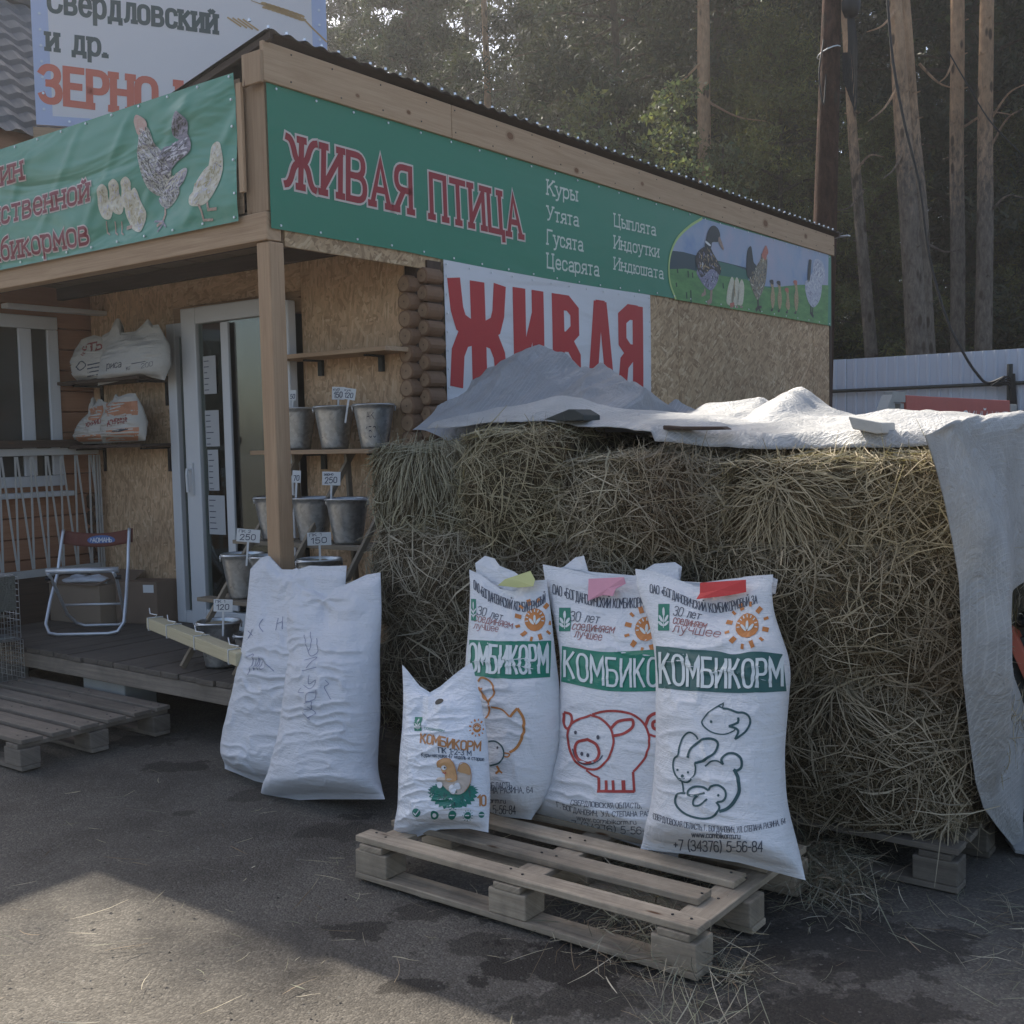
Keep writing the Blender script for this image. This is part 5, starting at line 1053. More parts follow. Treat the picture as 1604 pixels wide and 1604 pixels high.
pr.fan(Z_(sp([(640, 590), (680, 510), (720, 530), (745, 600), (735, 680), (700, 740), (640, 770), (560, 745), (500, 690), (460, 660), (480, 630), (560, 640), (610, 630)], 3, True)[:-1]), 'hen_grey', 2, 3)
pr.fan(Z_(sp([(470, 540), (465, 500), (510, 475), (570, 480), (610, 520), (625, 590), (635, 650), (590, 668), (540, 650), (525, 600), (500, 580), (490, 550)], 3, True)[:-1]), 'hen_tan', 3, 3); pr.fan(Z_(sp([(640, 580), (650, 530), (690, 510), (730, 545), (735, 610), (700, 600)], 3, True)[:-1]), 'hen_tan', 3, 2)
for (x, y, rx, ry) in ((600, 730, 28, 38), (640, 705, 26, 28), (485, 690, 24, 30)): pr.fan(ell(*Z_([(x, y)])[0], rx*.187, ry*.187, 12), 'egg', 4, 2)
pr.fan(ell(*Z_([(522, 548)])[0], 4.2, 4., 12), 'egg', 4, 1); pr.fan(ell(*Z_([(532, 546)])[0], 1.6, 1.8, 8), 'cut', 5, 1); pr.stroke(Z_([(512, 590), (535, 600), (540, 585)]), 1.6, 'ink_red', 5)
pr.stroke(sp(Z_([(470, 545), (480, 500), (520, 472), (580, 485), (615, 540), (635, 650)]), 4), .9, 'brown_t', 4); pr.stroke(sp(Z_([(635, 580), (660, 510), (720, 530), (745, 610), (735, 690), (690, 750)]), 4), .9, 'brown_t', 4)
T(pr, '10', [(749, 1262), (761, 1262)], 16, 'brown_t', .16)
for (x, y, r, m_) in ((288, 925, 33, 'nest'), (434, 945, 33, 'nest'), (583, 945, 35, 'nest'), (714, 948, 28, 'nest'), (826, 942, 24, 'nest')):
    cx, cy = Z_([(x, y)])[0]; pr.fan(ell(cx, cy, r*.187, r*.187*1.1, 16), m_, 0, 2)
    if x == 288: pr.stroke(Z_([(268, 925), (284, 942), (312, 905)]), 1.3, 'egg', 1)
    elif x == 434: pr.fan(ell(cx, cy, 3.2, 3.4, 10), 'egg', 1, 1)
    elif x == 714:
        for k in range(12): t = k*math.pi/6; pr.stroke([(cx+6.2*math.cos(t), cy+7*math.sin(t)), (cx+8*math.cos(t), cy+9*math.sin(t))], 1., 'nest', 0)
        pr.stroke([(cx-3, cy), (cx+3, cy)], 1., 'egg', 1)
    else: pr.stroke([(cx-4, cy), (cx+4, cy)], 1.4, 'egg', 1)
pr.fan(ell(690.5, 1099.5, 7.5, 4.6, 14, -.25), 'cut', 0, 2)
pr.done({m_: ('picture' if m_ in ('nest', 'hen_tan', 'hen_grey', 'orange', 'egg', 'brown_t') else 'lettering') for m_ in PR})

# -- sacks on the dark wall shelves
def shelf_sack(name, mat, L, R, top, a, z0, label, T=.08, seed=0, prints=None, bot=()):
    P0, n_ = lean(a, 2.6, z0, a+.02, z0+.5); s_ = Sack(P0, n_, L, R, top, T=T, Tb=.06, wr=.010, seed=seed, botn=.2, topthin=.75, grid=(50, 60), bot=bot); s_.build(name, mat, label, 'sack', 'sacks on the dark wall shelves')
    if prints: pr = s_.printer(3); prints(pr); pr.done({m_: 'lettering' for m_ in PR})
def p1(pr): T(pr, 'SУТЬ'[1:], [(130, 556), (160, 546)], 13, 'txt_red', .2); [pr.stroke([(138, 572+k*6), (158, 568+k*6)], 2, 'txt') for k in range(5)]; pr.stroke(sp([(120, 575), (128, 566), (135, 572), (127, 580), (120, 575)], 4), 1.6, 'txt')
shelf_sack('printed_sack', M['shelf_sack'], [(122, 600), (117, 575), (118, 550), (127, 532)], [(170, 601), (172, 575), (172, 550), (168, 530)], [(0, 0), (.5, -6), (1, 0)], .80, 1.89, 'round printed sack half hidden behind the white bag', seed=61, prints=p1)
def p2(pr): T(pr, 'риса', [(168, 578), (190, 575)], 11, 'txt', .09, italic=.2); T(pr, 'кг', [(198, 580), (205, 579)], 8, 'txt', .09); pr.stroke([(206, 570), (228, 566)], 1.2, 'txt'); T(pr, '200', [(222, 577), (240, 573)], 7, 'txt', .09)
shelf_sack('white_carrier_sack', sack_mat('carrier', (.58, .57, .54)), [(153, 604), (160, 580), (164, 555), (160, 526)], [(258, 596), (267, 570), (265, 540), (248, 508)], [(0, 0), (.15, -4), (.25, -22), (.32, -22), (.36, 2), (.6, 4), (.75, -6), (.82, -12), (.9, 0), (1, 0)], .78, 1.89, 'wide off-white carrier sack on the upper dark shelf', T=.10, seed=62, prints=p2, bot=[(0, 0), (.3, -4), (.7, -10), (1, 0)])
def p3(pr): pr.quad([(166, 632), (216, 628), (216, 650), (166, 652)], 12, 4, 'orange_p', 0); T(pr, 'КУРИЦА', [(170, 668), (200, 660)], 9, 'txt_red', .2, tilt=(1, 1)); pr.quad([(168, 672), (217, 669), (217, 690), (166, 691)], 12, 4, 'orange_p', 0); [pr.stroke([(176+k, 676), (192+k, 672)], 1.4, 'txt') for k in range(0, 10, 3)]
def p4(pr): pr.quad([(140, 640), (166, 634), (164, 655), (140, 660)], 8, 4, 'orange_p', 0); T(pr, 'КУРИЦ', [(136, 670), (158, 662)], 7, 'txt_red', .2); pr.quad([(122, 682), (160, 680), (160, 691), (120, 692)], 8, 4, 'orange_p', 0)
ink('orange_p', (.55, .25, .14))
shelf_sack('printed_sack', M['shelf_sack'], [(118, 696), (125, 672), (140, 650), (140, 636)], [(172, 694), (172, 670), (170, 650), (160, 626)], [(0, 0), (.3, -12), (.45, 4), (.7, -4), (1, 0)], .82, 1.467, 'leaning orange printed sack, left on the lower shelf', seed=63, prints=p4)
shelf_sack('printed_sack', M['shelf_sack'], [(162, 694), (164, 670), (164, 645), (160, 628)], [(228, 690), (229, 665), (224, 640), (212, 616)], [(0, 0), (.2, 6), (.35, 2), (.42, -6), (.5, 0), (.8, -2), (1, 0)], .78, 1.467, 'orange and white printed sack, right on the lower shelf', T=.09, seed=64, prints=p3)

# ================================================================== BUCKET RACK
rack = thing('bucket_rack', B(.4, .45, .32), 'stepped wooden rack holding zinc buckets on the deck', 'rack')
for bq in (-.06, .36, .77):
    for (p, q) in (((.0, .33), (.85, 1.40)), ((.86, .33), (.80, 1.40))):
        mb = MB(); mb.beam(B(p[0], bq, p[1]), B(q[0], bq, q[1]), .02, .03, side=F3); mb.build('leg', M['rack_wood'], rack, bevel=.002)
ROWS = [(.85, 1.412, (.80, .50, .20)), (.60, .93, (.72, .42, .165)), (.35, .645, (.70, .47, .12)), (.15, .3205, (.66, .40))]
for a_, z_, bs in ROWS[1:3]:
    for da in (-.07, .07): bpart('step', M['rack_wood'], (a_+da-.04, a_+da+.04, -.08, .95, z_-.022, z_-.001), parent=rack, bevel=.002)
def bucket_mesh():
    mb = MB(); H = .232
    mb.lathe((0, 0, 0), [(0, .006), (.066, .006), (.070, 0), (.073, .012), (.076, .03), (.081, .06), (.104, H-.03), (.108, H-.01), (.113, H-.006), (.113, H+.002), (.108, H+.004), (.105, H-.004), (.102, H-.03), (.078, .05)], 36)
    body = mb
    hd = MB(); pts = [np.array([.116*math.cos(t), .116*math.sin(t)*.99, H-.012+.012*math.sin(t)]) for t in np.linspace(0, math.pi, 14)]; hd.tube(pts, .003, 6)
    hd.box((.108, -.01, H-.035), (.008, 0, 0), (0, .02, 0), (0, 0, .03)); hd.box((-.116, -.01, H-.035), (.008, 0, 0), (0, .02, 0), (0, 0, .03))
    gr = MB(); gr.lathe((0, 0, 0), [(.101, H-.03), (.08, H-.015), (.04, H-.004), (0, H-.002)], 20)
    return body, hd, gr
bb_, hh_, gg_ = bucket_mesh()
blab = {(0, 0): 'zinc bucket at the top rack level, first right of the post', (0, 1): 'zinc bucket in the middle of the top rack level', (0, 2): 'zinc bucket with marker writing, right end of the top level', (1, 0): 'zinc bucket half hidden by the post, second level from top',
        (1, 1): 'zinc bucket with price 250 beside it, second level', (1, 2): 'zinc bucket touching the hay on the second level', (2, 0): 'grey zinc bucket left of the post under a 250 tag', (2, 1): 'zinc bucket directly behind the post on the third level', (2, 2): 'wide low bucket of grain with price 150 tag', (3, 0): 'zinc bucket standing on the deck behind the slanted bar', (3, 1): 'small zinc bucket on the deck beside the white sacks'}
proto = None
for r_, (a_, z_, bs) in enumerate(ROWS):
    for j, bq in enumerate(bs):
        sc_ = 1.0 if not (r_ == 3 and j == 1) else .82
        if proto is None:
            t_ = thing('zinc_bucket', (0, 0, 0), blab[(r_, j)], 'bucket', 'zinc buckets of feed on the rack'); bb_.build('pail', M['galv'], t_, smooth=True); hh_.build('handle', M['steel'], t_, smooth=True); gg_.build('grain', M['grain'], t_, smooth=True); proto = t_
        else:
            t_ = proto.copy(); COL.objects.link(t_); t_['label'] = blab[(r_, j)]
            for ch in list(proto.children): c_ = ch.copy(); COL.objects.link(c_); c_.parent = t_
        t_.location = tuple(B(a_, bq, z_)); t_.rotation_euler = (0, 0, random.uniform(2.2, 2.8)+YAW); t_.scale = (sc_, sc_, sc_)
bc_ = B(.85, .20, 1.412); th0 = math.atan2(CAM[1]-bc_[1], CAM[0]-bc_[0])
pr = Print(lambda p, h: np.stack([bc_[0]+(.0815+.0245*(p[:, 1]-.06)/.145+.0015+h)*np.cos(th0+p[:, 0]), bc_[1]+(.0815+.0245*(p[:, 1]-.06)/.145+.0015+h)*np.sin(th0+p[:, 0]), bc_[2]+p[:, 1]], -1), None, .01)
pr.text('АК', [(-.4, .155), (.0, .155)], (0, .035), .004, 'navy'); pr.text('150', [(-.5, .06), (.1, .06)], (0, .055), .005, 'navy')
bk_ = [o_ for o_ in bpy.data.objects if o_.get('label', '').startswith('zinc bucket with marker')][0]; n0_ = set(bpy.data.objects); pr.done()
for o_ in set(bpy.data.objects)-n0_: bpy.context.view_layer.update(); o_.name = 'marker_writing'; o_.parent = bk_; o_.matrix_parent_inverse = Matrix.LocRotScale(bk_.location, bk_.rotation_euler, bk_.scale).inverted()
def price_tag(txt, px0, py0, px1, py1, a_, tilt, label, top=''):
    c1 = onA(np.array([px0, px1, px1, px0], float), np.array([py0, py0, py1, py1], float), a_); cc = c1.mean(0); t_ = thing('price_tag', cc-Z3*.1, label, 'price tag', 'handwritten price tags')
    rt_ = RT; n = np.cross(rt_, Z3); n = n/np.linalg.norm(n); 
    if np.dot(n, CAM-cc) < 0: n = -n
    w_, h_ = np.linalg.norm(c1[1]-c1[0]), np.linalg.norm(c1[3]-c1[0]); e1 = rt_*math.cos(tilt)+Z3*math.sin(tilt); e2 = np.cross(n, e1); e2 = e2 if e2[2] > 0 else -e2
    e1 = e1 if e1[0] > 0 else -e1
    mb = MB(); mb.box(cc-e1*w_/2-e2*h_/2, e1*w_, e2*h_, -n*.0015); mb.build('card', M['paper'], t_)
    mb = MB(); q = cc-e2*h_*.4-n*.003; mb.box(q-e1*.005, e1*.010, -n*.004, -e2*.13); mb.build('stick', M['paper'], t_)
    pr = Print(lambda p, h: cc+e1*p[:, :1]+e2*p[:, 1:2]+n*(.0008+h*.5), t_, .5, .0006)
    pr.text(txt, [(-w_*.34, -h_*.36), (w_*.3, -h_*.30)], (0.001, h_*.42), h_*.055, 'navy', gap=2.2)
    if top: pr.text(top, [(-w_*.4, h_*.2), (w_*.1, h_*.24)], (0, h_*.2), h_*.03, 'navy')
    pr.done()
price_tag('150', 523, 606, 537, 626, .82, -.03, 'small tag reading 150 in the middle top bucket', 'кур')
price_tag('120', 540, 608, 554, 626, .80, -.15, 'tilted small tag in the rightmost top bucket', 'кук')
price_tag('250', 509, 739, 529, 760, .55, -.03, 'tag reading 250 on the second rack level', 'зерно')
price_tag('150', 487, 834, 513, 854, .30, .03, 'tag reading 150 in the low grain bucket', 'ПК 1')
price_tag('250', 377, 829, 401, 849, .28, -.08, 'tag reading 250 left of the post', 'ПК 2')
price_tag('120', 340, 939, 359, 958, .08, -.03, 'tag reading 120 above the deck bucket', 'ПК 1')
price_tag('50', 455, 611, 462, 627, .80, -.05, 'narrow tag cut off by the post, top level')
price_tag('70', 460, 737, 469, 756, .55, -.05, 'narrow tag beside the post, second level')

# ================================================================== THINGS ON AND BESIDE THE DECK
# slanted pale bar tied with string
bar = thing('tied_bar', B(.3, 1.2, .4), 'pale square bar tied with white string, slanting from deck to sack', 'bar')
p0, p1_ = onA(240, 975, .12), onA(382, 1032, -.22)
mb = MB(); mb.beam(p0, p1_, .075, .06); mb.build('bar', M['light_board'], bar, bevel=.004)
for t in (.03, .26, .58, .93):
    q = p0+(p1_-p0)*t; d = (p1_-p0)/np.linalg.norm(p1_-p0); sd = np.cross(d, Z3); sd /= np.linalg.norm(sd); u_ = np.cross(sd, d); mb = MB()
    ring = [q+sd*.040+u_*.033, q-sd*.040+u_*.033, q-sd*.040-u_*.033, q+sd*.040-u_*.033, q+sd*.040+u_*.033]; mb.tube(ring, .0028, 5, cap=False)
    mb.tube([q+u_*.034, q+u_*.05+d*.03, q+u_*.047-d*.05+sd*.01, q+u_*.07-d*.09], .0026, 5); mb.build('string', M['paper'], bar)
# folding chair
ch = thing('folding_chair', B(.35, 2.26, .32), 'folding camp chair with maroon canvas back and steel tube frame', 'chair')
cx_ = (B(.408, 2.026, 0)-B(.215, 2.273, 0)); cx_ /= np.linalg.norm(cx_); cyv = np.cross(Z3, cx_); cyv = cyv if np.dot(cyv, R3) > 0 else -cyv
c0 = (B(.215, 2.273, .3205)+B(.408, 2.026, .3205))/2
def cp_(x, y, z): return c0+cx_*x+cyv*y+Z3*z
w2 = .225; mb = MB()
mb.tube(list(sp([cp_(-w2+.02, .30, .62), cp_(-w2+.015, .25, .50), cp_(-w2+.01, .20, .36)], 5))+[cp_(-w2-.005, .10, .2), cp_(-w2-.01, .03, .07), cp_(-w2+.02, .0, .02), cp_(-w2+.07, -.008, .0105), cp_(0, -.01, .0105), cp_(w2-.07, -.008, .0105), cp_(w2-.02, .0, .02), cp_(w2+.01, .03, .07), cp_(w2+.005, .10, .2), cp_(w2-.01, .20, .36)]+list(sp([cp_(w2-.012, .22, .40), cp_(w2-.015, .25, .50), cp_(w2-.02, .30, .62)], 5)), .0105, 8); mb.build('frame', M['steel'], ch, smooth=True)
mb = MB(); mb.tube([cp_(-w2+.03, .0, .38), cp_(-w2+.03, .05, .34), cp_(-w2+.05, .22, .1), cp_(-w2+.075, .30, .03), cp_(-w2+.12, .32, .0105), cp_(w2-.12, .32, .0105), cp_(w2-.075, .30, .03), cp_(w2-.05, .22, .1), cp_(w2-.03, .05, .34), cp_(w2-.03, .0, .38)], .010, 8); mb.tube([cp_(-w2+.045, .2, .16), cp_(w2-.045, .2, .16)], .008, 8); mb.build('frame', M['steel'], ch, smooth=True)
mb = MB(); mb.tube([cp_(-w2+.01, .03, .39), cp_(w2-.01, .03, .39)], .019, 10); mb.build('seat', M['steel'], ch, smooth=True)
mb = MB(); UU, VV = np.meshgrid(np.linspace(0, 1, 24), np.linspace(0, 1, 6)); X_ = -w2-.0+2*w2*UU; sag = -.03*np.sin(UU*math.pi)
P = c0+cx_*X_[..., None]+cyv*(.285+.015*VV+.035*np.sin(UU*math.pi))[..., None]+Z3*(.535+.085*VV+sag+.0*UU)[..., None]; mb.grid(P); o = mb.build('backrest', M['maroon'], ch, smooth=True); q = o.modifiers.new('t', 'SOLIDIFY'); q.thickness = .004
PR['logo_blue'] = plain('logo_blue', (.09, .16, .38), .5)
pr = Print(lambda p, h: c0+cx_*(p[:, :1])+cyv*(.285+.008+.035*np.sin((p[:, :1]+w2)/2/w2*math.pi)-.0035-h)+Z3*p[:, 1:2], ch, .02)
pr.fan(ell(.02, .548, .088, .030, 22), 'logo_blue', 0, 3); pr.text('АОМАНЬ', [(-.035, .535), (.085, .535)], (0, .027), .0042, 'paper', lay=1); pr.stroke([(-.05, .54), (-.045, .56), (-.035, .545)], .003, 'paper', 1); pr.done({'logo_blue': 'emblem'})
for s_ in (-1, 1):
    mb = MB(); mb.tube([cp_(s_*(w2-.03), .04, .345), cp_(s_*(w2+.0), .04, .345)], .014, 8); mb.build('joint', M['black'], ch)
# cardboard box and crumpled white bag
cb = thing('cardboard_box', B(.8, 2.55, .32), 'open cardboard box behind the folding chair', 'box')
e1 = B(.59, 2.40, 0)-B(.54, 2.90, 0); e2 = B(.86, 2.44, 0)-B(.59, 2.40, 0); e2 = R3*.27+F3*.02; o_ = B(.54, 2.90, .321); H = .25; tk = .006
mb = MB(); n1 = R3*tk
mb.box(o_, e1, R3*tk, Z3*H); mb.box(o_+e2, e1, R3*tk, Z3*H); mb.box(o_+R3*tk*1.2, e2*.96, e1*.012, Z3*H); mb.box(o_+e1+R3*tk*1.2, e2*.96, -e1*.012, Z3*H); mb.box(o_+R3*tk*1.5+e1*.02, e2*.94, e1*.96, Z3*.01); mb.build('carton', M['card'], cb)
mb = MB(); mb.box(o_+Z3*(H+.001), e1*.97, -R3*.02+Z3*.0+R3*.0, R3*.11+Z3*.035); mb.box(o_+e2+Z3*(H+.001), e1*.97, R3*.006, R3*.09+Z3*.06); mb.build('flap', M['card_dark'], cb)
cb2 = thing('cardboard_box', B(.85, 2.28, .32), 'darker closed cardboard box with white label by the door', 'box')
mb = MB(); o2 = B(.69, 2.38, .321); mb.box(o2, F3*-.27+R3*.12, R3*.19, Z3*.27); mb.build('carton', M['card_dark'], cb2, bevel=.003)
mb = MB(); d_ = F3*-.27+R3*.12; nn = np.cross(d_, Z3); nn /= np.linalg.norm(nn); nn = nn if np.dot(nn, CAM-o2) > 0 else -nn; mb.box(o2+d_*.68+Z3*.2+nn*.002, d_*.25, Z3*.05, nn*.001); mb.build('label', M['paper'], cb2)
P0, n_ = lean(.66, 2.7, .57, .67, .8)
cbag = Sack(P0, n_, [(102, 916), (106, 908), (112, 902)], [(168, 914), (164, 905), (155, 899)], [(0, 0), (.3, -3), (.6, 2), (1, 0)], T=.10, Tb=.08, wr=.012, seed=71, botn=.3, grid=(30, 16)); cbag.build('crumpled_bag', M['film'], 'crumpled white plastic bag lying in the open box', 'bag')
# wire cages at the left edge
def cage(z0, z1, a0, a1, b0, b1, label, step):
    t_ = thing('wire_cage', B(a0, b0, z0), label, 'cage', 'stacked wire cages'); r_ = .0016
    for (nm, fn, L1, L2) in (('wire_panel', lambda u, v: B(a0, b0+u, z0+v), b1-b0, z1-z0), ('wire_panel', lambda u, v: B(a0+u, b0, z0+v), a1-a0, z1-z0), ('wire_panel', lambda u, v: B(a1, b0+u, z0+v), b1-b0, z1-z0), ('wire_panel', lambda u, v: B(a0+u, b0+v, z1), a1-a0, b1-b0)):
        mb = MB()
        for u in np.arange(0, L1+.001, step): mb.tube([fn(u, 0), fn(u, L2)], r_, 4, cap=False)
        for v in np.arange(0, L2+.001, step*1.0): mb.tube([fn(0, v), fn(L1, v)], r_, 4, cap=False)
        o = mb.build(nm, M['galv'], t_)
    return t_
cage(.15, .37, -.52, -.11, 2.08, 2.7, 'lower dark wire mesh cage at the left edge', .028)
t_ = cage(.375, .74, -.52, -.11, 2.10, 2.7, 'upper wire mesh cage with blue packets at the left edge', .035)
mb = MB(); mb.bx(-.50, -.13, 2.12, 2.68, .377, .385); mb.build('tray', M['concrete'], t_)
mb = MB()
for k in range(10):
    q = B(-.42+random.random()*.2, 2.12+k*.055, .39); mb.box(q, R3*.06+F3*.02, F3*.045, Z3*.10+R3*random.uniform(-.03, .03))
o = mb.build('packets', M['blue_pack'], None, loc=B(0, 2.4, .39)); tag(o, 'blue and white packets inside the upper wire cage', 'packets', kind='stuff')
mb = MB(); mb.bx(-.50, -.13, 2.12, 2.66, .50, .502); mb.bx(-.525, -.5235, 2.12, 2.68, .52, .735); mb.bx(-.5, -.13, 2.096, 2.0975, .54, .735); mb.build('film', M['tarp_old'], t_)

# ================================================================== PALLETS
def pallet(name, label, mat, a0, a1, b0, b1, tops, bots, cross=None, blocks=True, sag=0.0, z=0.):
    """boards run along b; tops = list of (a centre, width, db0, db1, tilt)"""
    t_ = thing(name, B((a0+a1)/2, (b0+b1)/2, 0), label, 'pallet')
    for (ac, wd, d0, d1, tw) in tops:
        mb = MB(); mb.box(B(ac-wd/2+tw, b0+d0, z+.122+random.uniform(0, .003)), F3*(b1-b0-d0+d1)-R3*tw*2, R3*wd, Z3*.021); mb.build('board', mat, t_, bevel=.003)
    for (ac, wd) in bots:
        mb = MB(); mb.box(B(ac-wd/2, b0, z+.002), F3*(b1-b0), R3*wd, Z3*.02); mb.build('board', mat, t_, bevel=.003)
    L = b1-b0; cbs = [b0+.072, (b0+b1)/2, b1-.072]
    for q in cbs:
        mb = MB(); mb.box(B(a0, q-.05, z+.101), R3*(a1-a0), F3*.10, Z3*.020); mb.build('cross_board', mat, t_, bevel=.003)
        nh = MB()
        for (ac, wd, d0, d1, tw) in tops:
            for dq in (-.03, .025):
                c_ = B(ac+random.uniform(-.02, .02), q+dq, z+.146); nh.tube([c_, c_+Z3*.0015], .0045, 6)
        o = nh.build('nail_heads', M['black'], t_); o['kind'] = 'stuff'
        for ac in (a0+.05, (a0+a1)/2, a1-.05):
            mb = MB(); mb.box(B(ac-.05, q-.07, z+.0225), R3*.10, F3*.14, Z3*.078); mb.build('block', mat, t_, bevel=.005)
    return t_
pallet('wooden_pallet', 'worn pallet with missing boards under the feed sacks in front', M['pallet_wood'], -.885, -.13, -2.60, -1.33,
       [(-.842, .075, 0, 0, 0), (-.665, .085, .09, .0, 0), (-.50, .085, .06, 0, 0), (-.34, .08, .03, 0, 0), (-.19, .08, 0, 0, 0)], [(-.84, .09), (-.50, .09), (-.18, .09)])
pallet('wooden_pallet', 'grey slatted pallet used as a step below the deck', M['step_wood'], -.86, -.06, .80, 2.1,
       [(-.80, .105, 0, 0, 0), (-.655, .10, 0, 0, 0), (-.51, .10, 0, 0, 0), (-.365, .10, 0, 0, 0), (-.22, .10, 0, 0, 0), (-.10, .08, 0, 0, 0)], [(-.81, .09), (-.46, .09), (-.11, .09)])
pallet('wooden_pallet', 'pallet under the hay stack with one corner showing at right', M['old_wood'], .075, .88, -3.0, -1.8,
       [(.12+k*.14, .09, 0, 0, 0) for k in range(6)], [(.12, .09), (.48, .09), (.83, .09)])
pallet('wooden_pallet', 'pallet hidden in shade under the left half of the hay', M['old_wood'], .14, .92, -1.72, -.50,
       [(.18+k*.14, .09, 0, 0, 0) for k in range(6)], [(.18, .09), (.5, .09), (.87, .09)])

# ================================================================== HAY
def strands(P, N, T1, L, wd, rg, bend=.25, segs=3, out=.5):
    """P roots, N normals, T1 direction; returns tri strips as quads"""
    n = len(P); B2 = np.cross(N, T1); B2 /= np.linalg.norm(B2, axis=1)[:, None]+1e-9
    c1 = rg.normal(0, bend, n); c2 = rg.normal(0, bend*.5, n)+.04; lift = np.abs(rg.normal(0, out*.12, n))
    rows = []; side = B2*np.cos(rg.uniform(-.9, .9, n))[:, None]+N*np.sin(rg.uniform(-.9, .9, n))[:, None]
    for j in range(segs+1):
        t = j/segs-.5
        c_ = P+T1*(L*t)[:, None]+B2*(c1*L*(t*t-.08))[:, None]+N*(-c2*L*t*t*1.6+lift*L*(t+.5))[:, None]
        ww = wd*(1-.55*abs(2*t)**3); rows += [c_+side*(ww/2)[:, None], c_-side*(ww/2)[:, None]]
    V = np.stack(rows, 1).reshape(-1, 3); k = 2*(segs+1); base = np.arange(n)[:, None]*k
    F = np.concatenate([base+np.array([2*j, 2*j+1, 2*j+3, 2*j+2]) for j in range(segs)], 0); return V, F, k
PAL = np.array([[.50, .44, .32], [.38, .34, .25], [.27, .25, .17], [.33, .25, .17], [.20, .14, .09], [.58, .52, .40], [.31, .31, .22], [.24, .21, .145]])
WT = np.array([.16, .18, .18, .14, .08, .08, .10, .08])
def bale(a0, a1, b0, b1, z0, z1, nst, seed, label, cols=None, faces=('f', 't', 'r', 'l'), fan=None, sx=1.):
    rg = np.random.default_rng(seed); t_ = thing('hay_bale', B((a0+a1)/2, (b0+b1)/2, z0), label, 'hay bale', 'hay bales stacked in front of the shop')
    # lumpy core
    n = 26; mb = MB(); ca, cb_, cz = (a0+a1)/2, (b0+b1)/2, (z0+z1)/2; ha, hb, hz = (a1-a0)/2, (b1-b0)/2, (z1-z0)/2
    def surf(d):
        p = d/np.max(np.abs(d)**1, axis=-1, keepdims=True); q = d/np.linalg.norm(d, axis=-1, keepdims=True); p = p*.66+q*.34*1.25
        w_ = np.stack([ca+p[..., 0]*ha, cb_+p[..., 1]*hb, cz+p[..., 2]*hz], -1); k = fbm(w_*5.5+seed, 3)*.06+vnoise(w_*2.6+seed*3)*.075
        nn = q; return w_+nn*k[..., None]*np.array([1, .7, .6]), nn
    for ax in range(3):
        for sg in (-1, 1):
            u, v = np.meshgrid(np.linspace(-1, 1, n), np.linspace(-1, 1, n)); d = np.zeros((n, n, 3)); d[..., ax] = sg; d[..., (ax+1) % 3] = u; d[..., (ax+2) % 3] = v
            w_, _ = surf(d); mb.grid(B(w_[..., 0], w_[..., 1], w_[..., 2]), flip=(sg > 0))
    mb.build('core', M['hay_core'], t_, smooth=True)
    # strands over the faces
    share = {'f': hb*hz, 't': ha*hb*.55, 'r': ha*hz*.35, 'l': ha*hz*.25}; tot = sum(share[f] for f in faces)
    Vs, Fs, Cs = [], [], []; off = 0
    for f in faces:
        m_ = int(nst*share[f]/tot); d = rg.uniform(-1.02, 1.02, (m_, 3)); ax, sg = {'f': (0, -1), 't': (2, 1), 'r': (1, -1), 'l': (1, 1)}[f]; d[:, ax] = sg
        if f == 't': d[:, 0] = -1+2*rg.random(m_)**1.8
        if f in 'rl': d[:, 0] = -1+2*rg.random(m_)**1.5
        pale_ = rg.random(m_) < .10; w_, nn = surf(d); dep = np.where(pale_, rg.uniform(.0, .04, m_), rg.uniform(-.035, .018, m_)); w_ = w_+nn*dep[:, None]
        nl = np.zeros((m_, 3)); nl[:, ax] = sg; nl = nl*.75+nn*.5; nl /= np.linalg.norm(nl, axis=1)[:, None]
        ang = vnoise(w_*np.array([4, 4, 4.])+seed*7)*5.5+rg.normal(0, 1.05, m_)
        t1 = np.stack([rg.normal(0, .12, m_), np.cos(ang), np.sin(ang)], -1)
        if f == 't': t1 = np.stack([np.sin(ang), np.cos(ang), rg.normal(0, .15, m_)], -1)
        if f in 'rl': t1 = np.stack([np.cos(ang), rg.normal(0, .12, m_), np.sin(ang)], -1)
        if fan is not None and f == 'f':
            for (fb_, fz_, fr, hang) in fan:
                r2 = np.stack([np.zeros(m_), w_[:, 1]-fb_, w_[:, 2]-fz_], -1); rl = np.linalg.norm(r2, axis=1)+1e-6; wgt = np.clip(1.4-rl/fr, 0, 1)[:, None]
                t1 = t1*(1-wgt)+(r2/rl[:, None]+rg.normal(0, .35, (m_, 3))*np.array([.3, 1, 1])+np.array([0, 0, -hang]))*wgt
        t1 = t1-nl*np.sum(t1*nl, 1)[:, None]; t1 /= np.linalg.norm(t1, axis=1)[:, None]+1e-9
        tw = lambda q: R3*q[:, :1]+F3*q[:, 1:2]+Z3*q[:, 2:3]
        pale = pale_; L = rg.gamma(4, .018, m_)*np.where(pale, 1.7, 1.0)+.025; wd = np.where(pale, rg.uniform(.002, .0042, m_), rg.uniform(.0011, .0030, m_))*(1+(rg.random(m_) < .08)*1.0)*sx
        V, F, k = strands(B(w_[:, 0], w_[:, 1], w_[:, 2]), tw(nl), tw(t1), L, wd, rg, bend=.35)
        zone = vnoise(w_*3.1+seed*11)[:, None]; ci = rg.choice(len(PAL), m_, p=WT/WT.sum()); col = PAL[ci]*rg.uniform(.7, 1.25, (m_, 1))*(1+.5*zone)
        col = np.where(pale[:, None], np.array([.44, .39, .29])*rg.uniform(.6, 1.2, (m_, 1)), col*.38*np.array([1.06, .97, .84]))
        if cols is not None: col = col*np.array(cols)
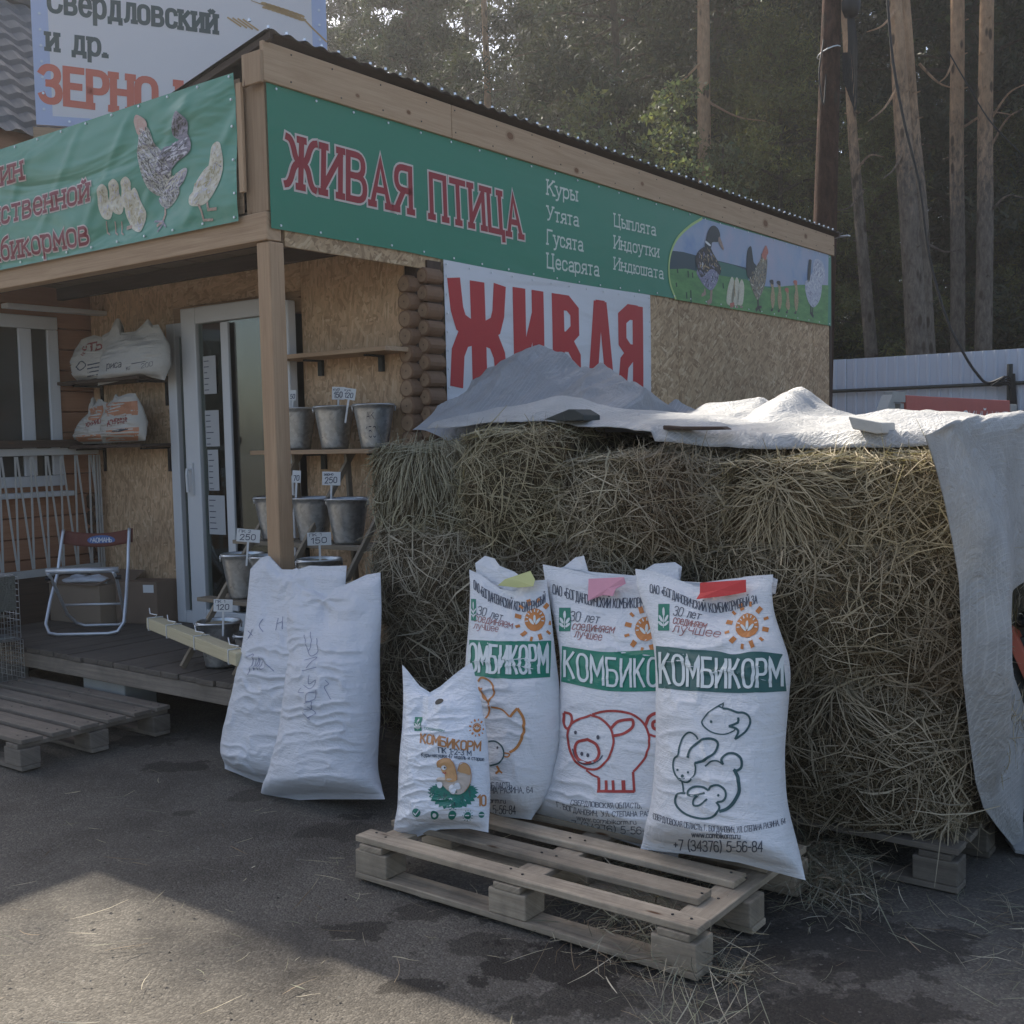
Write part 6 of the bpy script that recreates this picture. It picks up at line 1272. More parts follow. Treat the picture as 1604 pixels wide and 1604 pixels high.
        red = np.clip(vnoise(w_*2.0+seed*5+70)*3-.3, 0, 1)[:, None]; col = col*(1-red*.5)+np.array([.17, .085, .05])*red*.5
        Vs.append(V); Fs.append(F+off); Cs.append(np.repeat(col, k, 0)); off += len(V)
    o = tri_mesh('hay_strands', np.concatenate(Vs), np.concatenate(Fs), M['straw'], t_, colors=np.concatenate(Cs)); o['kind'] = 'stuff'
Zl = [.155, .60, 1.04, 1.455]
bale(.13, 1.0, -1.28, -.48, .155, .62, 12600, 1, 'bottom left bale of the hay stack, behind the white sacks')
bale(.10, 1.0, -2.10, -1.30, .155, .62, 11200, 2, 'bottom middle bale hidden behind the feed sacks')
bale(.07, 1.0, -3.00, -2.12, .155, .64, 26600, 3, 'bottom right bale with loose hay spilling to the ground', cols=(1, .95, .9), fan=[(-2.6, .62, .2, .5)])
bale(.14, 1.0, -1.18, -.46, .62, 1.05, 18200, 4, 'middle layer bale at the left end of the stack')
bale(.13, 1.0, -2.08, -1.20, .62, 1.04, 21000, 5, 'middle layer bale above the feed sacks')
bale(.08, 1.0, -3.00, -2.10, .63, 1.05, 26600, 6, 'middle layer bale at the right end beside the hanging tarp', cols=(1, .95, .88))
bale(.15, 1.0, -1.00, -.44, 1.04, 1.41, 16800, 7, 'grey-green top bale at the left end by the buckets', cols=(.95, 1.0, .96), fan=[(-.75, 1.5, .4, .8)])
bale(.12, 1.0, -1.50, -1.01, 1.04, 1.46, 15399, 8, 'narrow top bale bulging highest, second from left', cols=(1.0, .99, .88))
bale(.11, 1.0, -2.20, -1.51, 1.03, 1.35, 21000, 9, 'top bale in the middle with pale tangled stalks', cols=(1.02, 1., .95))
bale(.07, 1.0, -2.99, -2.21, 1.03, 1.345, 28000, 10, 'top right bale with sunlit fan of stalks', cols=(1.08, 1.03, .93), fan=[(-2.42, 1.27, .32, .35)])
for k, (b0, b1, z1) in enumerate(((-1.35, -.5, 1.33), (-2.2, -1.37, 1.33), (-3.0, -2.22, 1.33))):
    bale(1.02, 1.95, b0, b1, .1, z1, 1500, 20+k, ['rear bale under the tarpaulin, left part', 'rear bale under the tarpaulin, middle part', 'rear bale under the tarpaulin, right part'][k])
# hay strands fallen on the yard
def scatter(name, label, cen, ra, n, seed, lmul=1., zfun=None, tilt=.12):
    rg = np.random.default_rng(seed); P = np.array(cen)+rg.normal(0, 1, (n, 3))*np.array(ra); P[:, 2] = .004+np.abs(P[:, 2]-cen[2]); a = rg.uniform(0, 6.283, n)
    T1 = np.stack([np.cos(a), np.sin(a), rg.normal(0, tilt, n)], -1); T1 /= np.linalg.norm(T1, axis=1)[:, None]; N = np.tile([0, 0, 1.], (n, 1)); L = rg.gamma(3, .022, n)*lmul+.012; wd = rg.uniform(.0015, .0035, n)
    V, F, k = strands(P, N, T1, L, wd, rg, bend=.18, out=.15); col = PAL[rg.choice(len(PAL), n, p=WT/WT.sum())]*rg.uniform(.45, 1.1, (n, 1)); V[:, 2] = np.maximum(V[:, 2], .004)
    o = tri_mesh(name, V, F, M['straw'], None, tuple(cen), np.repeat(col, k, 0)); tag(o, label, kind='stuff'); return o
q = onZ(700, 1400, 0.); scatter('hay_litter', 'loose hay scattered thinly over the yard', (-.2, 3.7, 0), (1.3, .75, 0), 380, 5)
scatter('hay_litter', 'heap of loose hay at the foot of the stack, right side', tuple(B(.02, -2.55, .0)), (.08, .18, .04), 2200, 6, 1.4, tilt=.5)
scatter('hay_litter', 'loose hay under the front pallet', tuple(B(-.5, -2.1, .0)), (.12, .24, .01), 700, 8, 1.3)
scatter('hay_litter', 'hay wisps beside the near pallet corner', tuple(B(-.80, -2.68, .0)), (.04, .03, .012), 80, 9, 1.2, tilt=.5)
scatter('hay_litter', 'loose hay right of the hay stack', tuple(B(.0, -3.3, .0)), (.25, .25, .004), 220, 10, 1.6)
scatter('hay_litter', 'loose hay at the back edge of the pallets', tuple(B(-.05, -1.9, .0)), (.1, .7, .04), 3000, 12, 1.6, tilt=.4)
# small stones and crumbs
rg = np.random.default_rng(3); n = 2600; V = []; F = []
C_s = np.stack([rg.normal(-.1, 1.4, n), 2.3+rg.gamma(2, .9, n), np.zeros(n)], -1); tet = np.array([[1, 0, 0], [-.5, .87, 0], [-.5, -.87, 0], [0, 0, .8]])
r_ = rg.gamma(2, .0012, n)+.001; V = (C_s[:, None]+tet[None]*r_[:, None, None]*rg.uniform(.6, 1.4, (n, 4, 1))); V[..., 2] = np.maximum(V[..., 2], 0)+.0
fi = np.array([[0, 1, 3], [1, 2, 3], [2, 0, 3]]); F = (np.arange(n)[:, None, None]*4+fi[None]).reshape(-1, 3); colz = np.repeat(rg.uniform(.03, .17, (n, 1))*np.array([[1, .93, .82]]), 4, 0)
o = tri_mesh('gravel', V.reshape(-1, 3), F, tinted('gravel'), None, (0, 0, 0), colz); tag(o, 'fine grit and crumbs on the asphalt', kind='stuff')

# ================================================================== TARPAULINS
def tent(a, ar, w_, p=1.): return np.clip(1-np.abs(a-ar)/w_, 0, 1)**p
def ridge(L, a_):
    P = onA(np.array([q[0] for q in L], float), np.array([q[1] for q in L], float), a_); d = P-C0; return (d@F3)[::-1], P[:, 2][::-1]
# grey peaked tarp
tg = thing('tarpaulin', B(.9, -1.4, 1.5), 'grey woven tarpaulin rising in a tent-like peak over the hay', 'tarpaulin')
r1b, r1z = ridge([(690, 655), (700, 652), (740, 618), (790, 572), (818, 545), (832, 541), (849, 543), (868, 552), (886, 570), (905, 577), (933, 576), (960, 583), (985, 595), (1012, 600), (1030, 615), (1036, 650)], .95)
r2b, r2z = ridge([(655, 668), (692, 614), (712, 597), (729, 593), (752, 600), (800, 640)], 1.45)
r3b, r3z = ridge([(1040, 640), (1060, 630), (1090, 645)], 1.7)
UU, VV = np.meshgrid(np.linspace(0, 1, 150), np.linspace(0, 1, 200)); bb = -.46-1.52*VV; aa = .42+1.5*UU
zz = 1.45+.03*fbm(np.stack([aa*3, bb*3, aa*0], -1), 3)
zz = np.maximum(zz, 1.44+(np.interp(bb, r1b, r1z)-1.44)*tent(aa, .95+.10*np.sin(bb*5), .55, .85)); zz = np.maximum(zz, 1.44+(np.interp(bb, r2b, r2z, left=1.44, right=1.44)-1.44)*tent(aa, 1.45, .4, .8)); zz = np.maximum(zz, 1.44+(np.interp(bb, r3b, r3z, left=1.44, right=1.44)-1.44)*tent(aa, 1.7, .3, .8))
zz += .035*((1-np.abs(2*vnoise(np.stack([aa*4+bb*2, bb*3.2-aa, aa*0+3], -1))))**4-.2)*np.clip((zz-1.48)*5, 0, 1)+.010*fbm(np.stack([aa*7, bb*7, zz*6], -1), 3)+.006*np.sin((bb+aa*.3)*60+5*fbm(np.stack([aa*3, bb*3, aa*0], -1), 2))*np.clip((zz-1.5)*6, 0, 1)
mb = MB(); mb.grid(B(aa, bb, zz)); o = mb.build('sheet', M['tarp_grey'], tg, smooth=True)
# pale tarp: front fold, lit top and the sheet hanging down the right end
tw = thing('tarpaulin', B(.6, -2.6, 1.5), 'pale tarpaulin over the stack top, hanging down its right end', 'tarpaulin')
f1b, f1z = ridge([(655, 668), (670, 660), (720, 650), (797, 638), (850, 626), (886, 621), (910, 624), (933, 633), (980, 644), (1033, 654), (1080, 661), (1100, 662), (1164, 668), (1230, 660), (1321, 652), (1373, 646), (1440, 645), (1500, 655), (1560, 665)], .50)
f2b, f2z = ridge([(1060, 665), (1082, 653), (1095, 640), (1111, 633), (1150, 629), (1195, 626), (1206, 634), (1222, 622), (1240, 609), (1255, 605), (1268, 612), (1290, 634), (1330, 653), (1400, 652), (1450, 645), (1500, 648), (1560, 656)], 1.05)
NB = 190; NA = 110
fzb, fzz = ridge([(655, 672), (780, 655), (886, 655), (1033, 668), (1160, 680), (1290, 682), (1380, 690), (1445, 690)], .18)
bs_ = np.concatenate([np.linspace(-.66, -2.94, 130)]); ua = np.linspace(0, 1, NA)
frontb, fronta = np.array([-3.1, -2.9, -2.4, -1.9, -1.5, -1.0, -.6]), np.array([.16, .20, .16, .14, .22, .24, .28])
rows = []
for b in bs_:
    a0 = np.interp(b, frontb, fronta)+.02*math.sin(b*17); a_ = a0+(1.95-a0)*ua**1.15
    z = np.interp(b, fzb, fzz)+(.03*smooth((a_-a0)/.5))+.012*fbm(np.stack([a_*4, a_*0+b*4, a_*0], -1), 3)
    zf_ = np.interp(b, fzb, fzz)-.01; z = np.maximum(z, zf_+(np.interp(b, f1b, f1z)-zf_)*tent(a_, .50, .36, .9) if b < -1.9 else 1.46+(np.interp(b, f1b, f1z)-1.46)*tent(a_, .50, .50, .9)); 
    if b < -1.55: z = np.maximum(z, 1.45+(np.interp(b, f2b, f2z, left=1.5, right=1.45)-1.45)*tent(a_, 1.05, .45, .8))
    else: z = z-.06*smooth(((a_-.6)/.3))
    z += .010*fbm(np.stack([a_*9, a_*0+b*9, a_*0+4], -1), 3)+.012*(1-np.abs(2*vnoise(np.stack([a_*5+b*3, a_*0+b*4-a_*2, a_*0+9], -1))))**4*smooth((a_-a0)*6); z -= np.clip(1-ua/.035, 0, 1)*(.055 if b < -1.9 else .02)
    rows.append(B(a_, b, z))
# hanging side: outline read on the end plane b = -3.05
Lp = np.array([(1448, 682), (1466, 735), (1480, 790), (1492, 850), (1502, 910), (1506, 1000), (1508, 1060), (1518, 1150), (1528, 1225), (1540, 1265), (1562, 1295), (1588, 1327)], float)
Rp = np.array([(1650, 672), (1652, 720), (1650, 780), (1640, 850), (1615, 890), (1578, 925), (1577, 1000), (1582, 1060), (1600, 1130), (1625, 1180), (1632, 1230), (1640, 1270)], float)
tt = np.linspace(0, 1, len(Lp)); ts = np.linspace(0, 1, 110); Lx, Ly = np.interp(ts, tt, Lp[:, 0]), np.interp(ts, tt, Lp[:, 1]); Rx, Ry = np.interp(ts, tt, Rp[:, 0]), np.interp(ts, tt, Rp[:, 1])
last = rows[-1]; side = []
for k, t in enumerate(ts):
    x = Lx[k]+(Rx[k]-Lx[k])*ua; y = Ly[k]+(Ry[k]-Ly[k])*ua; P = onB(x, y, -3.05); d = P-C0; a_ = d@R3; z = P[:, 2]
    rip = .035*np.sin(a_*9+t*3)*t+.03*fbm(np.stack([a_*3, z*2, z*0], -1), 3)+.05*np.sin(a_*4+2)*smooth(t*2)
    pin = smooth(ua*4); side.append(B(a_, -3.05-(rip+.05*smooth(t*3))*pin, z))
e = side[0]; nb_ = 14
for k in range(1, nb_):
    t = k/nb_; q = last*(1-t)+e*t; q = q+(-F3*.035+Z3*.03)*math.sin(t*math.pi); rows.append(q)
mb = MB(); mb.grid(np.array(rows+side)); mb.fix_uv(lambda p: ((p-C0)@R3, p[2]+(p-C0)@F3)); o = mb.build('sheet', M['tarp_white'], tw, smooth=True)
q = o.modifiers.new('t', 'SOLIDIFY'); q.thickness = .0015
# old grey-green sheet and odd things at the far right edge
P = onB(np.array([1570, 1660, 1680, 1566]), np.array([850, 850, 985, 975]), -2.98); t_ = thing('old_sheet', P.mean(0), 'old grey-green sheet hanging beside the pale tarpaulin', 'sheet'); mb = MB()
UU, VV = np.meshgrid(np.linspace(0, 1, 16), np.linspace(0, 1, 16)); G_ = (P[0]*(1-UU[..., None])+P[1]*UU[..., None])*(1-VV[..., None])+(P[3]*(1-UU[..., None])+P[2]*UU[..., None])*VV[..., None]
G_ = G_-F3*(.05*fbm(G_*5, 2))[..., None]+F3*.02; mb.grid(G_); o = mb.build('cloth', M['tarp_old'], t_, smooth=True)
P = onZ(1600, 1345, .0); t_ = thing('white_rag', P, 'small scrap of white sheet on the ground at the right edge', 'rag'); mb = MB(); V = onZ(np.array([1575, 1604, 1640, 1640, 1590]), np.array([1316, 1300, 1300, 1345, 1336]), .01); mb.prism(V, Z3*.012); mb.build('cloth', M['tarp_white'], t_)
# dark pile at the right edge: black bag, slate boards, red plank
def chunk(name, mat, px, py, a_, w_, h_, d_, rot, label, cat, bev=.01):
    c1 = onA(px, py, a_); t_ = thing(name, c1, label, cat); e1 = RT*math.cos(rot)+Z3*math.sin(rot); e2 = -RT*math.sin(rot)+Z3*math.cos(rot); mb = MB(); mb.box(c1-e1*w_/2-e2*h_/2, e1*w_, e2*h_, R3*d_); o = mb.build(name+'_body', mat, t_, bevel=bev); return t_
P0, n_ = lean(.7, -3.3, 0, .72, .8); bb2 = Sack(onA(1600, 970, .75), R3, [(1575, 985), (1578, 962), (1590, 948)], [(1680, 985), (1670, 955), (1650, 945)], [(0, 0), (.5, -4), (1, 0)], T=.12, Tb=.1, wr=.01, seed=81, botn=.3, grid=(30, 24)); bb2.build('black_bag', M['black'], 'black bag on the pile at the right edge', 'bag')
chunk('red_plank', plain('red_paint', (.42, .10, .06), .6), 1594, 1022, .62, .035, .30, .25, .42, 'red painted plank leaning in the dark pile at right', 'plank', .003)
chunk('slate_board', M['slate'], 1610, 1010, .70, .12, .35, .2, .45, 'dark slate board behind the red plank', 'board', .004)
chunk('slate_board', M['slate'], 1602, 1090, .66, .16, .40, .3, .25, 'dark slate board standing below the red plank', 'board', .004)
chunk('grey_crate', M['slate'], 1640, 1180, .75, .3, .5, .4, .0, 'dark crate at the right edge behind the tarpaulin', 'crate', .01)
# weights on the tarps
def weight(name, mat, pts, a_, depth, label, cat):
    P = onA(np.array([p[0] for p in pts], float), np.array([p[1] for p in pts], float), a_); t_ = thing(name, P.mean(0), label, cat); mb = MB(); mb.prism(P, R3*depth); mb.build(name+'_body', mat, t_, bevel=.004)
weight('slate_weight', M['slate'], [(851, 657), (890, 641), (899, 641), (914, 650), (914, 659), (880, 660)], .17, .12, 'dark slate block weighing down the tarp at the left', 'block')
weight('flat_stick', M['dark_wood'], [(1038, 666), (1060, 668), (1130, 668), (1138, 673), (1100, 674), (1060, 674), (1038, 673)], .13, .05, 'thin dark stick lying on the tarp front edge', 'stick')
weight('concrete_weight', M['brick_grey'], [(1328, 652), (1381, 662), (1383, 679), (1374, 680), (1335, 672)], .15, .13, 'pale concrete block on the sunlit right part of the tarp', 'block')

# ================================================================== HOUSE WITH SIDING AND TILED ROOF
hs = thing('siding_house', B(3, 3.1, 0), 'orange siding house with white window and grey tile roof at the left edge', 'house')
z = .30; k = 0
while z < 3.45:
    mb = MB(); V = [(0, 0), (-.020, .006), (-.012, .132), (0, .138)]
    P = [B(-.3, 3.055+v[0], z+v[1]) for v in V]; mb.prism(P, R3*6.3); mb.f = [f if len(f) == 4 else f for f in mb.f]
    r0 = random.random()*8; mb.uv = [[((Pt := (np.concatenate(mb.v)[i]-C0))@R3+r0, Pt[2]+r0*.3) for i in f] for f in mb.f]
    mb.build('plank', M['siding'], hs); z += .1395
bpart('wall', M['dark_wood'], (-.3, 6.0, 3.07, 3.15, 0, 3.5), parent=hs, bevel=0)
wn = bpart('window', M['pvc'], (-.25, .745, 2.985, 3.03, 2.235, 2.32), (-.25, .745, 2.985, 3.03, 1.20, 1.27), (.665, .745, 2.985, 3.03, 1.272, 2.233), (.465, .555, 2.985, 3.03, 1.272, 2.233), (-.02, .06, 2.985, 3.03, 1.272, 2.233), (-.28, .78, 2.93, 3.03, 1.13, 1.165), parent=hs, bevel=.006)
mb = MB(); mb.bx(-.25, .72, 3.0, 3.005, 1.27, 2.24); mb.build('pane', plain('dark_pane', (.03, .033, .03), .06, spec=.7, bump=0), wn)
bpart('awning_rail', M['pvc'], (.30, 1.0, 2.80, 2.88, 2.335, 2.365), parent=hs, bevel=.004)
# tile roof: stepped waves parallel to the ridge
def tile(sgn):
    aa = np.arange(-.35, 6.3, .035); sl = np.linspace(0, 1, 8*12+1); AA, SS = np.meshgrid(aa, sl, indexing='ij')
    bb = 2.93+(4.0-2.93)*SS if sgn > 0 else 5.4-(5.4-4.0)*SS; st = (SS*12) % 1.
    zz = 3.45+(4.73-3.45)*SS+.016*np.cos(AA*2*math.pi/.17)+.03*(1-st); return B(AA, bb, zz)
PR['tile'] = plain('tile_steel', (.13, .13, .13), .55, .0, vary=.2, scale=3, bump=.05)
for sgn in (1, -1): mb = MB(); mb.grid(tile(sgn)); mb.build('roof', PR['tile'], hs, smooth=False)
mb = MB(); mb.tube([B(-.36, 4.0, 4.76), B(6.3, 4.0, 4.76)], .06, 8); mb.build('ridge_cap', PR['tile'], hs)
mb = MB(); mb.prism([B(-.25, 2.8, 3.4), B(-.25, 4.0, 4.62), B(-.25, 5.2, 3.4)], R3*.05); mb.build('gable', M['siding'], hs)
# railing
rl = thing('railing', B(.35, 2.9, .3), 'pale zigzag bar railing with dark top rail at the left', 'railing')
bpart('top_rail', M['dark_wood'], (-.3, .95, 2.87, 2.93, 1.455, 1.505), parent=rl); bpart('rail', M['rail_paint'], (-.3, .95, 2.895, 2.905, 1.405, 1.452), parent=rl, bevel=.002)
bpart('rail', M['rail_paint'], (-.3, .95, 2.89, 2.91, .615, .665), parent=rl, bevel=.002); bpart('kick_board', M['dark_wood'], (-.3, .95, 2.895, 2.915, .32, .612), parent=rl, bevel=.002)
for k in range(12):
    a = -.28+k*.105
    for (x0, x1) in ((a, a-.012), (a+.012, a+.085)):
        mb = MB(); mb.beam(B(x0, 2.894, 1.40), B(x1, 2.894, .668), .013, .004, side=R3); mb.build('bar', M['rail_paint'], rl)
for a in (.905, .925, .943): mb = MB(); mb.beam(B(a, 2.885, 1.40), B(a+.004, 2.885, .5), .010, .01, side=R3); mb.build('bar', M['rail_paint'], rl)
mb = MB()
for k in range(4):   # rounded ends of the horizontal logs beside the chipboard
    pass
for k in range(5):
    mb = MB(); c_ = B(.93, 3.0, .62+k*.115); mb.tube([c_, c_+R3*.06], .052, 14); mb.build('log', M['log'], shop)

# ================================================================== BILLBOARD
bd = np.array([.945, .325, 0]); bd /= np.linalg.norm(bd); bnm = np.array([bd[1], -bd[0], 0]); bp0 = np.array([-3.13, 7.35, 0])
def qB(x, y): P = unp(x, y, bp0, bnm); d = P-bp0; return np.stack([d@bd, P[..., 2]], -1)
e0 = qB(np.array([57., 513., 57.]), np.array([195., 90., 195.])); x0, x1, zb_ = e0[0][0], e0[1][0], e0[0][1]
bl = thing('billboard', bp0+bd*(x0+x1)/2, 'big pale billboard reading ЗЕРНО above the porch roof', 'billboard')
def BP(x, z, o=0.): x = np.asarray(x, float)[..., None]; z = np.asarray(z, float)[..., None]; return bp0+bd*x+Z3*z+bnm*o
top = zb_+1.3
mb = MB(); mb.box(BP(x0+.10, zb_+.06, .0)[...], bd*(x1-x0-.2), Z3*(top-zb_-.12), -bnm*.03); mb.build('panel', plain('billboard_skin', (.78, .73, .71), .5, vary=.05, scale=2), bl)
PR['bluef'] = plain('billboard_border', (.50, .55, .72), .5, vary=.06, scale=2)
for (o_, e1, e2) in ((BP(x0, zb_), bd*.10, Z3*(top-zb_)), (BP(x1-.10, zb_), bd*.10, Z3*(top-zb_)), (BP(x0+.1, zb_), bd*(x1-x0-.2), Z3*.06), (BP(x0+.1, top-.06), bd*(x1-x0-.2), Z3*.06)):
    mb = MB(); mb.box(o_+bnm*.001, e1, e2, -bnm*.032); mb.build('border', PR['bluef'], bl)
for xx in (x0+.3, x1-.4, (x0+x1)/2): mb = MB(); mb.beam(BP(xx, zb_-.62, -.10), BP(xx, top-.05, -.10), .08, .08, side=bd); mb.build('post', M['steel'], bl)
mb = MB(); mb.box(BP(x0-.02, zb_-.09, .02), bd*.42, Z3*.07, -bnm*.2); mb.build('bracket', M['timber'], bl)
ink('bb_grey', (.10, .12, .11)); ink('bb_orange', (.70, .19, .12)); ink('wheat', (.55, .36, .17))
pr = Print(lambda p, h: BP(p[:, 0], p[:, 1], .001)+bnm*.0+bnm*(h[:, None] if hasattr(h, 'shape') else h), bl, .5)
def bbt(s, p0, p1, h0, h1, m_, wg): b0, b1, u0, u1 = qB(*p0), qB(*p1), qB(p0[0]-1, p0[1]-h0), qB(p1[0], p1[1]-h1); pr.text(s, [b0, b1], u0-b0, np.linalg.norm(u0-b0)*wg, m_, up1=u1-b1, serif=True, gap=2.4)
bbt('Свердловский', (77, 17), (338, 51), 40, 38, 'bb_grey', .17); bbt('и др.', (75, 77), (166, 88), 36, 36, 'bb_grey', .18); bbt('ЗЕРНО К', (66, 157), (305, 186), 53, 52, 'bb_orange', .21)
def qBl(L): return qB(np.array([p[0] for p in L], float), np.array([p[1] for p in L], float))
pr.stroke(qBl([(474, 28), (490, 45), (512, 66)]), .012, 'wheat', 0)
for k in range(9):
    x, y = 415+k*7, 9+k*2.1+(k*k)*.03; pr.fan(qBl(ell(x, y-3, 7, 2.4, 8, .3)), 'wheat', 0, 1); pr.fan(qBl(ell(x+2, y+3, 7, 2.4, 8, .1)), 'wheat', 1, 1); pr.stroke(qBl([(x, y), (x-22, y-8)]), .004, 'wheat', 2)
for k in range(4): pr.stroke(qBl([(405-k*9, 48-k*2), (380-k*8, 30-k*1)]), .012, 'wheat', 0)
pr.done({'wheat': 'picture'})
mb = MB()
for k in range(12):
    for xx in (x0+.05, x1-.05): q = BP(xx, zb_+.1+k*.10, .004); mb.tube([q, q+bnm*.004], .009, 6)
for k in range(14): q = BP(x0+.2+k*.19, zb_+.03, .004); mb.tube([q, q+bnm*.004], .009, 6)
o = mb.build('rivets', M['steel'], bl); tag(o, kind='stuff')

# ================================================================== FENCE, RED TRAILER, POLE, CABLES
fn = thing('metal_fence', B(9, -4, 0), 'bluish white profiled metal fence between yard and forest', 'fence')
PR['fence'] = plain('fence_steel', (.56, .61, .70), .4, .1, vary=.06, scale=2, bump=.02)
b = 3.0; zt_f = 2.256
pan = None
while b > -12:
    if pan is None:
        mb = MB(); t = np.arange(0, 1.15, .115/2); xs_ = []; 
        for k in range(10):
            s0 = k*.115; xs_ += [(s0, 0), (s0+.075, 0), (s0+.083, .014), (s0+.107, .014)]
        xs_.append((1.15, 0)); A_ = np.array(xs_); P = np.stack([B(9-A_[:, 1], b-A_[:, 0], 0*A_[:, 0]+.02), B(9-A_[:, 1], b-A_[:, 0], 0*A_[:, 0]+zt_f)], 0); mb.grid(P, flip=True); pan = mb.build('panel', PR['fence'], fn); base_b = b
    else:
        c_ = pan.copy(); COL.objects.link(c_); c_.parent = fn; c_.location = tuple(F3*(b-base_b)+R3*random.uniform(-.004, .004)+Z3*random.uniform(-.006, .006))
    b -= 1.152
for zz in (1.90, 1.60, .5): mb = MB(); mb.tube([B(8.95, 3, zz), B(8.95, -12, zz+.01)], .022, 6); mb.build('rail', M['slate'] if zz > .6 else M['galv'], fn)
for bb in (2, -1.05, -4, -7): mb = MB(); mb.tube([B(8.93, bb, 0), B(8.93, bb, 2.1)], .03, 8); mb.build('post', M['slate'], fn)
tr = thing('red_trailer', B(5.6, -1.4, 0), 'red sided trailer with white lettering standing by the fence', 'trailer')
PR['redt'] = plain('red_tarp_side', (.42, .10, .075), .6, vary=.15, scale=6)
ta = ab(onB(1420, 617, -1.5)); tb = ab(onB(1582, 629, -1.5)); za = (ta[2]+tb[2])/2
bpart('side_board', PR['redt'], (ta[0], tb[0], -1.5, -1.46, za-.55, za), parent=tr, bevel=.006); bpart('body', M['slate'], (ta[0]-.25, tb[0]+.2, -1.44, .0, .5, za-.25), parent=tr)
bpart('frame', M['concrete'], (ta[0]-.28, ta[0]-.02, -1.50, -1.44, za-.05, za+.02), (ta[0]-.28, ta[0]-.20, -1.49, -1.44, .6, za-.055), (ta[0]-.09, ta[0]-.02, -1.49, -1.44, .6, za-.055), (tb[0]+.02, tb[0]+.25, -1.50, -1.44, .6, za-.03), parent=tr)
mb = MB(); mb.beam(B(ta[0]-.28, -1.47, za-.02), B(ta[0]-.75, -1.47, za-.45), .07, .05, side=F3); mb.build('drawbar', M['concrete'], tr)
for a in (ta[0]+.6, tb[0]-.6): mb = MB(); mb.tube([B(a, -1.52, .42), B(a, -1.30, .42)], .40, 24); mb.build('wheel', M['rubber'], tr)
def qT(x, y): P = onB(x, y, -1.505); d = P-C0; return np.stack([d@R3, P[..., 2]], -1)
pr = Print(lambda p, h: B(p[:, 0], -1.503-h, p[:, 1]), tr, .5); bt(pr, qT, 'СКИЙ КХП', (1509, 664), (1579, 665), (1509, 644), (1579, 646), 'paper', .14); pr.done()
# timber utility pole with lamp and cable bunch
PX = 10.9
def Yp(x, y): return onY(x, y, PX)
up = thing('utility_pole', Yp(1290, 700)*np.array([1, 1, 0]), 'dark reddish timber utility pole behind the shop corner', 'utility pole')
mb = MB(); b0_ = Yp(1292, 360); t0_ = Yp(1303, 0); dd = (t0_-b0_)/np.linalg.norm(t0_-b0_); mb.tube([b0_-dd*5., b0_, t0_, t0_+dd*2.2], [.135, .112, .088, .08], 18); mb.build('pole', M['bark_dark'], up, smooth=True)
mb = MB(); q = Yp(1298, 82); mb.tube([q+np.array([.105*math.cos(t), .105*math.sin(t), .04*math.sin(t+2)]) for t in np.linspace(0, 6.28, 14)], .006, 6); mb.build('wire_clamp', M['steel'], up)
lp = thing('cable_lamp', Yp(1327, 15)-np.array([0, .12, 0]), 'black round cable closure hanging on the utility pole', 'cable closure')
q = Yp(1327, 16)-np.array([0, .12, 0]); mb = MB(); mb.lathe(q, [(.001, -.12), (.06, -.10), (.085, -.03), (.085, .04), (.05, .10), (.001, .115)], 18); mb.build('closure_body', M['rubber'], lp, smooth=True)
for k in range(7):
    mb = MB(); dx = (k-3)*.012; mb.tube(list(sp([q+np.array([dx, -.02+.01*k, -.10]), q+np.array([dx*1.1+.015, 0, -.40]), q+np.array([dx*1.4-.01, .02, -.70-.045*k]), q+np.array([dx*.8-.04, .03, -.42])], 5)), .0065, 6); mb.build('cable_loop', M['rubber'], lp)
mb = MB(); mb.tube(list(sp([q+np.array([-.25, .02, -.3]), q+np.array([-.30, 0, -.62]), q+np.array([-.26, 0, -.9]), q+np.array([-.22, .05, -.6])], 5)), .008, 6); mb.build('cable_loop', M['rubber'], lp)
def cable(name, L, label, r_=.012):
    P = [onY(x, y, Y) for x, y, Y in L]; t_ = thing(name, P[-1], label, 'cable'); mb = MB(); mb.tube(list(sp(P, 6)), r_, 6); mb.build('cable_body', M['rubber'], t_, smooth=True)
cable('cable', [(1388, -30, 12), (1398, 90, 12), (1416, 190, 12), (1440, 290, 12), (1455, 400, 12), (1483, 500, 11.9), (1512, 558, 11.8), (1530, 585, 11.75), (1547, 600, 11.7), (1575, 590, 11.6)], 'black cable drooping in front of the forked pine to the fence', .014)
cable('cable', [(1485, 80, 14), (1520, 140, 14), (1556, 196, 14), (1620, 260, 14)], 'thin black cable crossing the two right pines', .008)
cable('cable', [(1302, 606, 12.9), (1350, 606, 12.7), (1420, 604, 12.45), (1500, 600, 12.1), (1560, 595, 11.85), (1604, 594, 11.7), (1700, 590, 11.3)], 'black cable bundle running along the fence rail', .016)
q = B(8.9, -1.05, 1.9)
mb = MB()
for k in range(4): mb.tube(list(sp([q+np.array([-.18+.02*k, 0, -.02]), q+np.array([0, -.03, .06-.03*k]), q+np.array([.02*k, -.03, -.3]), q+np.array([.05, 0, .1])], 5)), .012, 6)
t_ = thing('cable_knot', q, 'tangle of black cable tied round the fence post', 'cable'); mb.build('cable_body', M['rubber'], t_)

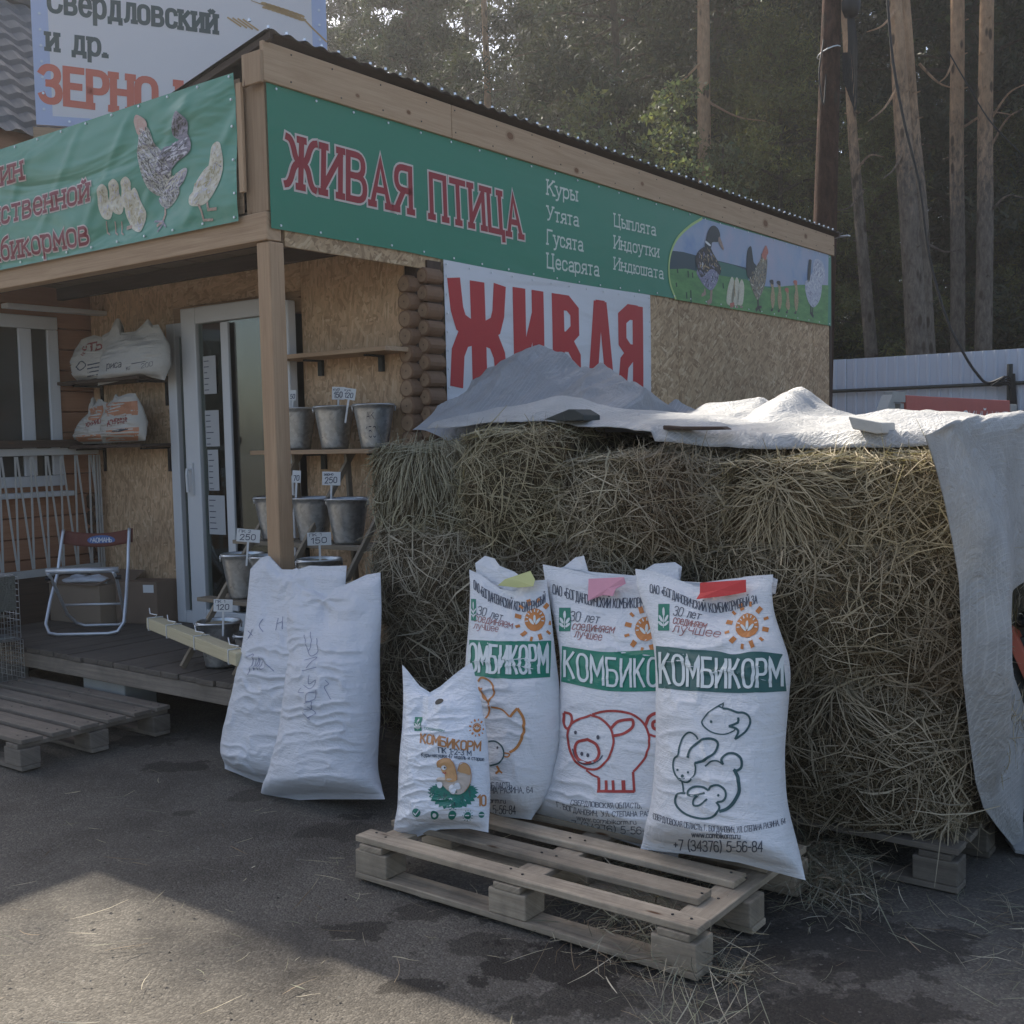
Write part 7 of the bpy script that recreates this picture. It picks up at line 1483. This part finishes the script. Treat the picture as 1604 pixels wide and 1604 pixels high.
# ================================================================== FOREST
def leaf_tris(C_, size, wd, rg, up=.0):
    n = len(C_); d = rg.normal(0, 1, (n, 3)); d[:, 2] += up; d /= np.linalg.norm(d, axis=1)[:, None]; s = np.cross(d, rg.normal(0, 1, (n, 3))); s /= np.linalg.norm(s, axis=1)[:, None]+1e-9
    L = size*rg.uniform(.6, 1.4, n); V = np.stack([C_-s*(wd*L/size/2)[:, None], C_+s*(wd*L/size/2)[:, None], C_+d*L[:, None]], 1); return V
def make_tree(name, seed, H, z0, Rc, nl, clumps, per, size, wd, col, mat, trunk_r, shape='pine', bark_=True, droop=.2, cr=.42, spread=1.0):
    rg = np.random.default_rng(seed); t_ = thing(name, (0, 0, 0), '', '')
    mb = MB(); pts = [np.array([.25*fbm(np.array([z/6., seed*1., 0]), 2), .25*fbm(np.array([z/6., seed*1., 5]), 2), z]) for z in np.linspace(0, H, 9)]
    mb.tube(pts, [max(.02, trunk_r*(1-.8*i/8)) for i in range(9)], 9); mb.build('trunk', M['bark_grey'], t_, smooth=True)
    lim = MB(); Cs = []
    for i in range(nl):
        z = z0+(H-z0)*((i+rg.random())/nl)**.95; t = (z-z0)/(H-z0); R_ = Rc*(1-t)**.55*(.55+.75*rg.random()) if shape == 'pine' else Rc*math.sin(math.pi*min(1, .15+.85*t))*(.5+.7*rg.random())
        az = i*2.4+rg.normal(0, .4); d = np.array([math.cos(az), math.sin(az), rg.uniform(-.05, .45)]); c0_ = np.array([np.interp(z, np.linspace(0, H, 9), [p[k_] for p in pts]) for k_ in range(3)])
        P = [c0_+d*R_*s+np.array([0, 0, -droop*R_*s*s]) for s in (0, .4, .75, 1.)]; lim.tube(P, [.035, .022, .012, .004], 4, cap=False)
        for k in range(clumps):
            s = .35+.65*(k+rg.random())/clumps; cc = c0_+d*R_*s+np.array([0, 0, -droop*R_*s*s])+rg.normal(0, .16*spread, 3); n_l = rg.poisson(per); rr = cr*(.6+.6*rg.random())
            Cs.append((cc, n_l, rr, rg.random()))
    lim.build('limbs', M['bark_grey'], t_)
    Vs = []; Cc = []
    for cc, n_l, rr, br in Cs:
        q = rg.normal(0, 1, (n_l, 3)); q /= np.linalg.norm(q, axis=1)[:, None]+1e-9; q *= (rg.random((n_l, 1))**.45)*rr*np.array([1, 1, .6]); V = leaf_tris(cc+q, size, wd, rg, .35); Vs.append(V)
        base = np.array(col)*(.55+.9*br); Cc.append(np.repeat(base[None]*rg.uniform(.7, 1.35, (n_l, 1))*(1+np.array([.25, .05, -.1])*rg.normal(0, .5, (n_l, 1))), 3, 0))
    V = np.concatenate(Vs).reshape(-1, 3); F = np.arange(len(V)).reshape(-1, 3); o = tri_mesh('crown', V, F, mat, t_, colors=np.clip(np.concatenate(Cc), .004, 1)); return t_
def place_copy(src, loc, rz, s, label, cat='tree', group=None, first=False, lean_=(0, 0)):
    if first: t_ = src
    else:
        t_ = src.copy(); COL.objects.link(t_)
        for ch in list(src.children): c_ = ch.copy(); COL.objects.link(c_); c_.parent = t_
    t_.location = tuple(loc); t_.rotation_euler = (lean_[0], lean_[1], rz); t_.scale = (s, s, s); t_['label'] = label; t_['category'] = cat
    if group: t_['group'] = group
    return t_
PINE = (.050, .056, .035); 
va = [make_tree('conifer', 101+i, 15.5, 1.2, 3.1, 90, 7, 72, .17, .042, PINE, M['needle'], .12) for i in range(3)]
yng = make_tree('young_pine', 120, 8.2, .8, 2.1, 60, 6, 90, .11, .020, (.115, .118, .045), M['needle'], .09, cr=.36)
bir = make_tree('young_birch', 130, 6.6, 1.5, 1.05, 34, 5, 26, .075, .06, (.15, .165, .085), M['leaf'], .05, shape='round', cr=.26, droop=.1)
rg = np.random.default_rng(77); used = [False]*3; gl = 'dark conifer in the dense forest behind the shop and fence'
spots = []
for row, (Y, x0_, x1_, dx) in enumerate(((22.5, -1.9, 14, 2.9), (27.5, -4.0, 17, 2.9), (33, -4.9, 20, 3.2))):
    x = x0_
    while x < x1_: spots.append((x+rg.normal(0, .4), Y+rg.normal(0, .9), row)); x += dx
for i, (x, y, row) in enumerate(spots):
    v = i % 3; place_copy(va[v], (x, y, 0), rg.uniform(0, 6.28), rg.uniform(.88, 1.2)*(1.1 if row == 2 else 1)*(.74 if x < -1.2 else 1), gl, 'tree', 'dark conifers of the forest', first=not used[v]); used[v] = True
place_copy(va[0], (-6.9, 16.4, 0), 1.0, 1.03, 'unseen tall conifer added behind the big billboard for shade')  # out of view, added to keep the sun off the rabbit sack
def at(px, Y, z=0.): P = onY(px, 600., Y); return np.array([P[0], Y, z])
place_copy(yng, at(1215, 19.), .3, 1.0, 'yellow-green young pine left of the utility pole', first=True)
place_copy(yng, at(1150, 21.), 2.3, .95, 'yellow-green young pine right of the slim pine trunk')
place_copy(yng, at(1375, 20.5), 4.1, .85, 'yellow-green young pine between leaning and forked trunks')
place_copy(yng, at(1600, 21.), 1.1, .9, 'yellow-green young pine at the right edge of the forest')
place_copy(bir, at(962, 17.5), .5, 1.0, 'small bright birch rising behind the roof, left one', first=True)
place_copy(bir, at(1062, 17.), 2.0, .98, 'small bright birch touching the slim pine trunk')
place_copy(bir, at(1120, 18.), 4.0, .9, 'small bright birch just right of the slim pine trunk')
# tall bare pine trunks in front of the forest
def bare_pine(label, pts, Y, stubs, fork=None, seed=0):
    P = [onY(x, y, Y) for x, y, w_ in pts]; g0 = P[-1]+(P[-1]-P[-2])/np.linalg.norm(P[-1]-P[-2])*(P[-1][2]/max(1e-6, abs((P[-1]-P[-2])[2]/np.linalg.norm(P[-1]-P[-2])))); t_ = thing('pine_tree', g0, label, 'tree', 'tall bare pine trunks')
    rr = [w_/2/FPX*Y for x, y, w_ in pts]; up_ = P[0]+(P[0]-P[1])/np.linalg.norm(P[0]-P[1])*7; pl = [up_]+P+[g0]; rl_ = [rr[0]*.7]+rr+[rr[-1]*1.1]
    fp, fr = [], []
    for i in range(len(pl)-1):
        for t in np.arange(5)/5: fp.append(pl[i]*(1-t)+pl[i+1]*t); fr.append(rl_[i]*(1-t)+rl_[i+1]*t)
    fp.append(pl[-1]); fr.append(rl_[-1]); fp = [p+np.array([1, .3, 0])*.025*fbm(np.array([p[2]*.7, seed, 0.]), 2) for p in fp]
    mb = MB(); mb.tube(fp, fr, 16); mb.build('trunk', M['bark'], t_, smooth=True)
    rg = np.random.default_rng(seed+5)
    for (x, y, dx, dy) in stubs:
        p = onY(x, y, Y-.05); q = onY(x+dx, y+dy, Y-.35); mb = MB(); mb.tube(list(sp([p, (p+q)/2+np.array([0, 0, -.08]) if dy > 0 else (p+q)/2+np.array([0, 0, .12]), q], 5)), list(np.linspace(.022, .006, 11)), 5); mb.build('branch', M['bark'], t_)
    lim = MB()
    for k in range(26): 
        z = rg.uniform(.5, 9.5); i = min(range(len(fp)), key=lambda j: abs(fp[j][2]-z)); az = rg.uniform(3.2, 6.2); d = np.array([math.cos(az), math.sin(az), .2]); lim.tube([fp[i]+d*fr[i]*.8, fp[i]+d*(fr[i]+rg.uniform(.02, .07))], [.016, .008], 5)
    o = lim.build('knots', M['bark'], t_); o['kind'] = 'stuff'
    rg2 = np.random.default_rng(seed+50); Vs = []; top_ = up_
    Cc = top_+rg2.normal(0, 1, (70, 3))*np.array([1.5, 1.5, 1.3])+np.array([0, 0, 1.2])
    Cn = (Cc[:, None]+rg2.normal(0, .3, (70, 40, 3))).reshape(-1, 3); V = leaf_tris(Cn, .17, .04, rg2, .3).reshape(-1, 3); tri_mesh('crown', V, np.arange(len(V)).reshape(-1, 3), M['needle'], t_, colors=np.array(PINE)[None]*np.repeat(rg2.uniform(.6, 1.6, (len(Cn), 1)), 3, 0))
bare_pine('slim straight pine trunk rising behind the middle of the shop roof', [(1101, -20, 18), (1102, 150, 20), (1104, 330, 22)], 19, [(1096, 100, -60, 40), (1110, 160, 90, 30)], seed=1)
bare_pine('thin leaning pine trunk just right of the utility pole', [(1318, -30, 10), (1334, 180, 14), (1350, 380, 17), (1364, 560, 20)], 16.5, [(1340, 268, 45, -22), (1352, 300, -40, 30)], seed=2)
bare_pine('thick forked pine trunk, left stem of the fork', [(1398, -30, 20), (1411, 150, 24), (1425, 350, 29), (1437, 560, 34)], 15.5, [(1410, 130, -50, 60), (1418, 230, -35, 50), (1408, 10, -50, 40)], seed=3)
bare_pine('darker right stem grown against the thick forked pine', [(1413, -30, 19), (1426, 150, 22), (1440, 350, 26), (1451, 560, 29)], 15.75, [(1440, 100, 60, 40), (1450, 380, 60, 10)], seed=4)
bare_pine('straight pine trunk, left of the pair near the right edge', [(1500, -20, 20), (1499, 250, 21), (1500, 560, 22)], 17, [(1495, 90, -25, 40), (1508, 200, 80, -20)], seed=5)
bare_pine('straight pine trunk, right of the pair near the right edge', [(1547, -20, 20), (1543, 250, 23), (1540, 560, 26)], 16.5, [(1550, 190, 60, -60), (1552, 330, 52, -20), (1552, 230, 50, -60)], seed=6)
bare_pine('distant thin pine trunk above the roof near the left birch', [(757, -20, 8), (761, 80, 9), (765, 200, 11)], 22, [], seed=7)
# far woodland mass closing the view between the trees
rg = np.random.default_rng(5); Vs = []; Cc = []
for k in range(1150):
    x = rg.uniform(-6, 30); y = rg.uniform(38, 44); z = rg.uniform(0, 19)*(1 if x > 1 else .78); n_l = 70; q = np.array([x, y, z])+rg.normal(0, .75, (n_l, 3)); Vs.append(leaf_tris(q, .42, .16, rg, .3)); Cc.append(np.repeat(np.array([[.036, .041, .028]])*rg.uniform(.5, 1.5, (n_l, 1)), 3, 0))
V = np.concatenate(Vs).reshape(-1, 3); o = tri_mesh('far_woodland', V, np.arange(len(V)).reshape(-1, 3), M['needle'], None, (10, 40, 0), np.concatenate(Cc)); tag(o, 'distant dark woodland behind the nearer conifers', kind='stuff')
rg = np.random.default_rng(15); Vs = []; Cc = []
for k in range(520):
    x = rg.uniform(4.5, 15); y = rg.uniform(19.5, 25); z = rg.gamma(2, .9)+.2; n_l = 34; q = np.array([x, y, z])+rg.normal(0, .28, (n_l, 3)); Vs.append(leaf_tris(q, .10, .08, rg, .2)); Cc.append(np.repeat(np.array([[.045, .060, .025]])*rg.uniform(.4, 1.6, (n_l, 1)), 3, 0))
V = np.concatenate(Vs).reshape(-1, 3); o = tri_mesh('undergrowth', V, np.arange(len(V)).reshape(-1, 3), M['leaf'], None, (10, 21, 0), np.concatenate(Cc)); tag(o, 'dark leafy undergrowth between the trunks beyond the fence', kind='stuff')

# ================================================================== HAZE ADDED TO IMITATE THE SUN VEIL ON THE LENS
hm = bpy.data.materials.new('veil_haze'); hm.use_nodes = True; hm.node_tree.nodes.clear(); ho = hm.node_tree.nodes.new('ShaderNodeOutputMaterial'); hv = hm.node_tree.nodes.new('ShaderNodeVolumePrincipled')
hv.inputs['Color'].default_value = (.92, .93, .95, 1); hv.inputs['Density'].default_value = .0017; hv.inputs['Anisotropy'].default_value = .65; hm.node_tree.links.new(hv.outputs[0], ho.inputs['Volume'])
mb = MB(); mb.box((-155, -65, -1.1), (310, 0, 0), (0, 270, 0), (0, 0, 29)); o = mb.build('haze', hm, None, loc=(0, 0, -1.1)); tag(o, 'thin haze added to imitate the sun veil on the lens', kind='stuff')
